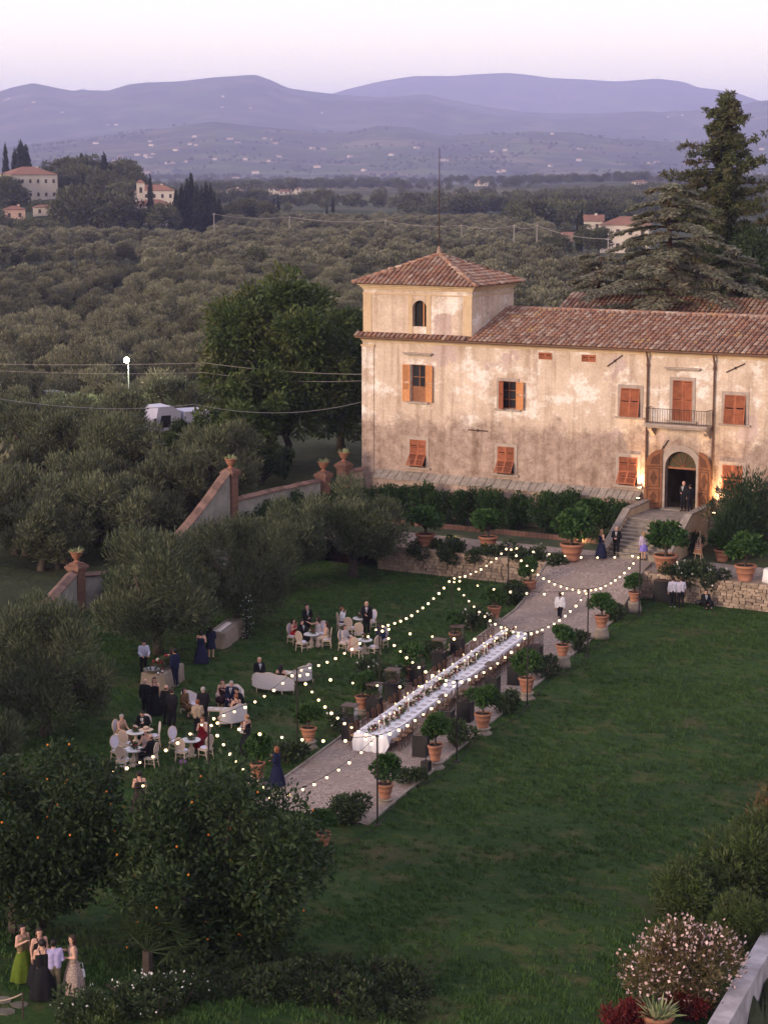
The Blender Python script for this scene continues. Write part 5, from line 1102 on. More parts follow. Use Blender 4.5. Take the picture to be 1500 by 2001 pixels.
for k in range(5):
    o_ = ords[4 - k]
    festoon(LP[k], LP[k + 1], 'festoon bulbs along the lounge side poles, %s span from the ramp' % o_); festoon(RP[k], RP[k + 1], 'festoon bulbs along the open lawn side poles, %s span from the ramp' % o_)
    festoon(LP[k], RP[k], 'festoon bulbs crossing the path straight, %s crossing from the ramp' % ords[5 - k], .62); festoon(LP[k + 1], RP[k], 'festoon bulbs crossing the path slantwise, %s crossing from the ramp' % o_, .5)
festoon(LP[5], RP[5], 'festoon bulbs crossing at the ramp itself, closest to the stairs', .5)
mb = MB(); pts = []
for k, (x, y) in enumerate(RP[::-1]): pts += [(x + .05, y, .03), (x + .35 + .2 * math.sin(k), y - 2.2, .03), (x + .25, y - 5, .03)]
tag(mb.tube(pts[:-3], .018, 5).build('power_cable', M_cable), 'black power cable lying on the grass along the open lawn poles', 'cable')
# ------------------------------------------------------------------ long table
TA, TB = Vector((3.42, -43.95, 0)), Vector((.35, -23.8, 0)); TD = (TB - TA).normalized(); TL = (TB - TA).length; TRZ = math.atan2(TD.y, TD.x); TN = Vector((-TD.y, TD.x, 0))
M_cloth = mat('white_linen', (.80, .79, .80), (.72, .71, .73), 2, .9, bump=.15, bscale=30); M_wood = mat('brown_chair_wood', (.16, .075, .04), (.10, .045, .025), 5, .55, rnd=.15); M_cane = mat('woven_seat', (.34, .22, .12), (.26, .16, .09), 20, .8)
tbl = thing('banquet_table', 'very long dining table set on the gravel path', 'table', TA, TRZ); MB().bb((0.03, -.55, .70), (TL - .03, .55, .745)).build('tabletop', M_wood, tbl)
for x in np.arange(.5, TL, 2.4):
    for y in (-.45, .45): MB().bb((x - .03, y - .03, .02), (x + .03, y + .03, .7)).build('leg', M_wood, tbl)
def drape(L, Wd, top, hems, n=90, seed=0, amp=.035):
    """cloth over a rectangle: flat top then folds down to the hems (x0, x1, y0, y1)"""
    r = random.Random(seed); per = []; 
    for k in range(n * 2): per.append((L * k / (2 * n), -Wd / 2, 0, -1, hems[2]))
    for k in range(n // 4 + 2): per.append((L, -Wd / 2 + Wd * k / (n // 4 + 2), 1, 0, hems[1]))
    for k in range(n * 2): per.append((L - L * k / (2 * n), Wd / 2, 0, 1, hems[3]))
    for k in range(n // 4 + 2): per.append((0, Wd / 2 - Wd * k / (n // 4 + 2), -1, 0, hems[0]))
    m = len(per); vs = [(p[0], p[1], top) for p in per]; ph = [r.uniform(0, 6) for _ in range(3)]
    for lv, f in ((1, .35), (2, 1.0)):
        for k, (x, y, nx, ny, hm) in enumerate(per): o = .02 + amp * f * (1 + math.sin(k * 1.1 + ph[0]) + .6 * math.sin(k * .37 + ph[1])); vs.append((x + nx * o, y + ny * o, top + (hm - top) * f + (.015 * math.sin(k * .9) if f == 1 else 0)))
    fs = [tuple(range(m))] + [(lv * m + (k + 1) % m, lv * m + k, (lv + 1) * m + k, (lv + 1) * m + (k + 1) % m) for lv in (0, 1) for k in range(m)]
    return MB().add(vs, fs)
o = drape(TL + .1, 1.46, .765, (.03, .2, .36, .36), 90, 3, .05).build('tablecloth', M_cloth, None, False, TA - TD * .05, TRZ); tag(o, 'white linen cloth hanging over the very long dining table', 'tablecloth')
# dining chairs
def wood_chair():
    t = thing('dining_chair', 'c', 'chair', group='dining chairs along the long table')
    MB().lathe([(.20, .43), (.22, .45), (.22, .47), (.2, .48)], 10).build('seat', M_cane, t)
    for x in (-.17, .17):
        MB().tube([(x, -.17, 0), (x * .95, -.16, .45)], .018, 5).build('leg', M_wood, t); MB().tube([(x * 1.05, .20, 0), (x, .17, .45), (x * 1.1, .21, .88)], .018, 5).build('leg', M_wood, t)
    b = MB(); b.tube([(-.187, .21, .84), (-.12, .235, .90), (0, .245, .92), (.12, .235, .90), (.187, .21, .84)], .02, 5); b.tube([(-.16, .18, .52), (.16, .225, .86)], .012, 4); b.tube([(.16, .18, .52), (-.16, .225, .86)], .012, 4); b.tube([(0, .18, .5), (0, .24, .9)], .012, 4); b.build('backrest', M_wood, t)
    s = MB(); s.tube([(-.17, -.16, .2), (.17, -.16, .2)], .011, 4); s.tube([(-.17, .18, .25), (.17, .18, .25)], .011, 4); s.build('stretcher', M_wood, t); return Proto(t)
WC = wood_chair(); NCH = 30
for side in (-1, 1):
    for k in range(NCH):
        p = TA + TD * (.55 + (TL - 1.1) * k / (NCH - 1)) + TN * side * (.90 + random.uniform(-.04, .04))
        WC.place((p.x, p.y, path_z(p.y) + .02), TRZ + (0 if side > 0 else math.pi) + random.gauss(0, .06), 'brown cross back chair, %s from the ramp, %s side' % (ordw(NCH - k), 'lounge' if side > 0 else 'open lawn'))
# settings, flowers, candles along the table
M_plate = mat('white_china', (.74, .73, .72), (.68, .67, .66), 3, .3); M_green = leafmat('runner_greens', (.05, .07, .025), (.10, .12, .05), None); M_glass = None
def clear_glass(name, tint=(1, 1, 1), fac=.14):
    m, nt, b = nodes(name); nt.nodes.remove(b); a = nt.nodes.new('ShaderNodeBsdfTransparent'); g = nt.nodes.new('ShaderNodeBsdfGlossy'); g.inputs['Roughness'].default_value = .05; x = nt.nodes.new('ShaderNodeMixShader'); x.inputs[0].default_value = fac
    n_ = noise(nt, 2.0, 2); mr = nt.nodes.new('ShaderNodeMapRange'); mr.inputs[3].default_value = fac * .7; mr.inputs[4].default_value = fac * 1.3; nt.links.new(n_, mr.inputs[0]); nt.links.new(mr.outputs[0], x.inputs[0])
    a.inputs[0].default_value = c4(tint); nt.links.new(a.outputs[0], x.inputs[1]); nt.links.new(g.outputs[0], x.inputs[2]); nt.links.new(x.outputs[0], nt.nodes['Material Output'].inputs[0]); return m
M_clear = clear_glass('clear_glass')
def setting():
    t = thing('place_setting', 's', 'place setting', group='place settings on the long table'); MB().lathe([(.08, 0), (.14, .012), (.135, .02), (.075, .01)], 14).build('plate', M_plate, t); MB().box((0, -.0, .022), (.09, .2, .012)).build('napkin', mat('mauve_napkin', (.42, .36, .42)), t)
    MB().lathe([(.03, 0), (.006, .01), (.006, .09), (.035, .13), (.04, .19)], 8, (.2, .14, 0), cap=False).build('wine_glass', M_clear, t); MB().box((-.17, 0, .004), (.02, .2, .006)).build('fork', mat('steel_cutlery', (.5, .5, .5), metal=.9, rough=.3), t); return Proto(t)
PS = setting()
for side in (-1, 1):
    for k in range(NCH): p = TA + TD * (.55 + (TL - 1.1) * k / (NCH - 1)) + TN * side * .50; PS.place((p.x, p.y, .767), TRZ + (math.pi if side > 0 else 0), 'plate, napkin and glass, %s from the ramp on the table\'s %s side' % (ordw(NCH - k), 'lounge' if side > 0 else 'open lawn'))
M_redf = mat('deep_red_petals', (.26, .02, .025), (.16, .012, .02), 9, .7); M_crf = mat('cream_petals', (.66, .56, .46), (.52, .38, .32), 9, .7)
def bouquet(w, n, seed, h=.22, group=None, red=.5):
    t = thing('flower_arrangement', 'f', 'flowers', group=group); r = random.Random(seed); cl = [(r.uniform(-w, w), r.gauss(0, .10), r.uniform(.05, h * .7), .11) for _ in range(7)]; V, Q = foliage(cl, 260, .10, .04, up=.5, jit=.8, shell=.2, seed=seed); ob('greenery', npmesh('greenery', V, Q, M_green), t)
    for nm, m_, q in (('red_blooms', M_redf, int(n * red)), ('cream_blooms', M_crf, n - int(n * red))):
        f = MB()
        for k in range(q): f.ball((r.uniform(-w, w), r.gauss(0, .10), r.uniform(.06, h)), r.uniform(.03, .055), 6, 4, (1, 1, .8))
        tag(f.build(nm, m_, t, True), kind='stuff')
    return Proto(t)
BQ = [bouquet(.36, 22, 300 + k, group='flower runner on the long table', red=(.7, .25, .5)[k]) for k in range(3)]
for k in range(23): p = TA + TD * (.6 + (TL - 1.2) * k / 22) + TN * random.uniform(-.04, .08); BQ[k % 3].place((p.x, p.y, .767), TRZ + random.gauss(0, .15) + (k % 2) * math.pi, ['mostly deep red', 'mostly cream', 'mixed red and cream'][k % 3] + ' table flowers, %s bunch from the ramp end' % ordw(23 - k))
M_wax = mat('ivory_wax', (.78, .74, .66), (.72, .66, .58), 4, .5); M_brass = mat('brass', (.45, .30, .12), metal=.8, rough=.4); M_flame = mat('flame', (1, .7, .3), emit=(1, .6, .2), est=20)
ct = thing('candle', 'thin ivory taper candle among the flowers of the long table', 'candle', group='taper candles on the long table'); MB().lathe([(.05, 0), (.012, .02), (.012, .08), (.02, .10)], 8).build('holder', M_brass, ct); MB().lathe([(.014, .10), (.012, .42)], 6).build('taper', M_wax, ct); MB().lathe([(.001, .42), (.011, .44), (.001, .475)], 6).build('flame', M_flame, ct); CT = Proto(ct)
for k in range(34): p = TA + TD * (.5 + (TL - 1.0) * k / 33 + random.uniform(-.12, .12)) + TN * random.choice((-.2, .22)); CT.place((p.x, p.y, .767), 0, 'ivory taper candle on the long table, %s from the ramp end' % ordw(34 - k), sc=(1.2, 1.2, random.uniform(.8, 1.25)))
# ------------------------------------------------------------------ glass topped fire heaters
M_hb = mat('black_heater_panel', (.010, .010, .011), (.018, .017, .017), 6, .45); M_lid = mat('brown_metal_lid', (.10, .065, .05), (.07, .045, .036), 5, .5, metal=.4); M_lava = mat('lava_stones', (.16, .10, .08), (.05, .035, .03), 9, .9); M_emb = mat('embers', (.5, .2, .1), emit=(1, .35, .1), est=.5)
def heater():
    t = thing('fire_heater', 'h', 'heater', group='glass topped heaters along the long table'); MB().bb((-.29, -.29, .0), (.29, .29, .88)).build('cabinet', M_hb, t); MB().bb((-.31, -.31, .882), (.31, .31, .92)).build('rim', M_hb, t); r = random.Random(3); s = MB()
    for k in range(40): s.ball((r.uniform(-.2, .2), r.uniform(-.2, .2), .94), r.uniform(.03, .05), 5, 3)
    tag(s.build('lava_stones', M_lava, t), kind='stuff')
    for x, y, dx, dy in ((-.27, 0, .006, .5), (.27, 0, .006, .5), (0, -.27, .5, .006), (0, .27, .5, .006)): MB().box((x, y, 1.20), (dx, dy, .54)).build('glass_pane', M_clear, t)
    for x in (-.27, .27):
        for y in (-.27, .27): MB().box((x, y, 1.2), (.018, .018, .56)).build('corner_post', M_hb, t)
    MB().bb((-.32, -.32, 1.49), (.32, .32, 1.53)).build('lid', M_lid, t); return Proto(t)
HT = heater()
for nm, row in (('lounge', [(684, 1446), (732, 1402), (767, 1372), (815, 1340), (858, 1310), (893, 1282)]), ('open lawn', [(822, 1478), (872, 1428), (910, 1410), (962, 1360), (1005, 1338), (1046, 1298)])):
    for k, (px, py) in enumerate(row): g = G(px, py); HT.place((g[0], g[1], .03), TRZ, 'black heater cabinet with glass top, %s from the ramp on the %s side' % (ords[5 - k], nm))
g = G(832, 1510); t = thing('speaker_stand', 'small black loudspeaker on a short stand by the second lawn row pot', 'speaker', (g[0], g[1], 0)); MB().bb((-.17, -.15, 0), (.17, .15, .5)).build('cabinet', M_hb, t); MB().tube([(0, 0, .5), (0, 0, 1.2)], .02, 6).build('pole', M_hb, t); MB().box((0, 0, 1.35), (.2, .18, .34)).build('head', M_hb, t); MB().lathe([(.06, 0), (.05, .02)], 10, (0, 0, 0)).build('cone', M_lid, t).rotation_euler = (R(90), 0, 0)
# ------------------------------------------------------------------ lounge furniture
M_cream = mat('cream_frame', (.62, .50, .38), (.54, .42, .31), 4, .55); M_fab = mat('ivory_fabric', (.62, .57, .56), (.55, .50, .50), 5, .9); M_pad = mat('lilac_white_cushion', (.64, .60, .68), (.57, .53, .60), 5, .9); M_cane2 = mat('cane_back', (.52, .40, .33), (.44, .33, .27), 30, .8)
def oval_chair():
    t = thing('oval_back_chair', 'c', 'chair'); MB().box((0, 0, .42), (.47, .45, .06)).build('seat_frame', M_cream, t); MB().lathe([(.20, .45), (.235, .47), (.235, .505), (.2, .525)], 12, sx=1.0, sy=.95).build('seat', M_pad, t, True)
    for x in (-.2, .2): MB().tube([(x, -.19, .40), (x, -.2, 0)], [.026, .016], 6).build('leg', M_cream, t); MB().tube([(x, .19, .40), (x * 1.05, .25, 0)], [.026, .018], 6).build('leg', M_cream, t)
    n = 18; ring = [(.235 * math.cos(2 * math.pi * k / n), .235 + .03 * math.sin(2 * math.pi * k / n), .80 + .27 * math.sin(2 * math.pi * k / n)) for k in range(n + 1)]; b = MB().tube(ring, .022, 5, False)
    b.tube([(-.15, .21, .43), (-.15, .215, .58)], .02, 5); b.tube([(.15, .21, .43), (.15, .215, .58)], .02, 5); bo = b.build('back_frame', M_cream, t, True)
    MB().add([(x, y - .012, z) for x, y, z in ring[:-1]], [tuple(range(n))]).build('back_pad', M_pad, bo); MB().add([(x, y + .012, z) for x, y, z in ring[:-1]], [tuple(range(n - 1, -1, -1))]).build('back_panel', M_cane2, bo)
    s = MB(); s.tube([(-.2, -.2, .2), (-.2, .22, .2)], .011, 4); s.tube([(.2, -.2, .2), (.2, .22, .2)], .011, 4); s.tube([(-.2, 0, .2), (.2, 0, .2)], .011, 4); s.build('stretcher', M_cream, t); return Proto(t)
OC = oval_chair()
def cocktail_table():
    t = thing('round_table', 't', 'table'); MB().lathe([(.36, .66), (.40, .68), (.40, .72), (.38, .73)], 20).build('table_top', M_plate, t); MB().lathe([(.24, 0), (.22, .05), (.10, .10), (.14, .22), (.15, .32), (.06, .42), (.07, .60), (.18, .66)], 14).build('pedestal', M_cream, t, True); return Proto(t)
CTB = cocktail_table(); FB = [bouquet(.10, 9, 330 + k, .26, red=(.3, .8)[k]) for k in range(2)]
def toward(a, b_): return math.atan2(b_[0] - a[0], -(b_[1] - a[1]))           # a thing made facing -Y turned to look at b
TABS = {}
def seat_group(key, tab, chairs, flower, name):
    g = G(*tab); TABS[key] = g; CTB.place((g[0], g[1], lz(g[0], g[1])), 0, 'small round white table %s' % name, 'small round tables on the lounge lawn'); FB[flower].place((g[0], g[1], lz(g[0], g[1]) + .732), 1.0, 'little flower bunch on the round table %s' % name, 'flowers on the round tables')
    for px, py, lab in chairs: c = G(px, py); OC.place((c[0], c[1], lz(c[0], c[1])), toward(c, g) + random.gauss(0, .08), lab, 'oval back chairs on the lounge lawn')
seat_group('A', (266, 1462), [(236, 1455, 'oval chair holding the woman in the beige dress'), (247, 1474, 'empty oval chair turned from the camera between the two paired tables'), (302, 1459, 'empty oval chair behind the bent man in black'), (283, 1446, 'oval chair under the bent man in black')], 0, 'with the woman in beige')
seat_group('B', (262, 1497), [(232, 1488, 'empty oval chair at the side of the table of the straw hat guests'), (242, 1505, 'empty oval chair with a white shawl near the pole'), (296, 1500, 'oval chair holding the bald man in black'), (287, 1487, 'oval chair holding the woman in the straw hat')], 1, 'with the straw hat')
seat_group('C', (374, 1478), [(345, 1470, 'empty oval chair facing the flowers of the red dress table'), (357, 1488, 'empty oval chair above the purple bag'), (402, 1483, 'empty oval chair in front of the trailing red dress'), (397, 1463, 'oval chair holding the woman in the dark red dress')], 0, 'with the dark red dress')
seat_group('D', (609, 1265), [(573, 1259, 'oval chair holding the woman in bright red'), (590, 1272, 'empty oval chair with its back to the woman in bright red'), (638, 1266, 'oval chair holding the woman in the ivory gown'), (628, 1254, 'oval chair behind the woman stretching out her arm')], 1, 'with the bright red dress')
seat_group('E', (704, 1233), [(668, 1235, 'oval chair holding the woman in the white blouse'), (684, 1243, 'empty oval chair between the two far tables'), (701, 1254, 'empty oval chair seen full from its padded front'), (724, 1230, 'oval chair behind the man with the red tie')], 0, 'below the man with the red tie')
seat_group('F', (712, 1277), [(673, 1272, 'oval chair holding the woman in the pale grey dress'), (697, 1285, 'empty oval chair draped with a floral shawl'), (731, 1281, 'empty oval chair with bright seat beside a tall pole'), (746, 1266, 'oval chair holding the woman in the navy jacket')], 1, 'with the floral shawl')
def sofa(label, pa, pb, face, length=None, curve=.25, cat='sofa', name='settee'):
    """pa, pb: ends of the back on the ground; face: sign of the side it looks to"""
    A = Vector(G(*pa)); B = Vector(G(*pb)); L = length or (B - A).length; mid = (A + B) / 2; ang = math.atan2(B.y - A.y, B.x - A.x) + (0 if face < 0 else math.pi); t = thing(name, label, cat, (mid.x, mid.y, lz(mid.x, mid.y)), ang)
    n = 18; line = []
    for k in range(n + 1):                                                      # plan of the back: ends curl forward (towards -Y)
        u = -1 + 2 * k / n; line.append((u * L / 2, -curve * abs(u) ** 3 * 1.6, .34 + .5 * (1 - .55 * abs(u) ** 2.2) + .03 * math.cos(u * 9)))
    vs = []; fs = []
    for x, y, zt in line: vs += [(x, y, .22), (x, y, zt + .14), (x * .97, y - .11, zt + .12), (x * .96, y - .13, .22)]
    for k in range(n):
        a = k * 4
        for j in range(3): fs.append((a + j, a + 4 + j, a + 5 + j, a + 1 + j))
    fs += [(0, 1, 2, 3), (n * 4 + 3, n * 4 + 2, n * 4 + 1, n * 4)]
    bk = MB().add(vs, fs).build('backrest', M_fab, t); MB().tube([(x, y - .05, zt + .15) for x, y, zt in line], .022, 5).build('carved_rail', M_cream, bk, True)
    fr = [(x, y - .06) for x, y, z in line] + [(L * .46, -.62), (0, -.74), (-L * .46, -.62)]; MB().slab(fr[::-1] if False else fr, .18, .30).build('seat_frame', M_cream, t); fr2 = [(x * .94, y * .9 - .13) for x, y, z in line] + [(L * .43, -.60), (0, -.71), (-L * .43, -.60)]; MB().slab(fr2, .302, .44).build('seat_cushion', M_pad, t)
    for s in (-1, 1): MB().tube([(s * L * .5, -curve * 1.6, .52), (s * L * .495, -.45, .50), (s * L * .46, -.62, .44), (s * L * .45, -.6, .28)], [.05, .05, .045, .04], 6).build('arm', M_cream, t, True)
    for x, y in ((-L * .44, -.58), (L * .44, -.58), (-L * .3, -.04), (L * .3, -.04), (0, -.68)): MB().tube([(x, y, .2), (x * 1.01, y - .02, .0)], [.035, .018], 6).build('leg', M_cream, t)
    return t
sofa('ivory settee seen from behind with a man and a dark haired woman on it', (485, 1352), (566, 1362), 1, 2.2)
sofa('ivory tub armchair beside the settee of the couple', (592, 1342), (618, 1334), 1, 1.0, .34, 'armchair', 'armchair')
sofa('large ivory settee where four guests crowd together', (440, 1368), (494, 1392), -1, 2.1)
sofa('ivory settee seen from behind across from the crowded settee', (446, 1426), (492, 1414), 1, 1.5)
sofa('ivory armchair of the woman with the brown wrap', (346, 1398), (368, 1384), -1, 1.05, .32, 'armchair', 'armchair')
def coffee_table(label, px, py, rz): g = G(px, py); t = thing('coffee_table', label, 'table', (g[0], g[1], lz(g[0], g[1])), rz); MB().box((0, 0, .44), (1.05, .62, .05)).build('table_top', M_cream, t); [MB().tube([(x, y, .42), (x * 1.08, y * 1.1, 0)], [.035, .016], 6).build('leg', M_cream, t) for x in (-.46, .46) for y in (-.25, .25)]; [MB().lathe([(.05, 0), (.11, .015), (.1, .02)], 10, (x, y, .466)).build('plate', M_plate, t) for x, y in ((-.35, .1), (-.05, -.12), (.3, .12), (.32, -.15))]; return g
coffee_table('cream coffee table with plates amid the crowded settees', 427, 1405, .4); coffee_table('cream coffee table in front of the couple on the settee', 570, 1333, .2)
M_linen = mat('beige_linen', (.25, .205, .16), (.19, .155, .12), 3, .9)
def buffet(label, pa, pb, w, seed, items=True):
    A = Vector(G(*pa)); B = Vector(G(*pb)); d = (B - A); L = d.length; rz = math.atan2(d.y, d.x); t = thing('buffet_table', label, 'table', A, rz); MB().bb((0, -w / 2, .78), (L, w / 2, .82)).build('tabletop', M_wood, t); [MB().bb((x - .03, y - .03, 0), (x + .03, y + .03, .78)).build('leg', M_wood, t) for x in (.1, L - .1) for y in (-w * .4, w * .4)]
    c = drape(L + .04, w + .04, .835, (.04, .04, .04, .04), 24, seed, .045).build('tablecloth', M_linen, None, False, A - d.normalized() * .02, rz); tag(c, 'beige floor length cloth over the ' + label, 'tablecloth'); return A, d.normalized(), rz
A, d, rz = buffet('bar table with wine and flowers under the broad olive', (300, 1350), (338, 1328), 1.1, 4); nn = Vector((-d.y, d.x, 0))
p = A + d * 1.0; FB[1].place((p.x, p.y, .84), 0, 'red and cream flower bunch on the bar table', None, 2.2); p = A + d * .1 + nn * .1; t = thing('ice_bowl', 'wide metal ice bowl holding bottles on the bar table', 'bowl', (p.x, p.y, .84)); MB().lathe([(.2, 0), (.38, .16), (.40, .2), (.36, .19), (.2, .05)], 16).build('basin', mat('dull_silver', (.35, .34, .33), metal=.8, rough=.35), t, True)
M_wine = mat('dark_bottle_glass', (.02, .03, .015), rough=.15); M_wred = mat('red_wine_bottle', (.14, .01, .02), rough=.2)
for k in range(5): a = k * 1.25; MB().tube([(.15 * math.cos(a), .15 * math.sin(a), .08), (.3 * math.cos(a), .3 * math.sin(a), .33)], [.035, .014], 6).build('bottle', M_wine, t)
for k, (u, v) in enumerate(((-.2, -.35), (.2, -.38), (.45, .3), (.7, .36), (1.25, .3), (1.35, .1))):
    p = A + d * u + nn * v; t = thing('wine_bottle', 'wine bottle standing on the bar table', 'bottle', (p.x, p.y, .84), 0, 'wine bottles on the bar table'); MB().lathe([(.037, 0), (.037, .19), (.014, .24), (.014, .31)], 8).build('glass_body', M_wred if k % 2 else M_wine, t, True); MB().lathe([(.0385, .06), (.0385, .15)], 8, cap=False).build('paper_label', M_plate, t)
for k in range(14):
    p = A + d * random.uniform(.0, 1.5) + nn * random.uniform(-.45, .45); t = thing('wine_glass', 'stemmed glass standing on the bar table', 'glass', (p.x, p.y, .84), 0, 'glasses on the bar table'); MB().lathe([(.035, 0), (.006, .008), (.006, .1), (.04, .15), (.036, .21)], 8, cap=False).build('bowl', M_clear, t)
A, d, rz = buffet('buffet table with dishes behind the dark olive trunk', (424, 1268), (462, 1238), .85, 6)
for k in range(6): p = A + d * (.3 + .35 * k); t = thing('serving_dish', 'pale serving dish on the buffet table behind the olive trunk', 'dish', (p.x, p.y, .84), 0, 'dishes on the buffet table'); MB().lathe([(.1, 0), (.18, .04), (.17, .05)], 12).build('plate', M_plate, t); MB().ball((0, 0, .06), .1, 8, 4, (1, 1, .5)).build('food', M_crf, t, True)
g = G(483, 1248); t = thing('flower_column', 'tall dark column wound with tiny white blossoms beside the buffet', 'flower column', (g[0], g[1], 0)); MB().tube([(0, 0, 0), (0, 0, 2.1)], .06, 6).build('post', M_pole, t); V, Q = foliage([(0, 0, z, .28) for z in np.arange(.2, 2.2, .3)], 700, .12, .05, seed=5); ob('greenery', npmesh('greenery', V, Q, L_dark), t); V, Q = foliage([(0, 0, z, .30) for z in np.arange(.2, 2.2, .3)], 60, .08, .07, shell=.9, seed=6); ob('blossom', npmesh('blossom', V, Q, L_whit), t)
# ------------------------------------------------------------------ small things near the stairs
g = G(1361, 1108, 1.55); t = thing('easel', 'wooden easel holding a welcome board', 'easel', (g[0], g[1] if g[1] > -9 else -8.8, 1.5), -.35); M_es = mat('pale_easel_wood', (.50, .36, .24), (.42, .29, .19), 4, .6)
for x in (-.28, .28): MB().tube([(x, 0, 0), (x * .3, .14, 1.75)], .024, 5).build('leg', M_es, t)
MB().tube([(0, .65, 0), (0, .16, 1.6)], .024, 5).build('leg', M_es, t); MB().tube([(0, .13, 1.3), (0, .2, 2.15)], .022, 5).build('mast', M_es, t); MB().box((0, -.0, .82), (.62, .07, .04)).build('tray', M_es, t)
bo = MB(); bo.add([(-.27, 0, .85), (.27, 0, .85), (.27, .12, 1.42), (-.27, .12, 1.42), (-.27, .025, .85), (.27, .025, .85), (.27, .145, 1.42), (-.27, .145, 1.42)], [(0, 1, 2, 3), (4, 7, 6, 5), (0, 3, 7, 4), (1, 5, 6, 2), (3, 2, 6, 7)]); bo = bo.build('welcome_board', mat('brown_board', (.30, .15, .085), (.25, .12, .07), 4, .7), t)
lt = MB(); r = random.Random(8)
for row, (z, n_, w_) in enumerate(((1.27, 7, .30), (1.16, 9, .36), (1.06, 6, .22))):
    for k in range(n_): x = -w_ / 2 + w_ * k / (n_ - 1); h_ = r.uniform(.018, .04); yy = (z - .85) * .21 - .006; lt.add([(x - .012, yy, z), (x + .012, yy, z), (x + .012, yy + h_ * .2, z + h_), (x - .012, yy + h_ * .2, z + h_)], [(0, 1, 2, 3)])
lt.build('lettering', M_plate, bo)
g = G(1300, 1182); t = thing('equipment_case', 'tall black covered equipment case against the rubble wall', 'case', (g[0] - .35, -10.15, 0)); MB().box((0, 0, .62), (1.15, .6, 1.22), taper=.96).build('case_body', M_hb, t); MB().box((0, 0, 1.245), (1.14, .6, .025)).build('case_lid', M_lid, t); [MB().ball((x, y, .03), .04).build('castor', M_pole, t) for x in (-.5, .5) for y in (-.24, .24)]
for k, (px, py, s) in enumerate(((1357, 1187, .34), (1388, 1185, .4))): g = G(px, py); t = thing('instrument_bag', ['black bag lying against the rubble wall beside the seated musician', 'dark instrument bag leaning on the rubble wall by the upright shoe'][k], 'bag', (g[0], -10.1, 0)); MB().ball((0, 0, s * .5), s * .52, 9, 6, (1.2, .7, 1)).build('bag_body', M_hb, t, True); MB().tube([(-.15, 0, s), (0, 0, s + .12), (.15, 0, s)], .015, 4).build('strap', M_lid, t)
g = G(1493, 1142, 1.5); t = thing('draped_table', 'round table under a white cloth on the terrace edge', 'table', (g[0] + .2, -8.6, 1.45)); MB().lathe([(.55, .70), (.55, .73)], 20).build('tabletop', M_wood, t); MB().tube([(0, 0, 0), (0, 0, .7)], .06, 8).build('leg', M_wood, t); MB().lathe([(.70, .04), (.64, .35), (.60, .72), (.58, .752), (.01, .755)], 42, wob=.03).build('draped_cloth', M_cloth, t, True)
for k, (px, py, z) in enumerate([(1130, 1066, 1.5), (880, 1052, 1.5)]):
    g = G(px, py, z); t = thing('garden_spotlight', ['small black spotlight on the grass near the huge ramp pot', 'small black spotlight on the grass behind the rubble wall'][k], 'lamp', (g[0], g[1], float(terrace_z(g[0], g[1])))); MB().box((0, 0, .12), (.34, .16, .14)).build('housing', M_hb, t); MB().tube([(0, 0, 0), (0, 0, .08)], .03, 6).build('spike', M_pole, t); MB().box((0, .083, .12), (.28, .01, .1)).build('lens', M_glow, t)
    L = bpy.data.lights.new('spot', 'POINT'); L.energy = 14; L.color = (1, .72, .35); L.shadow_soft_size = .08; lo = link(bpy.data.objects.new('spot_beam', L), t); lo.location = (0, .25, .14)
for k, (px, py, z, e_) in enumerate([(455, 988, 2.2, 16), (518, 1142, .6, 0), (173, 1150, .6, 8)]):
    if e_: g = G(px, py, z); t = thing('wall_spotlight', ['small spotlight glowing in the ivy below the tall pillar', '', 'small spotlight glowing in the laurel below the small pillar'][k], 'lamp', (g[0], g[1], z)); MB().box((0, 0, 0), (.14, .14, .1)).build('housing', M_hb, t); MB().box((0, 0, .056), (.1, .1, .01)).build('lens', M_glow, t); MB().tube([(0, 0, -z), (0, 0, -.04)], .02, 5).build('stake', M_pole, t); L = bpy.data.lights.new('spot', 'POINT'); L.energy = e_; L.color = (.9, 1, .6); L.shadow_soft_size = .05; lo = link(bpy.data.objects.new('spot_beam', L), t); lo.location = (.1, -.25, .2)
g = G(358, 1495); t = thing('handbag', 'purple handbag on the grass under an oval chair', 'bag', (g[0], g[1], 0)); MB().ball((0, 0, .12), .16, 9, 5, (1.2, .8, .75)).build('bag_body', mat('purple_fabric', (.13, .07, .20), (.20, .08, .16), 8, .8), t, True); MB().tube([(-.1, 0, .2), (0, 0, .34), (.1, 0, .2)], .012, 4).build('strap', M_lid, t)
# ------------------------------------------------------------------ steps and rope in the near left corner
st = thing('garden_steps', 'pale stone steps leading down past the rope railing', 'steps', (8.2, -73.6, 0))
for k in range(6): MB().bb((-1.9, -.45 - k * .42, -.5 - k * .15), (.75, -k * .42, .66 - k * .15)).build('step', M_ped, st)
M_pav = mat('mossy_paving', (.16, .14, .11), (.09, .08, .055), 3, .95, bump=.4)
pv_ = thing('rough_paving', 'irregular stone slabs at the feet of the five guests', 'paving', (8.4, -72.6, .78)); r = random.Random(6)
for i in range(4):
    for j in range(2): x, y = -1.6 + i * .62 + r.uniform(-.06, .06), -.8 + j * .55 + r.uniform(-.05, .05); MB().slab([(x + .27 * math.cos(a) * r.uniform(.85, 1.15), y + .24 * math.sin(a) * r.uniform(.85, 1.15)) for a in np.linspace(0, 2 * math.pi, 8)[:-1]], -.05, .05 + r.uniform(0, .02)).build('paving_stone', M_pav, pv_)
rp_ = thing('rope_railing', 'slack rope railing on short iron posts beside the stone steps', 'railing', (7.6, -72.6, .75)); PO_ = [(-1.8, -1.3), (-.55, -.55), (.55, -1.75), (1.75, -.95)]
for x, y in PO_: MB().tube([(x, y, -.2), (x, y, .85)], .022, 6).build('post', M_iron, rp_)
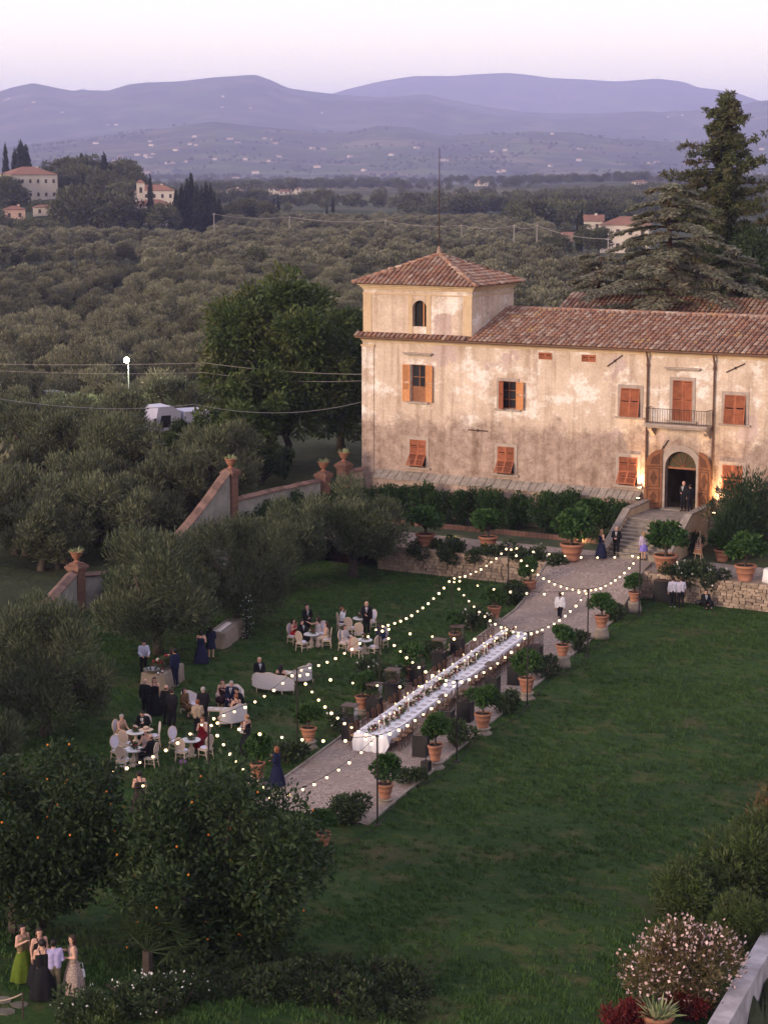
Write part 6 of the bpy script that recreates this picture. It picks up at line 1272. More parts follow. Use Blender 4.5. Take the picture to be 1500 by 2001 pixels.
M_rope = mat('hemp_rope', (.42, .33, .24), (.34, .26, .18), 30, .9)
for (a, b_) in ((PO_[0], PO_[1]), (PO_[2], PO_[3])): MB().tube([(a[0] + (b_[0] - a[0]) * u, a[1] + (b_[1] - a[1]) * u, .8 - .8 * u * (1 - u)) for u in np.linspace(0, 1, 10)], .022, 6).build('rope', M_rope, rp_, True)
tag(MB().add([(x, y, lz(x, y) + .03) for x, y in [(9.2, -66.6), (9.9, -70.6), (11.2, -71.2), (10.9, -68.6), (9.9, -64.5), (8.2, -63)]], [(0, 1, 2, 3, 4, 5)]).build('earth_path', mat('bare_earth', (.14, .10, .075), (.075, .06, .035), .9, .95, bump=.5)), kind='structure')
# ------------------------------------------------------------------ people
def surface_net(f, lo, hi, h):
    ax = [np.arange(lo[i] - 2 * h, hi[i] + 2.5 * h, h) for i in range(3)]; X, Y, Z = np.meshgrid(*ax, indexing='ij'); F = f(np.stack([X, Y, Z], -1)); sg = F < 0; n = F.shape
    acc = np.zeros((n[0] - 1, n[1] - 1, n[2] - 1, 3)); cnt = np.zeros(acc.shape[:3]); c8 = [(i, j, k) for i in (0, 1) for j in (0, 1) for k in (0, 1)]
    sl_ = lambda A, o: A[o[0]:n[0] - 1 + o[0], o[1]:n[1] - 1 + o[1], o[2]:n[2] - 1 + o[2]]
    for a in c8:
        for d in range(3):
            if a[d]: continue
            b = list(a); b[d] = 1; fa, fb = sl_(F, a), sl_(F, b); cr = (fa < 0) != (fb < 0); t = np.where(cr, fa / np.where(cr, fa - fb, 1), 0)
            for q in range(3): acc[..., q] += np.where(cr, a[q] + (t if q == d else 0), 0)
            cnt += cr
    use = cnt > 0; idx = -np.ones(use.shape, int); idx[use] = np.arange(use.sum()); ii = np.argwhere(use); V = (ii + acc[use] / cnt[use][:, None]) * h + np.array([a[0] for a in ax]); Q = []
    for d in range(3):
        u, v = (d + 1) % 3, (d + 2) % 3; s1 = [slice(None)] * 3; s2 = [slice(None)] * 3; s1[d] = slice(0, n[d] - 1); s2[d] = slice(1, n[d]); ch = sg[tuple(s1)] != sg[tuple(s2)]; p = np.argwhere(ch); ok = (p[:, u] > 0) & (p[:, v] > 0) & (p[:, u] < n[u] - 1) & (p[:, v] < n[v] - 1); p = p[ok]; fl = sg[tuple(p.T)]
        def at(du, dv): q = p.copy(); q[:, u] += du; q[:, v] += dv; return idx[tuple(q.T)]
        q4 = np.stack([at(-1, -1), at(0, -1), at(0, 0), at(-1, 0)], 1); q4[~fl] = q4[~fl][:, ::-1]; Q.append(q4)
    return V, np.concatenate(Q)
def cones(prims, k=.03, grow=0.0):
    def f(P):
        r = None
        for a, b, ra, rb in prims:
            a = np.array(a, float); b = np.array(b, float); ab = b - a; L2 = max(ab @ ab, 1e-9); t = np.clip(((P - a) @ ab) / L2, 0, 1); d = np.linalg.norm(P - a - t[..., None] * ab, axis=-1) - (ra + (rb - ra) * t) - grow
            if r is None: r = d
            else: hh = np.clip(.5 + .5 * (r - d) / k, 0, 1); r = r * (1 - hh) + d * hh - k * hh * (1 - hh)
        return r
    return f
def bounds(prims, g=.05):
    P = np.array([p for a, b, ra, rb in prims for p in (np.array(a) - max(ra, rb), np.array(a) + max(ra, rb), np.array(b) - max(ra, rb), np.array(b) + max(ra, rb))]); return P.min(0) - g, P.max(0) + g
SKIN = [mat('skin_light', (.56, .33, .24), (.50, .28, .20), 6, .55, spec=.3), mat('skin_tan', (.46, .26, .18), (.40, .22, .15), 6, .55, spec=.3)]
M_eye = mat('eye', (.03, .02, .02)); M_lip = mat('lips', (.40, .12, .11))
HAIRC = {'brown': (.045, .024, .014), 'dark': (.014, .010, .009), 'blond': (.34, .20, .10), 'grey': (.36, .33, .31), 'red': (.22, .075, .03)}; HAIRM = {k: mat(k + '_hair', v, tuple(x * .6 for x in v), 25, .5) for k, v in HAIRC.items()}
CLM = {}
def cm(c):
    if c not in CLM: CLM[c] = mat('fabric_%d' % len(CLM), c, tuple(x * .72 for x in c), 7, .85, spec=.15)
    return CLM[c]
BLACK = (.011, .011, .013); NAVY = (.012, .016, .045); WHITE = (.70, .69, .72)
def person(label, loc, rz, pose='stand', arms=('down', 'down'), top=('suit', BLACK), bottom=None, hair=('short', 'brown'), h=1.74, skin=0, shoes=BLACK, sc=1.0, lean=0.0, res=.03, seat=.50, group=None, pat=None, head_turn=0.0):
    """figure facing -Y at the origin, feet (or the seat's floor) at z = 0"""
    t = thing('person', label, 'person', loc, rz, group, sc * h / 1.74); S_ = Matrix.Rotation(lean, 3, 'X')
    pz = .93 if pose == 'stand' else seat + .08
    def up(x, y, z): v = S_ @ Vector((x, y, z - .93)); return (v.x, v.y, v.z + pz)       # upper body leans about the hips
    neck, hd0, hd1 = up(0, 0, 1.47), up(0, -.015, 1.56), up(0, -.01, 1.655)
    body = [(up(-.075, 0, .97), up(-.085, 0, 1.30), .10, .115), (up(.075, 0, .97), up(.085, 0, 1.30), .10, .115), (up(-.15, .0, 1.40), up(.15, 0, 1.40), .062, .062), (up(0, 0, 1.33), neck, .08, .055), (neck, hd0, .052, .056), (hd0, hd1, .074, .094), (up(0, -.02, 1.535), up(0, -.045, 1.54), .05, .05)]
    JA = []
    for s, kind in zip((-1, 1), arms):
        sh = (s * .19, 0, 1.405)
        el, wr = {'down': ((s * .245, .02, 1.13), (s * .25, -.03, .88)), 'hold': ((s * .24, .02, 1.14), (s * .07, -.22, 1.10)), 'chest': ((s * .24, -.01, 1.15), (s * .08, -.20, 1.28)), 'face': ((s * .22, -.10, 1.18), (s * .07, -.17, 1.44)), 'out': ((s * .24, -.26, 1.33), (s * .20, -.50, 1.40)), 'table': ((s * .24, -.12, 1.15), (s * .16, -.36, 1.12)), 'lap': ((s * .24, -.03, 1.15), (s * .10, -.24, 1.00)), 'back': ((s * .25, .06, 1.15), (s * .08, .13, 1.02)), 'side': ((s * .30, .0, 1.18), (s * .42, -.08, 1.0))}[kind]
        A, E_, Wp = up(*sh), up(*el), up(*wr); JA.append((s, A, E_, Wp)); body += [(A, E_, .054, .042), (E_, Wp, .042, .030)]; d = (Vector(Wp) - Vector(E_)).normalized(); pm = Vector(Wp) + d * .075; body.append((Wp, tuple(pm), .030, .034))
    JL = []
    for s in (-1, 1):
        hp = up(s * .09, 0, .93)
        if pose == 'stand': kn, an = (s * .10, -.015, .50), (s * .105, .02, .085)
        elif pose == 'walk': kn, an = (s * .10, -.12 * s, .50), (s * .10, -.20 * s + .08, .10)
        elif pose == 'floor': kn, an = (s * .16, -.40, .42), (s * .14, -.62, .09)
        else: kn, an = (s * .11, -.43, seat + .02), (s * .11, -.40 - .06 * s, .085)
        to = (an[0] * 1.12, an[1] - .15, .045); JL.append((s, hp, kn, an, to)); body += [(hp, kn, .088, .056), (kn, an, .055, .036), (an, to, .04, .03)]
    lo, hi = bounds(body); V, Q = surface_net(cones(body), lo, hi, res); bm_ = MB(); bm_.add(V, Q.tolist()); hc = Vector(hd0).lerp(Vector(hd1), .5)
    HR = Matrix.Rotation(head_turn, 3, 'Z') @ S_ if head_turn else S_
    def hp_(x, y, z): return tuple(hc + HR @ Vector((x, y, z)))
    n0 = [hp_(-.016, -.088, -.022), hp_(.016, -.088, -.022), hp_(0, -.118, -.018), hp_(0, -.088, .028)]; bm_.add(n0, [(0, 2, 3), (2, 1, 3), (0, 1, 2)])
    for s in (-1, 1): bm_.ball(hp_(s * .094, .0, -.005), .022, 6, 4, (.5, .8, 1.3))
    for s, A, E_, Wp in JA:                                                             # five fingers, unequal and bent; thumb from the side of the palm
        d = (Vector(Wp) - Vector(E_)).normalized(); sd_ = d.cross(Vector((0, .3, 1))).normalized(); nn = sd_.cross(d); pm = Vector(Wp) + d * .085
        for k, L in enumerate((.075, .088, .082, .064)): b = pm + sd_ * (k - 1.5) * .019; m_ = b + d * L * .55 - nn * .006; bm_.tube([b - d * .02, m_, m_ + d * L * .40 - nn * L * .35], [.0095, .009, .007], 5)
        b = Vector(Wp) + d * .035 - sd_ * .03; bm_.tube([b, b + d * .035 - sd_ * .022 - nn * .01, b + d * .065 - sd_ * .02 - nn * .03], [.012, .011, .008], 5)
    bm_.cm = 1
    for s in (-1, 1): bm_.ball(hp_(s * .034, -.083, .012), .0125, 6, 4, (1, .6, .7))
    bm_.cm = 2; bm_.add([hp_(-.026, -.092, -.052), hp_(.026, -.092, -.052), hp_(.018, -.094, -.064), hp_(-.018, -.094, -.064)], [(0, 3, 2, 1)])
    bm_.build('body', [SKIN[skin], M_eye, M_lip], t, True)
    def wear(name, prims, m, k=.035, cut=None, r_=None):
        f0 = cones(prims, k); f = (lambda P: np.maximum(f0(P), cut(P))) if cut else f0; lo, hi = bounds(prims); V, Q = surface_net(f, lo, hi, r_ or res)
        return ob(name, npmesh(name, V, Q, m, True), t)
    kind, colr = top; M_top = pat or cm(colr); long_ = kind in ('suit', 'shirt', 'robe', 'blouse')
    g = .024 if kind == 'suit' else .016
    if kind in ('suit', 'shirt', 'blouse', 'waistcoat'):
        w = [(up(-.08, 0, .90 if kind == 'suit' else .95), up(-.085, 0, 1.30), .112 + g, .115 + g), (up(.08, 0, .90 if kind == 'suit' else .95), up(.085, 0, 1.30), .112 + g, .115 + g), (up(-.155, 0, 1.40), up(.155, 0, 1.40), .064 + g, .064 + g), (up(0, 0, 1.38), up(0, .005, 1.45), .085 + g, .058 + g)]
        for s, A, E_, Wp in JA: w += [(A, E_, .056 + g, .044 + g), (E_, tuple(Vector(E_).lerp(Vector(Wp), .93 if kind != 'waistcoat' else .9)), .044 + g, .033 + g)]
        j = wear('jacket' if kind == 'suit' else 'shirt', w, M_top)
        if kind == 'suit':
            for nm, wd, m_, yy in (('shirt_front', .055, cm(WHITE), -.158), ('tie', .017, cm((.10, .012, .02)) if 'red tie' in label else cm(BLACK), -.166)):
                a = [up(-wd, yy, 1.40), up(wd, yy, 1.40), up(.006, yy - .008, 1.16), up(-.006, yy - .008, 1.16), up(-wd, yy + .05, 1.46), up(wd, yy + .05, 1.46)]; ob(nm, MB().add(a, [(3, 2, 1, 0), (0, 1, 5, 4)]).mesh(nm, m_), t)
    else:                                                                               # dresses: bodice
        w = [(up(-.075, 0, .97), up(-.083, 0, 1.27), .112, .128), (up(.075, 0, .97), up(.083, 0, 1.27), .112, .128), (up(-.06, -.05, 1.28), up(.06, -.05, 1.28), .085, .085)]; wear('bodice', w, M_top)
        for s in (-1, 1): ob('dress_strap', MB().tube([up(s * .075, -.125, 1.34), up(s * .095, -.06, 1.465), up(s * .10, .06, 1.45), up(s * .07, .12, 1.30)], .014, 4).mesh('dress_strap', M_top), t)
    if bottom is None: bottom = ('trousers', colr) if kind == 'suit' else ('skirt', colr) if kind == 'dress' else ('trousers', BLACK)
    bk, bc = bottom; M_bot = pat if (pat and bk == 'skirt') else cm(bc)
    if bk == 'trousers':
        w = [(up(-.07, 0, .95), up(.07, 0, .95), .122, .122)]
        for s, hp, kn, an, to in JL: w += [(hp, kn, .108, .076), (kn, (an[0], an[1], an[2] + .0), .074, .056)]
        wear('trousers', w, M_bot)
    else:
        if pose in ('stand', 'walk'):
            hem = .04 if bk == 'skirt' else .55; n = 30; vs = []; fs = []; lv = 7; r = random.Random(len(label))
            for k in range(lv):
                f = k / (lv - 1); z = .99 - (.99 - hem) * f; rr = .135 + (.235 if bk == 'skirt' else .10) * f ** .8 + .03 * math.sin(f * 3.14)
                for q in range(n): a = 2 * math.pi * q / n; w_ = 1 + .10 * f * math.sin(q * 2 * math.pi * 7 / n + k * .2); vs.append((rr * w_ * math.cos(a) * 1.05, rr * w_ * math.sin(a) * .9 + .02 * f, z))
            for k in range(lv - 1):
                for q in range(n): fs.append((k * n + q, (k + 1) * n + q, (k + 1) * n + (q + 1) % n, k * n + (q + 1) % n))
            ob('skirt', MB().add(vs, fs).mesh('skirt', M_bot, True), t)
        else:
            w = [(up(-.07, 0, .95), up(.07, 0, .95), .14, .14)]; low_ = .14 if bk == 'skirt' else seat - .05
            for s, hp, kn, an, to in JL: w += [(hp, kn, .118, .10), (kn, (an[0], an[1], low_), .11, .13)]
            w.append(((-.1, -.4, seat - .02), (.1, -.4, seat - .02), .09, .09)); w.append(((-.12, -.36, low_ + .06), (.12, -.36, low_ + .06), .11, .11)); wear('skirt', w, M_bot, .06)
    w = []
    for s, hp, kn, an, to in JL: w = [((an[0], an[1] + .025, .05), to, .05, .038)]; wear('shoe', w, cm(shoes), r_=.022)
    style, hcol = hair
    hw = [(hp_(0, .012, .02), hp_(0, .012, .055), .100, .100)]
    if style == 'long': hw += [(hp_(0, .06, .03), hp_(0, .085, -.22), .075, .06), (hp_(-.07, .03, 0), hp_(-.085, .03, -.17), .036, .03), (hp_(.07, .03, 0), hp_(.085, .03, -.17), .036, .03)]
    if style == 'bun': hw += [(hp_(0, .09, .04), hp_(0, .115, .05), .05, .045)]
    if style == 'tail': hw += [(hp_(0, .10, .0), hp_(0, .11, -.28), .035, .02)]
    if style == 'bob': hw += [(hp_(0, .04, .02), hp_(0, .04, -.09), .10, .085), (hp_(-.08, .01, 0), hp_(-.08, .01, -.09), .035, .03), (hp_(.08, .01, 0), hp_(.08, .01, -.09), .035, .03)]
    fd = HR @ Vector((0, -1, 0)); ud = HR @ Vector((0, 0, 1)); fdn, udn, hcn = np.array(fd), np.array(ud), np.array(hc)
    line = {'bald': .2}.get(style, .0)
    def face_cut(P): q = P - hcn; return np.minimum((q @ fdn) - .025, (.052 - (q @ udn))) if style != 'bald' else np.maximum((q @ udn) - .02, (q @ fdn) + .02)
    wear('hair', hw, HAIRM[hcol], .03, face_cut, .022); return t
def face_at(p, q): return toward(p, q)
def stand_at(px, py, z=None):
    g = G(px, py, z or 0.0)
    if z is None: g = G(px, py, lz(g[0], g[1])); g[2] = lz(g[0], g[1])
    return g
CAMP = (CAM[0], CAM[1])
def P_(label, px, py, look, z=None, **kw):
    """look: a pixel the person faces, on the same level, or a number added to 'towards the viewer'"""
    g = stand_at(px, py, z); q = stand_at(*look, z) if isinstance(look, tuple) else None; rz = toward(g, q) if q is not None else toward(g, CAMP) + look; return person(label, tuple(g), rz, **kw)
def SIT(label, px, py, look, seat=.50, **kw): return P_(label, px, py, look, pose='sit', seat=seat, **kw)
D = lambda c: ('dress', c)
# near group by the steps
FLOR = mat('sequined_floral_dress', (.46, .36, .30), (.12, .075, .07), 22, .6, coord='Object')
P_('woman in a long green skirt and bare arms holding a glass', 47, 1916, (95, 1935), arms=('chest', 'down'), top=D((.20, .15, .08)), bottom=('skirt', (.095, .14, .015)), hair=('long', 'dark'), h=1.70, res=.022)
P_('woman in a black dress with bare back talking to the woman in green', 80, 1925, (108, 1950), arms=('down', 'hold'), top=D(BLACK), hair=('long', 'brown'), h=1.72, res=.022)
P_('woman in a long black dress seen from behind by the rope', 86, 1950, (72, 1915), arms=('hold', 'face'), top=D(BLACK), hair=('bun', 'dark'), h=1.74, res=.022)
P_('man in lavender shirt and khaki trousers seen from behind', 108, 1948, (100, 1915), arms=('hold', 'hold'), top=('shirt', (.44, .38, .60)), bottom=('trousers', (.16, .13, .085)), hair=('short', 'dark'), h=1.70, res=.022, shoes=(.08, .05, .03))
P_('woman in a sequined floral gown holding a drink and a white bag', 145, 1940, (95, 1945), arms=('chest', 'hold'), top=D((.4, .3, .25)), pat=FLOR, bottom=('skirt', (.4, .3, .25)), hair=('long', 'brown'), h=1.73, res=.022)
g = stand_at(154, 1935); t = thing('handbag', 'small white handbag hanging beside the floral gown', 'bag', (g[0] + .12, g[1], g[2] + .42)); MB().box((0, 0, .12), (.2, .09, .22), taper=.8).build('bag_body', M_cloth, t); MB().tube([(-.07, 0, .22), (-.05, 0, .42), (.05, 0, .42), (.07, 0, .22)], .01, 4).build('strap', M_cloth, t)
# open lawn, path, stairs, door
P_('woman in a crossed back dark dress walking behind the orange tree', 274, 1592, (258, 1520), arms=('down', 'hold'), top=D((.03, .022, .022)), hair=('bun', 'dark'), h=1.70)
P_('woman in a long navy dress holding a white plate beside a lemon pot', 541, 1536, (500, 1530), arms=('chest', 'hold'), top=('blouse', NAVY), bottom=('skirt', NAVY), hair=('bob', 'red'), h=1.62)
P_('waiter in white shirt with a ponytail walking up the gravel ramp', 1093, 1207, (1160, 1150), pose='walk', arms=('down', 'down'), top=('shirt', WHITE), hair=('tail', 'brown'), h=1.76)
P_('woman in a long midnight blue dress at the foot of the stairs', 1174, 1090, (1210, 1086), z=1.70, arms=('hold', 'hold'), top=D(NAVY), hair=('long', 'blond'), h=1.68)
P_('bald elderly man in a dark suit reading at the foot of the stairs', 1203, 1087, -.2, z=1.70, arms=('hold', 'hold'), top=('suit', BLACK), hair=('bald', 'grey'), h=1.76)
P_('woman in a pale top and flared violet skirt by the huge pot', 1256, 1094, (1225, 1080), z=1.70, arms=('hold', 'down'), top=('blouse', (.50, .42, .56)), bottom=('half', (.24, .19, .62)), hair=('long', 'blond'), h=1.66)
P_('man in black standing in the arched doorway with hands together', 1334, 999, -.5, z=3.53, arms=('hold', 'down'), top=('suit', BLACK), hair=('bald', 'grey'), h=1.84)
P_('man in black stepping from the doorway to talk to the other', 1347, 1004, (1330, 999), z=3.53, arms=('down', 'hold'), top=('suit', BLACK), hair=('short', 'dark'), h=1.80)
P_('waiter in white shirt beside the black equipment case', 1313, 1187, (1300, 1150), arms=('side', 'down'), top=('shirt', (.55, .52, .60)), hair=('short', 'dark'), h=1.72, shoes=WHITE)
P_('second waiter in white shirt leaning close to the first one', 1329, 1187, (1300, 1165), arms=('hold', 'down'), top=('shirt', (.52, .48, .58)), hair=('short', 'brown'), h=1.70)
g = stand_at(1372, 1190); person('musician in black sitting on the grass against the rubble wall', (g[0], -10.35, .02), toward((g[0], -10.35), CAMP) + .3, pose='floor', arms=('lap', 'lap'), top=('suit', BLACK), hair=('short', 'dark'), h=1.74, seat=.10)
# bar and buffet
P_('barman in white shirt and apron leaning over the bar table', 281, 1318, (310, 1345), arms=('table', 'table'), top=('shirt', (.50, .50, .62)), hair=('short', 'dark'), lean=.25, h=1.74)
P_('tall man in a navy suit standing at the end of the bar table', 343, 1342, (310, 1335), arms=('hold', 'down'), top=('suit', NAVY), hair=('short', 'dark'), h=1.84, shoes=(.3, .28, .26))
P_('woman in dark clothes beside the man in navy at the bar', 336, 1333, (300, 1320), arms=('hold', 'down'), top=D(BLACK), hair=('long', 'brown'), h=1.66)
P_('bald man in a dark suit next to a woman in black at the bar corner', 285, 1402, (310, 1390), arms=('hold', 'down'), top=('suit', BLACK), hair=('bald', 'grey'), h=1.76)
P_('woman in a long black dress with bare arms beside a bald man', 303, 1396, .1, arms=('down', 'down'), top=D(BLACK), hair=('long', 'brown'), h=1.70)
P_('bald man in black partly behind another man in black', 326, 1416, (360, 1400), arms=('down', 'hold'), top=('suit', BLACK), hair=('bald', 'brown'), h=1.78)
P_('man in a black suit standing near the ivory armchair', 337, 1424, (370, 1410), arms=('hold', 'hold'), top=('suit', BLACK), hair=('short', 'brown'), h=1.80)
P_('woman in a navy dress helping herself at the buffet table', 394, 1296, (425, 1270), arms=('hold', 'table'), top=D(NAVY), hair=('bob', 'dark'), h=1.68)
P_('woman in a short navy dress at the end of the buffet table', 413, 1287, (435, 1265), arms=('hold', 'table'), top=('blouse', NAVY), bottom=('half', NAVY), hair=('long', 'dark'), h=1.66)
# crowded settees
P_('grey haired man in black standing with his back to the pole', 398, 1420, (430, 1385), arms=('hold', 'hold'), top=('suit', BLACK), hair=('short', 'grey'), h=1.78)
P_('red haired guest in a tan waistcoat seen from behind', 387, 1440, (390, 1400), arms=('hold', 'hold'), top=('shirt', (.36, .27, .19)), bottom=('trousers', BLACK), hair=('short', 'red'), h=1.64)
SIT('woman in a brown wrap sitting on the ivory armchair', 361, 1400, (410, 1412), arms=('lap', 'hold'), top=('blouse', (.13, .075, .035)), bottom=('half', (.13, .075, .035)), hair=('bob', 'brown'), h=1.68, seat=.46)
SIT('woman in a dark dress sitting at the arm of the crowded settee', 436, 1382, (415, 1400), arms=('lap', 'chest'), top=D((.035, .015, .018)), bottom=('half', (.035, .015, .018)), hair=('short', 'dark'), h=1.68, seat=.46)
SIT('man in a navy suit with flower on the crowded settee', 453, 1389, (432, 1408), arms=('lap', 'lap'), top=('suit', NAVY), hair=('short', 'grey'), h=1.78, seat=.46)
SIT('bearded man in a dark jacket leaning forward on the crowded settee', 472, 1398, (440, 1405), arms=('table', 'lap'), top=('suit', BLACK), hair=('short', 'dark'), lean=.35, h=1.76, seat=.46)
SIT('woman with bare shoulders sitting on the settee seen from behind', 462, 1412, (435, 1400), arms=('lap', 'lap'), top=D((.045, .015, .018)), hair=('bun', 'red'), h=1.66, seat=.46)
P_('woman in a long black dress carrying a small child', 483, 1472, (445, 1465), arms=('hold', 'hold'), top=D(BLACK), hair=('bun', 'blond'), h=1.68)
g = stand_at(474, 1470); person('small child in white carried against a black dress', (g[0], g[1] - .05, .72), toward(g, CAMP) + 1.2, pose='sit', arms=('lap', 'lap'), top=('shirt', WHITE), bottom=('trousers', WHITE), hair=('short', 'red'), h=.86, seat=.30, shoes=WHITE)
SIT('man in a dark suit with white shirt alone on the settee end', 507, 1340, .35, arms=('lap', 'lap'), top=('suit', BLACK), hair=('bald', 'dark'), h=1.78, seat=.46)
SIT('long dark haired woman in black seen from behind on the settee', 549, 1352, (572, 1325), arms=('lap', 'table'), top=D(BLACK), hair=('long', 'dark'), h=1.68, seat=.46)
# round tables
SIT('woman in a beige dress sitting at a round table', 236, 1455, (266, 1462), arms=('table', 'table'), top=D((.34, .23, .15)), bottom=('half', (.34, .23, .15)), hair=('bun', 'grey'), h=1.68, lean=.15)
SIT('man in black bent over a child at a round table', 283, 1446, (266, 1462), arms=('table', 'chest'), top=('suit', BLACK), hair=('short', 'dark'), lean=.4, h=1.78)
SIT('small boy in a dark suit at the round table of the beige dress', 270, 1446, (262, 1466), arms=('lap', 'lap'), top=('suit', BLACK), hair=('short', 'red'), h=1.15, seat=.55)
SIT('woman wearing a wide straw hat at a round table', 287, 1487, (262, 1497), arms=('table', 'table'), top=D((.40, .30, .26)), hair=('bun', 'brown'), h=1.66)
SIT('bald man in a black suit sitting on an oval chair', 296, 1500, (262, 1497), arms=('lap', 'table'), top=('suit', BLACK), hair=('bald', 'brown'), h=1.76)
SIT('woman in a dark red dress with raised hands at a round table', 397, 1463, (374, 1478), arms=('face', 'face'), top=D((.16, .008, .014)), hair=('bun', 'red'), h=1.70)
SIT('woman in a bright red dress holding a drink', 573, 1259, (609, 1262), arms=('chest', 'face'), top=D((.42, .016, .02)), bottom=('half', (.42, .016, .02)), hair=('long', 'dark'), h=1.68)
P_('man in black standing behind a round table with hand at his chin', 600, 1247, .25, arms=('face', 'hold'), top=('suit', BLACK), hair=('short', 'dark'), h=1.80)
SIT('man in black sitting low between the red dress and the flowers', 590, 1262, (612, 1268), arms=('lap', 'lap'), top=('suit', BLACK), hair=('short', 'dark'), h=1.7)
SIT('woman in a white dress stretching out an arm to the standing man', 622, 1254, (590, 1250), arms=('lap', 'out'), top=D((.60, .54, .50)), hair=('long', 'brown'), h=1.68)
SIT('woman in an ivory gown leaning back on an oval chair', 638, 1266, (609, 1266), arms=('chest', 'lap'), top=D((.56, .44, .34)), hair=('long', 'brown'), h=1.70)
SIT('woman in a white blouse with her hand to her face', 668, 1235, (704, 1235), arms=('face', 'lap'), top=('blouse', WHITE), bottom=('half', (.10, .06, .045)), hair=('bun', 'red'), h=1.68)
P_('bald man with a red tie standing beside an oval chair', 716, 1241, .0, arms=('hold', 'down'), top=('suit', BLACK), hair=('bald', 'grey'), h=1.80)
SIT('long haired woman in a pale grey dress by the floral shawl', 673, 1272, (712, 1277), arms=('lap', 'table'), top=('blouse', (.50, .44, .42)), bottom=('skirt', (.50, .40, .38)), hair=('long', 'brown'), h=1.68)
SIT('woman in a navy jacket bending to her crossed legs', 746, 1266, (712, 1277), arms=('lap', 'lap'), top=('blouse', NAVY), bottom=('half', NAVY), hair=('bob', 'dark'), lean=.25, h=1.70)
g = stand_at(287, 1487); M_straw = mat('straw_weave', (.62, .46, .32), (.54, .38, .25), 20, .8); t = thing('straw_hat', 'wide brimmed straw hat on a seated woman', 'hat', (g[0], g[1], 1.34)); MB().lathe([(.30, 0), (.12, .03), (.11, .12), (.06, .14), (.001, .14)], 18, cap=False).build('brim', M_straw, t, True); MB().lathe([(.125, .03), (.122, .07)], 16, cap=False).build('ribbon', cm((.30, .12, .12)), t)
for k, (px, py, zz, c, lab) in enumerate([(246, 1508, .50, WHITE, 'white shawl hanging from an empty oval chair near the pole'), (693, 1283, .50, (.50, .24, .22), 'floral shawl hung over the back of an empty oval chair')]):
    g = stand_at(px, py); t = thing('shawl', lab, 'shawl', (g[0] - .12, g[1], 0)); vs = [(x * .05 - .2 + .03 * math.sin(i * 2), .02 * math.sin(x * 2.2 + i), .95 - i * .11) for i in range(8) for x in range(9)]; MB().add(vs, [(i * 9 + j, i * 9 + j + 1, i * 9 + j + 10, i * 9 + j + 9) for i in range(7) for j in range(8)]).build('cloth', cm(c), t, True)
# ------------------------------------------------------------------ far houses, vehicles, lamp, wires
M_hw = mat('pale_house_plaster', (.56, .50, .43), (.45, .39, .32), .2, .9, rnd=.12); M_hr = mat('far_terracotta_roof', (.27, .13, .085), (.18, .095, .07), .6, .9, rnd=.12); M_hd = mat('dark_shuttered_window', (.06, .045, .04), (.04, .03, .03), 1, .8); M_rs = mat('rose_house_plaster', (.50, .34, .27), (.42, .28, .22), .3, .9)
def house(label, px, py, d, w, dp, h, roof_h, rz=0.0, nwin=(4, 2), m=None, cat='house', hip=True, group=None, name='farmhouse', zfix=None):
    if zfix is None:                                  # stand it where the ground meets its sight line, keeping its proportions
        dd = np.linspace(330, 4200, 1500); an = bearing(px) - YAW; zz_ = terr(CAM[0] + dd * math.sin(an), CAM[1] + dd * math.cos(an)); rw_ = YH - (zz_ - CAMZ) / dd * (FPX / math.cos(PITCH)); i_ = int(np.argmax(rw_ < py + 1)) if (rw_ < py + 1).any() else 0
        if i_: k_ = dd[i_] / d; d = float(dd[i_]); w, dp, h, roof_h = w * k_, dp * k_, h * k_, roof_h * k_
    x, y = polar(px, d); zt = tz(x, y); z = zfix if zfix is not None else zt; t = thing(name, label, cat, (x, y, z), YAW + rz, group)
    MB().bb((-w / 2, -dp / 2, min(0, zt - z) - 1.5), (w / 2, dp / 2, h)).build('wall', m or M_hw, t); o = .5
    if hip and w > dp: r_ = MB().add([(-w / 2 - o, -dp / 2 - o, h), (w / 2 + o, -dp / 2 - o, h), (w / 2 + o, dp / 2 + o, h), (-w / 2 - o, dp / 2 + o, h), (-w / 2 + dp / 2, 0, h + roof_h), (w / 2 - dp / 2, 0, h + roof_h)], [(0, 1, 5, 4), (1, 2, 5), (2, 3, 4, 5), (3, 0, 4), (3, 2, 1, 0)])
    else: r_ = MB().add([(-w / 2 - o, -dp / 2 - o, h), (w / 2 + o, -dp / 2 - o, h), (w / 2 + o, dp / 2 + o, h), (-w / 2 - o, dp / 2 + o, h), (-w / 2 - o, 0, h + roof_h), (w / 2 + o, 0, h + roof_h)], [(0, 1, 5, 4), (2, 3, 4, 5), (1, 2, 5), (3, 0, 4), (3, 2, 1, 0)])
    rf = r_.build('roof', M_hr, t)
    if nwin[0]:
        MB().box((w * .2, 0, h + roof_h * .8), (.9, .9, 1.6)).build('chimney', m or M_hw, rf)
        for j in range(nwin[1]):
            for i in range(nwin[0]):
                xx = -w / 2 + w * (i + .5) / nwin[0]; zz = h * (j + .5) / nwin[1]; wo_ = MB().bb((xx - .5, -dp / 2 - .06, zz - .75), (xx + .5, -dp / 2 + .1, zz + .75)).build('window', M_hd, t)
                if d < 1000: MB().bb((xx - .65, -dp / 2 - .10, zz - .92), (xx + .65, -dp / 2 + .1, zz - .77)).build('sill', m or M_hw, wo_)
        for j in range(nwin[1]):
            for i in range(max(1, nwin[0] // 2)): yy = -dp / 2 + dp * (i + .5) / max(1, nwin[0] // 2); zz = h * (j + .5) / nwin[1]; [MB().bb((s * w / 2 - .06, yy - .5, zz - .75), (s * w / 2 + .06, yy + .5, zz + .75)).build('window', M_hd, t) for s in (-1, 1)]
    return t
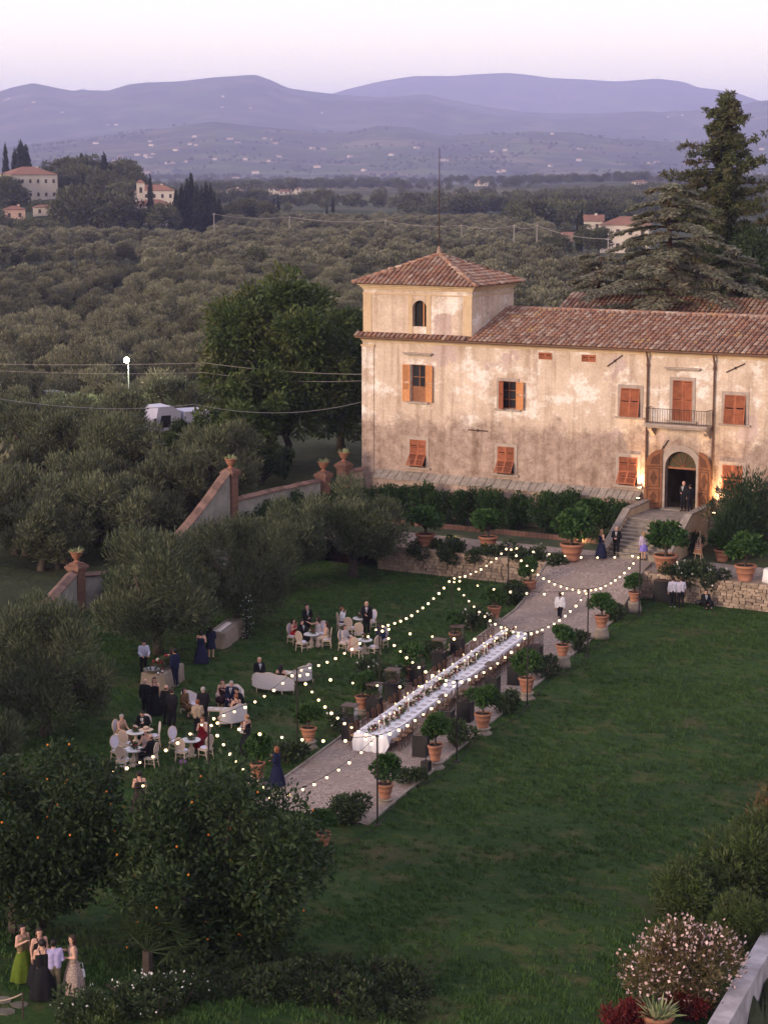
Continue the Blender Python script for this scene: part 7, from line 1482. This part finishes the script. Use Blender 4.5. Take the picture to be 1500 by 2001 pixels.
house('large white three storey villa on the wooded knoll', 55, 390, 860, 20, 15, 10.8, 3.2, .5, (6, 2), zfix=None)
house('low pink outbuilding below the white knoll villa', 26, 428, 790, 8, 6, 4.2, 1.4, .2, (2, 1), M_rs); house('long low white wing beside the white knoll villa', 88, 418, 815, 10, 5, 3, 1, .2, (2, 1))
t = house('cream church house with a bell tower between the cypresses', 296, 434, 745, 16, 10, 6.4, 2.2, .15, (5, 2)); MB().bb((-5.4, -1, 5), (-2.6, 1.8, 14.6)).build('bell_tower', M_hw, t); MB().add([(-5.7, -1.3, 14.6), (-2.3, -1.3, 14.6), (-2.3, 2.1, 14.6), (-5.7, 2.1, 14.6), (-4, .4, 16)], [(0, 1, 4), (1, 2, 4), (2, 3, 4), (3, 0, 4), (3, 2, 1, 0)]).build('tower_cap', M_hr, t); MB().bb((-4.5, -1.08, 11), (-3.5, -.9, 13)).build('belfry_opening', M_hd, t); MB().tube([(-4, .4, 16), (-4, .4, 18.4)], .1, 5).build('weather_vane', M_iron, t)
house('rear wing with red roof behind the bell tower', 300, 412, 775, 15, 8, 8, 2.2, .15, (5, 2), M_hw)
house('pale farmhouse with red roof half hidden by the cedar', 1224, 490, 505, 12, 9, 6.8, 2.0, -.2, (4, 2)); house('small annex with red roof beside the pale farmhouse', 1156, 470, 530, 6, 6, 5.4, 1.6, -.1, (2, 2)); house('little wooden shed in front of the annex', 1113, 470, 525, 3.2, 3, 1.6, .9, -.3, (0, 0), M_rs, hip=False)
house('long flat white warehouse in the right hand valley', 1235, 408, 1350, 26, 12, 3.6, .5, 0, (8, 1)); house('roadside chapel like barn with arched end near the tower roof', 1018, 536, 440, 7, 5, 2.2, .9, .2, (1, 1), M_rs)
for k, (px, py, d, w, lab) in enumerate([(459, 383, 1700, 12, 'square pale house standing apart left of the valley hamlet'), (540, 378, 2000, 16, 'widest house of the valley hamlet'), (556, 384, 1950, 14, 'lower house of the valley hamlet'), (575, 378, 2020, 16, 'house at the end of the valley hamlet'), (528, 405, 1500, 10, 'small house below the valley hamlet'), (921, 398, 1600, 15, 'white house on the green slope beyond the tower mast'), (887, 394, 1620, 10, 'pink house on the green slope beyond the tower mast'), (1117, 386, 1800, 12, 'yellow house on the wooded slope beyond the roof'), (1250, 364, 2300, 16, 'white house on the low ridge in front of the conifer'), (942, 362, 2400, 16, 'pale house on the valley rim behind the mast')]): house(lab, px, py, d, w, 9, 5.6, 2, (k % 3 - 1) * .3, (3, 2))
hs = [(15, 200), (22, 197), (70, 203), (125, 222), (215, 246), (230, 246), (189, 281), (236, 308), (222, 316), (295, 277), (298, 285), (270, 303), (286, 305), (300, 302), (292, 308), (345, 295), (382, 268), (372, 283), (384, 284), (330, 319), (338, 320), (362, 316), (420, 312), (450, 272), (465, 280), (438, 192), (518, 272), (532, 274), (538, 281), (545, 307), (527, 315), (480, 311), (499, 338), (462, 352), (437, 212), (492, 213), (630, 222), (610, 290), (632, 291), (684, 306), (711, 333), (620, 326), (290, 338), (280, 337), (1091, 194), (1078, 263), (864, 313), (878, 314), (910, 311), (975, 336), (982, 334), (1132, 291), (1130, 313), (1070, 346), (1075, 325), (1270, 319), (1282, 318), (986, 294), (961, 297), (814, 289), (765, 303), (1486, 292), (1302, 231), (1330, 228)]
for k, (px, py) in enumerate(hs):
    lo_, hi_ = 4300.0, 15500.0; ds_ = np.linspace(lo_, hi_, 700); ang = math.atan((px - CX) / (FPX / math.cos(PITCH))) - YAW; zz = terr(CAM[0] + ds_ * math.sin(ang), CAM[1] + ds_ * math.cos(ang)); row = YH - (zz - CAMZ) / ds_ * (FPX / math.cos(PITCH)); i = np.argmax(row < py + 2) if (row < py + 2).any() else 0; d = float(ds_[i])
    house('tiny pale house on the hazy mountain slope', px, py, d, 10 + (k * 7) % 9, 9, 6, 2.5, (k % 5 - 2) * .3, (0, 0), None, group='tiny houses on the mountain slopes', name='hillside_house', zfix=float(zz[i]) - 1)
# trucks on the lane
M_truck = mat('white_truck_paint', (.46, .45, .55), (.40, .39, .48), 1, .4); M_dtr = mat('dark_truck_paint', (.02, .02, .025), (.03, .03, .035), 1, .4); M_tyre = mat('tyre', (.015, .015, .015)); M_yel = mat('yellow_hazard_paint', (.60, .42, .05)); M_chr = mat('dull_grey_metal', (.25, .24, .25), metal=.6, rough=.4)
def truck(label, px, py, d, paint, rz, name='truck'):
    x, y = polar(px, d); t = thing(name, label, 'truck', (x, y, tz(x, y)), YAW + rz); cab = MB(); cab.prism([(-1.1, .55), (1.05, .55), (1.05, 3.15), (.4, 3.55), (-.75, 3.5), (-1.0, 2.2), (-1.1, 1.6)], -1.2, 1.2); cab = cab.build('cab', paint, t); MB().add([(-1.06, -1.0, 2.0), (-1.06, 1.0, 2.0), (-.80, .95, 3.05), (-.80, -.95, 3.05)], [(0, 1, 2, 3)]).build('windscreen', M_pane, cab)
    for s in (-1, 1): MB().add([(-.7, s * 1.205, 2.0), (.25, s * 1.205, 2.0), (.25, s * 1.205, 2.9), (-.5, s * 1.205, 2.9)], [(0, 1, 2, 3)]).build('side_window', M_pane, cab); MB().box((-1.12, s * .85, .95), (.06, .35, .2)).build('headlight', M_plate, cab); MB().box((-1.05, s * 1.35, 2.5), (.12, .14, .5)).build('mirror', M_black, cab)
    MB().bb((1.05, -.5, .6), (3.4, .5, .85)).build('chassis', M_black, t); MB().bb((1.35, -1.2, .95), (3.4, 1.2, 3.1)).build('cargo_box', paint, t); MB().box((-1.16, 0, .6), (.12, 2.3, .3)).build('bumper', M_black, t)
    for wx in (-.35, 2.6):
        for s in (-1, 1): w_ = MB().tube([(wx, s * .8, .5), (wx, s * 1.15, .5)], .5, 14).build('wheel', M_tyre, t); MB().tube([(wx, s * 1.152, .5), (wx, s * 1.165, .5)], .26, 10).build('rim', M_chr, w_)
    return t
truck('white lorry with a tall cab parked among the olives', 307, 850, 152, M_truck, .5); truck('dark lorry parked under the olives near the bright lamp', 98, 768, 187, M_dtr, .6)
x, y = polar(172, 150); t = thing('tow_platform', 'tilted equipment trailer with a yellow board among the olives', 'trailer', (x, y, tz(x, y)), YAW + .3); MB().add([(-1.8, -1, .7), (1.6, -1, 1.6), (1.6, 1, 1.6), (-1.8, 1, .7), (-1.8, -1, .8), (1.6, -1, 1.72), (1.6, 1, 1.72), (-1.8, 1, .8)], [(0, 3, 2, 1), (4, 5, 6, 7), (0, 1, 5, 4), (1, 2, 6, 5), (2, 3, 7, 6), (3, 0, 4, 7)]).build('platform', M_chr, t); MB().add([(-1.2, -1.03, .95), (-.1, -1.03, 1.25), (-.1, -1.03, 1.7), (-1.2, -1.03, 1.4)], [(0, 1, 2, 3)]).build('yellow_board', M_yel, t)
for s in (-1, 1): w_ = MB().tube([(.3, s * .85, .42), (.3, s * 1.1, .42)], .42, 12).build('wheel', M_tyre, t); MB().tube([(.3, s * 1.102, .42), (.3, s * 1.11, .42)], .2, 8).build('rim', M_chr, w_)
# floodlight mast
x, y = polar(243, 172); zb = tz(x, y); zt = CAMZ - 172 * (700 - YH) / (FPX / math.cos(PITCH)); t = thing('floodlight_mast', 'tall mast with a dazzling white floodlight among the olives', 'lamp', (x, y, zb)); MB().tube([(0, 0, 0), (0, 0, zt - zb)], [.07, .05], 6).build('mast', mat('galvanised_steel', (.12, .12, .12), metal=.4, rough=.6), t); MB().box((.1, -.2, zt - zb), (.5, .34, .2)).build('lamp_housing', M_black, t)
M_flood = mat('floodlight_glass', (1, 1, .9), emit=(1, .96, .78), est=60); MB().ball((.1, -.38, zt - zb - .02), .27, 10, 7, (1, .55, .9)).build('lamp_glass', M_flood, t, True); L = bpy.data.lights.new('flood', 'POINT'); L.energy = 3000; L.color = (.95, 1, .75); L.shadow_soft_size = .25; lo = link(bpy.data.objects.new('flood_light', L), t); lo.location = (.1, -.9, zt - zb + .1)
# overhead wires and wooden poles
M_wire = mat('pale_overhead_wire', (.34, .30, .28), (.28, .25, .23), 2, .7)
def wire(label, pts, sag, r=.03):
    P3 = [Vector(p) for p in pts]; o = P3[0]; mb = MB()
    for a, b_ in zip(P3[:-1], P3[1:]): mb.tube([a.lerp(b_, u) - o - Vector((0, 0, 4 * sag * u * (1 - u))) for u in np.linspace(0, 1, 14)], r, 4, False)
    ob_ = mb.build('overhead_wire', M_wire, None, False, o); tag(ob_, label, 'wire')
wire('thick overhead wire ending at the walnut beside the villa corner', [GD(-160, 748, 104), GD(380, 790, 126), (-22.5, 1.0, 8.9)], .7, .018); wire('upper overhead wire above the floodlight running to the villa corner', [GD(-180, 706, 150), GD(400, 709, 141), (-22.5, 1.0, 10.6)], .2, .014); wire('lower thin overhead wire beside the upper one', [GD(-180, 713, 152), GD(400, 728, 142), (-22.5, 1.0, 10.2)], .3, .011)
tops = []
for k, (px, yt, yb, d) in enumerate([(417, 415, 440, 640), (565, 421, 443, 640), (753, 428, 448, 620), (902, 437, 458, 600), (1005, 437, 465, 560), (1050, 436, 467, 520), (1190, 462, 492, 430)]):
    x, y = polar(px, d); zt = CAMZ - d * (yt - YH) / (FPX / math.cos(PITCH)); zb = min(tz(x, y), zt - 3); t = thing('telegraph_pole', 'pale telegraph pole at the far edge of the olive grove', 'pole', (x, y, zb), 0, 'telegraph poles beyond the grove'); MB().tube([(0, 0, -.3), (0, 0, zt - zb)], [.16, .11], 6).build('shaft', M_wire, t); MB().box((0, 0, zt - zb - .4), (1.2, .12, .12)).build('crossarm', M_wire, t); tops.append((x, y, zt - .3))
wire('line of wires on the far telegraph poles', tops, .9, .05)
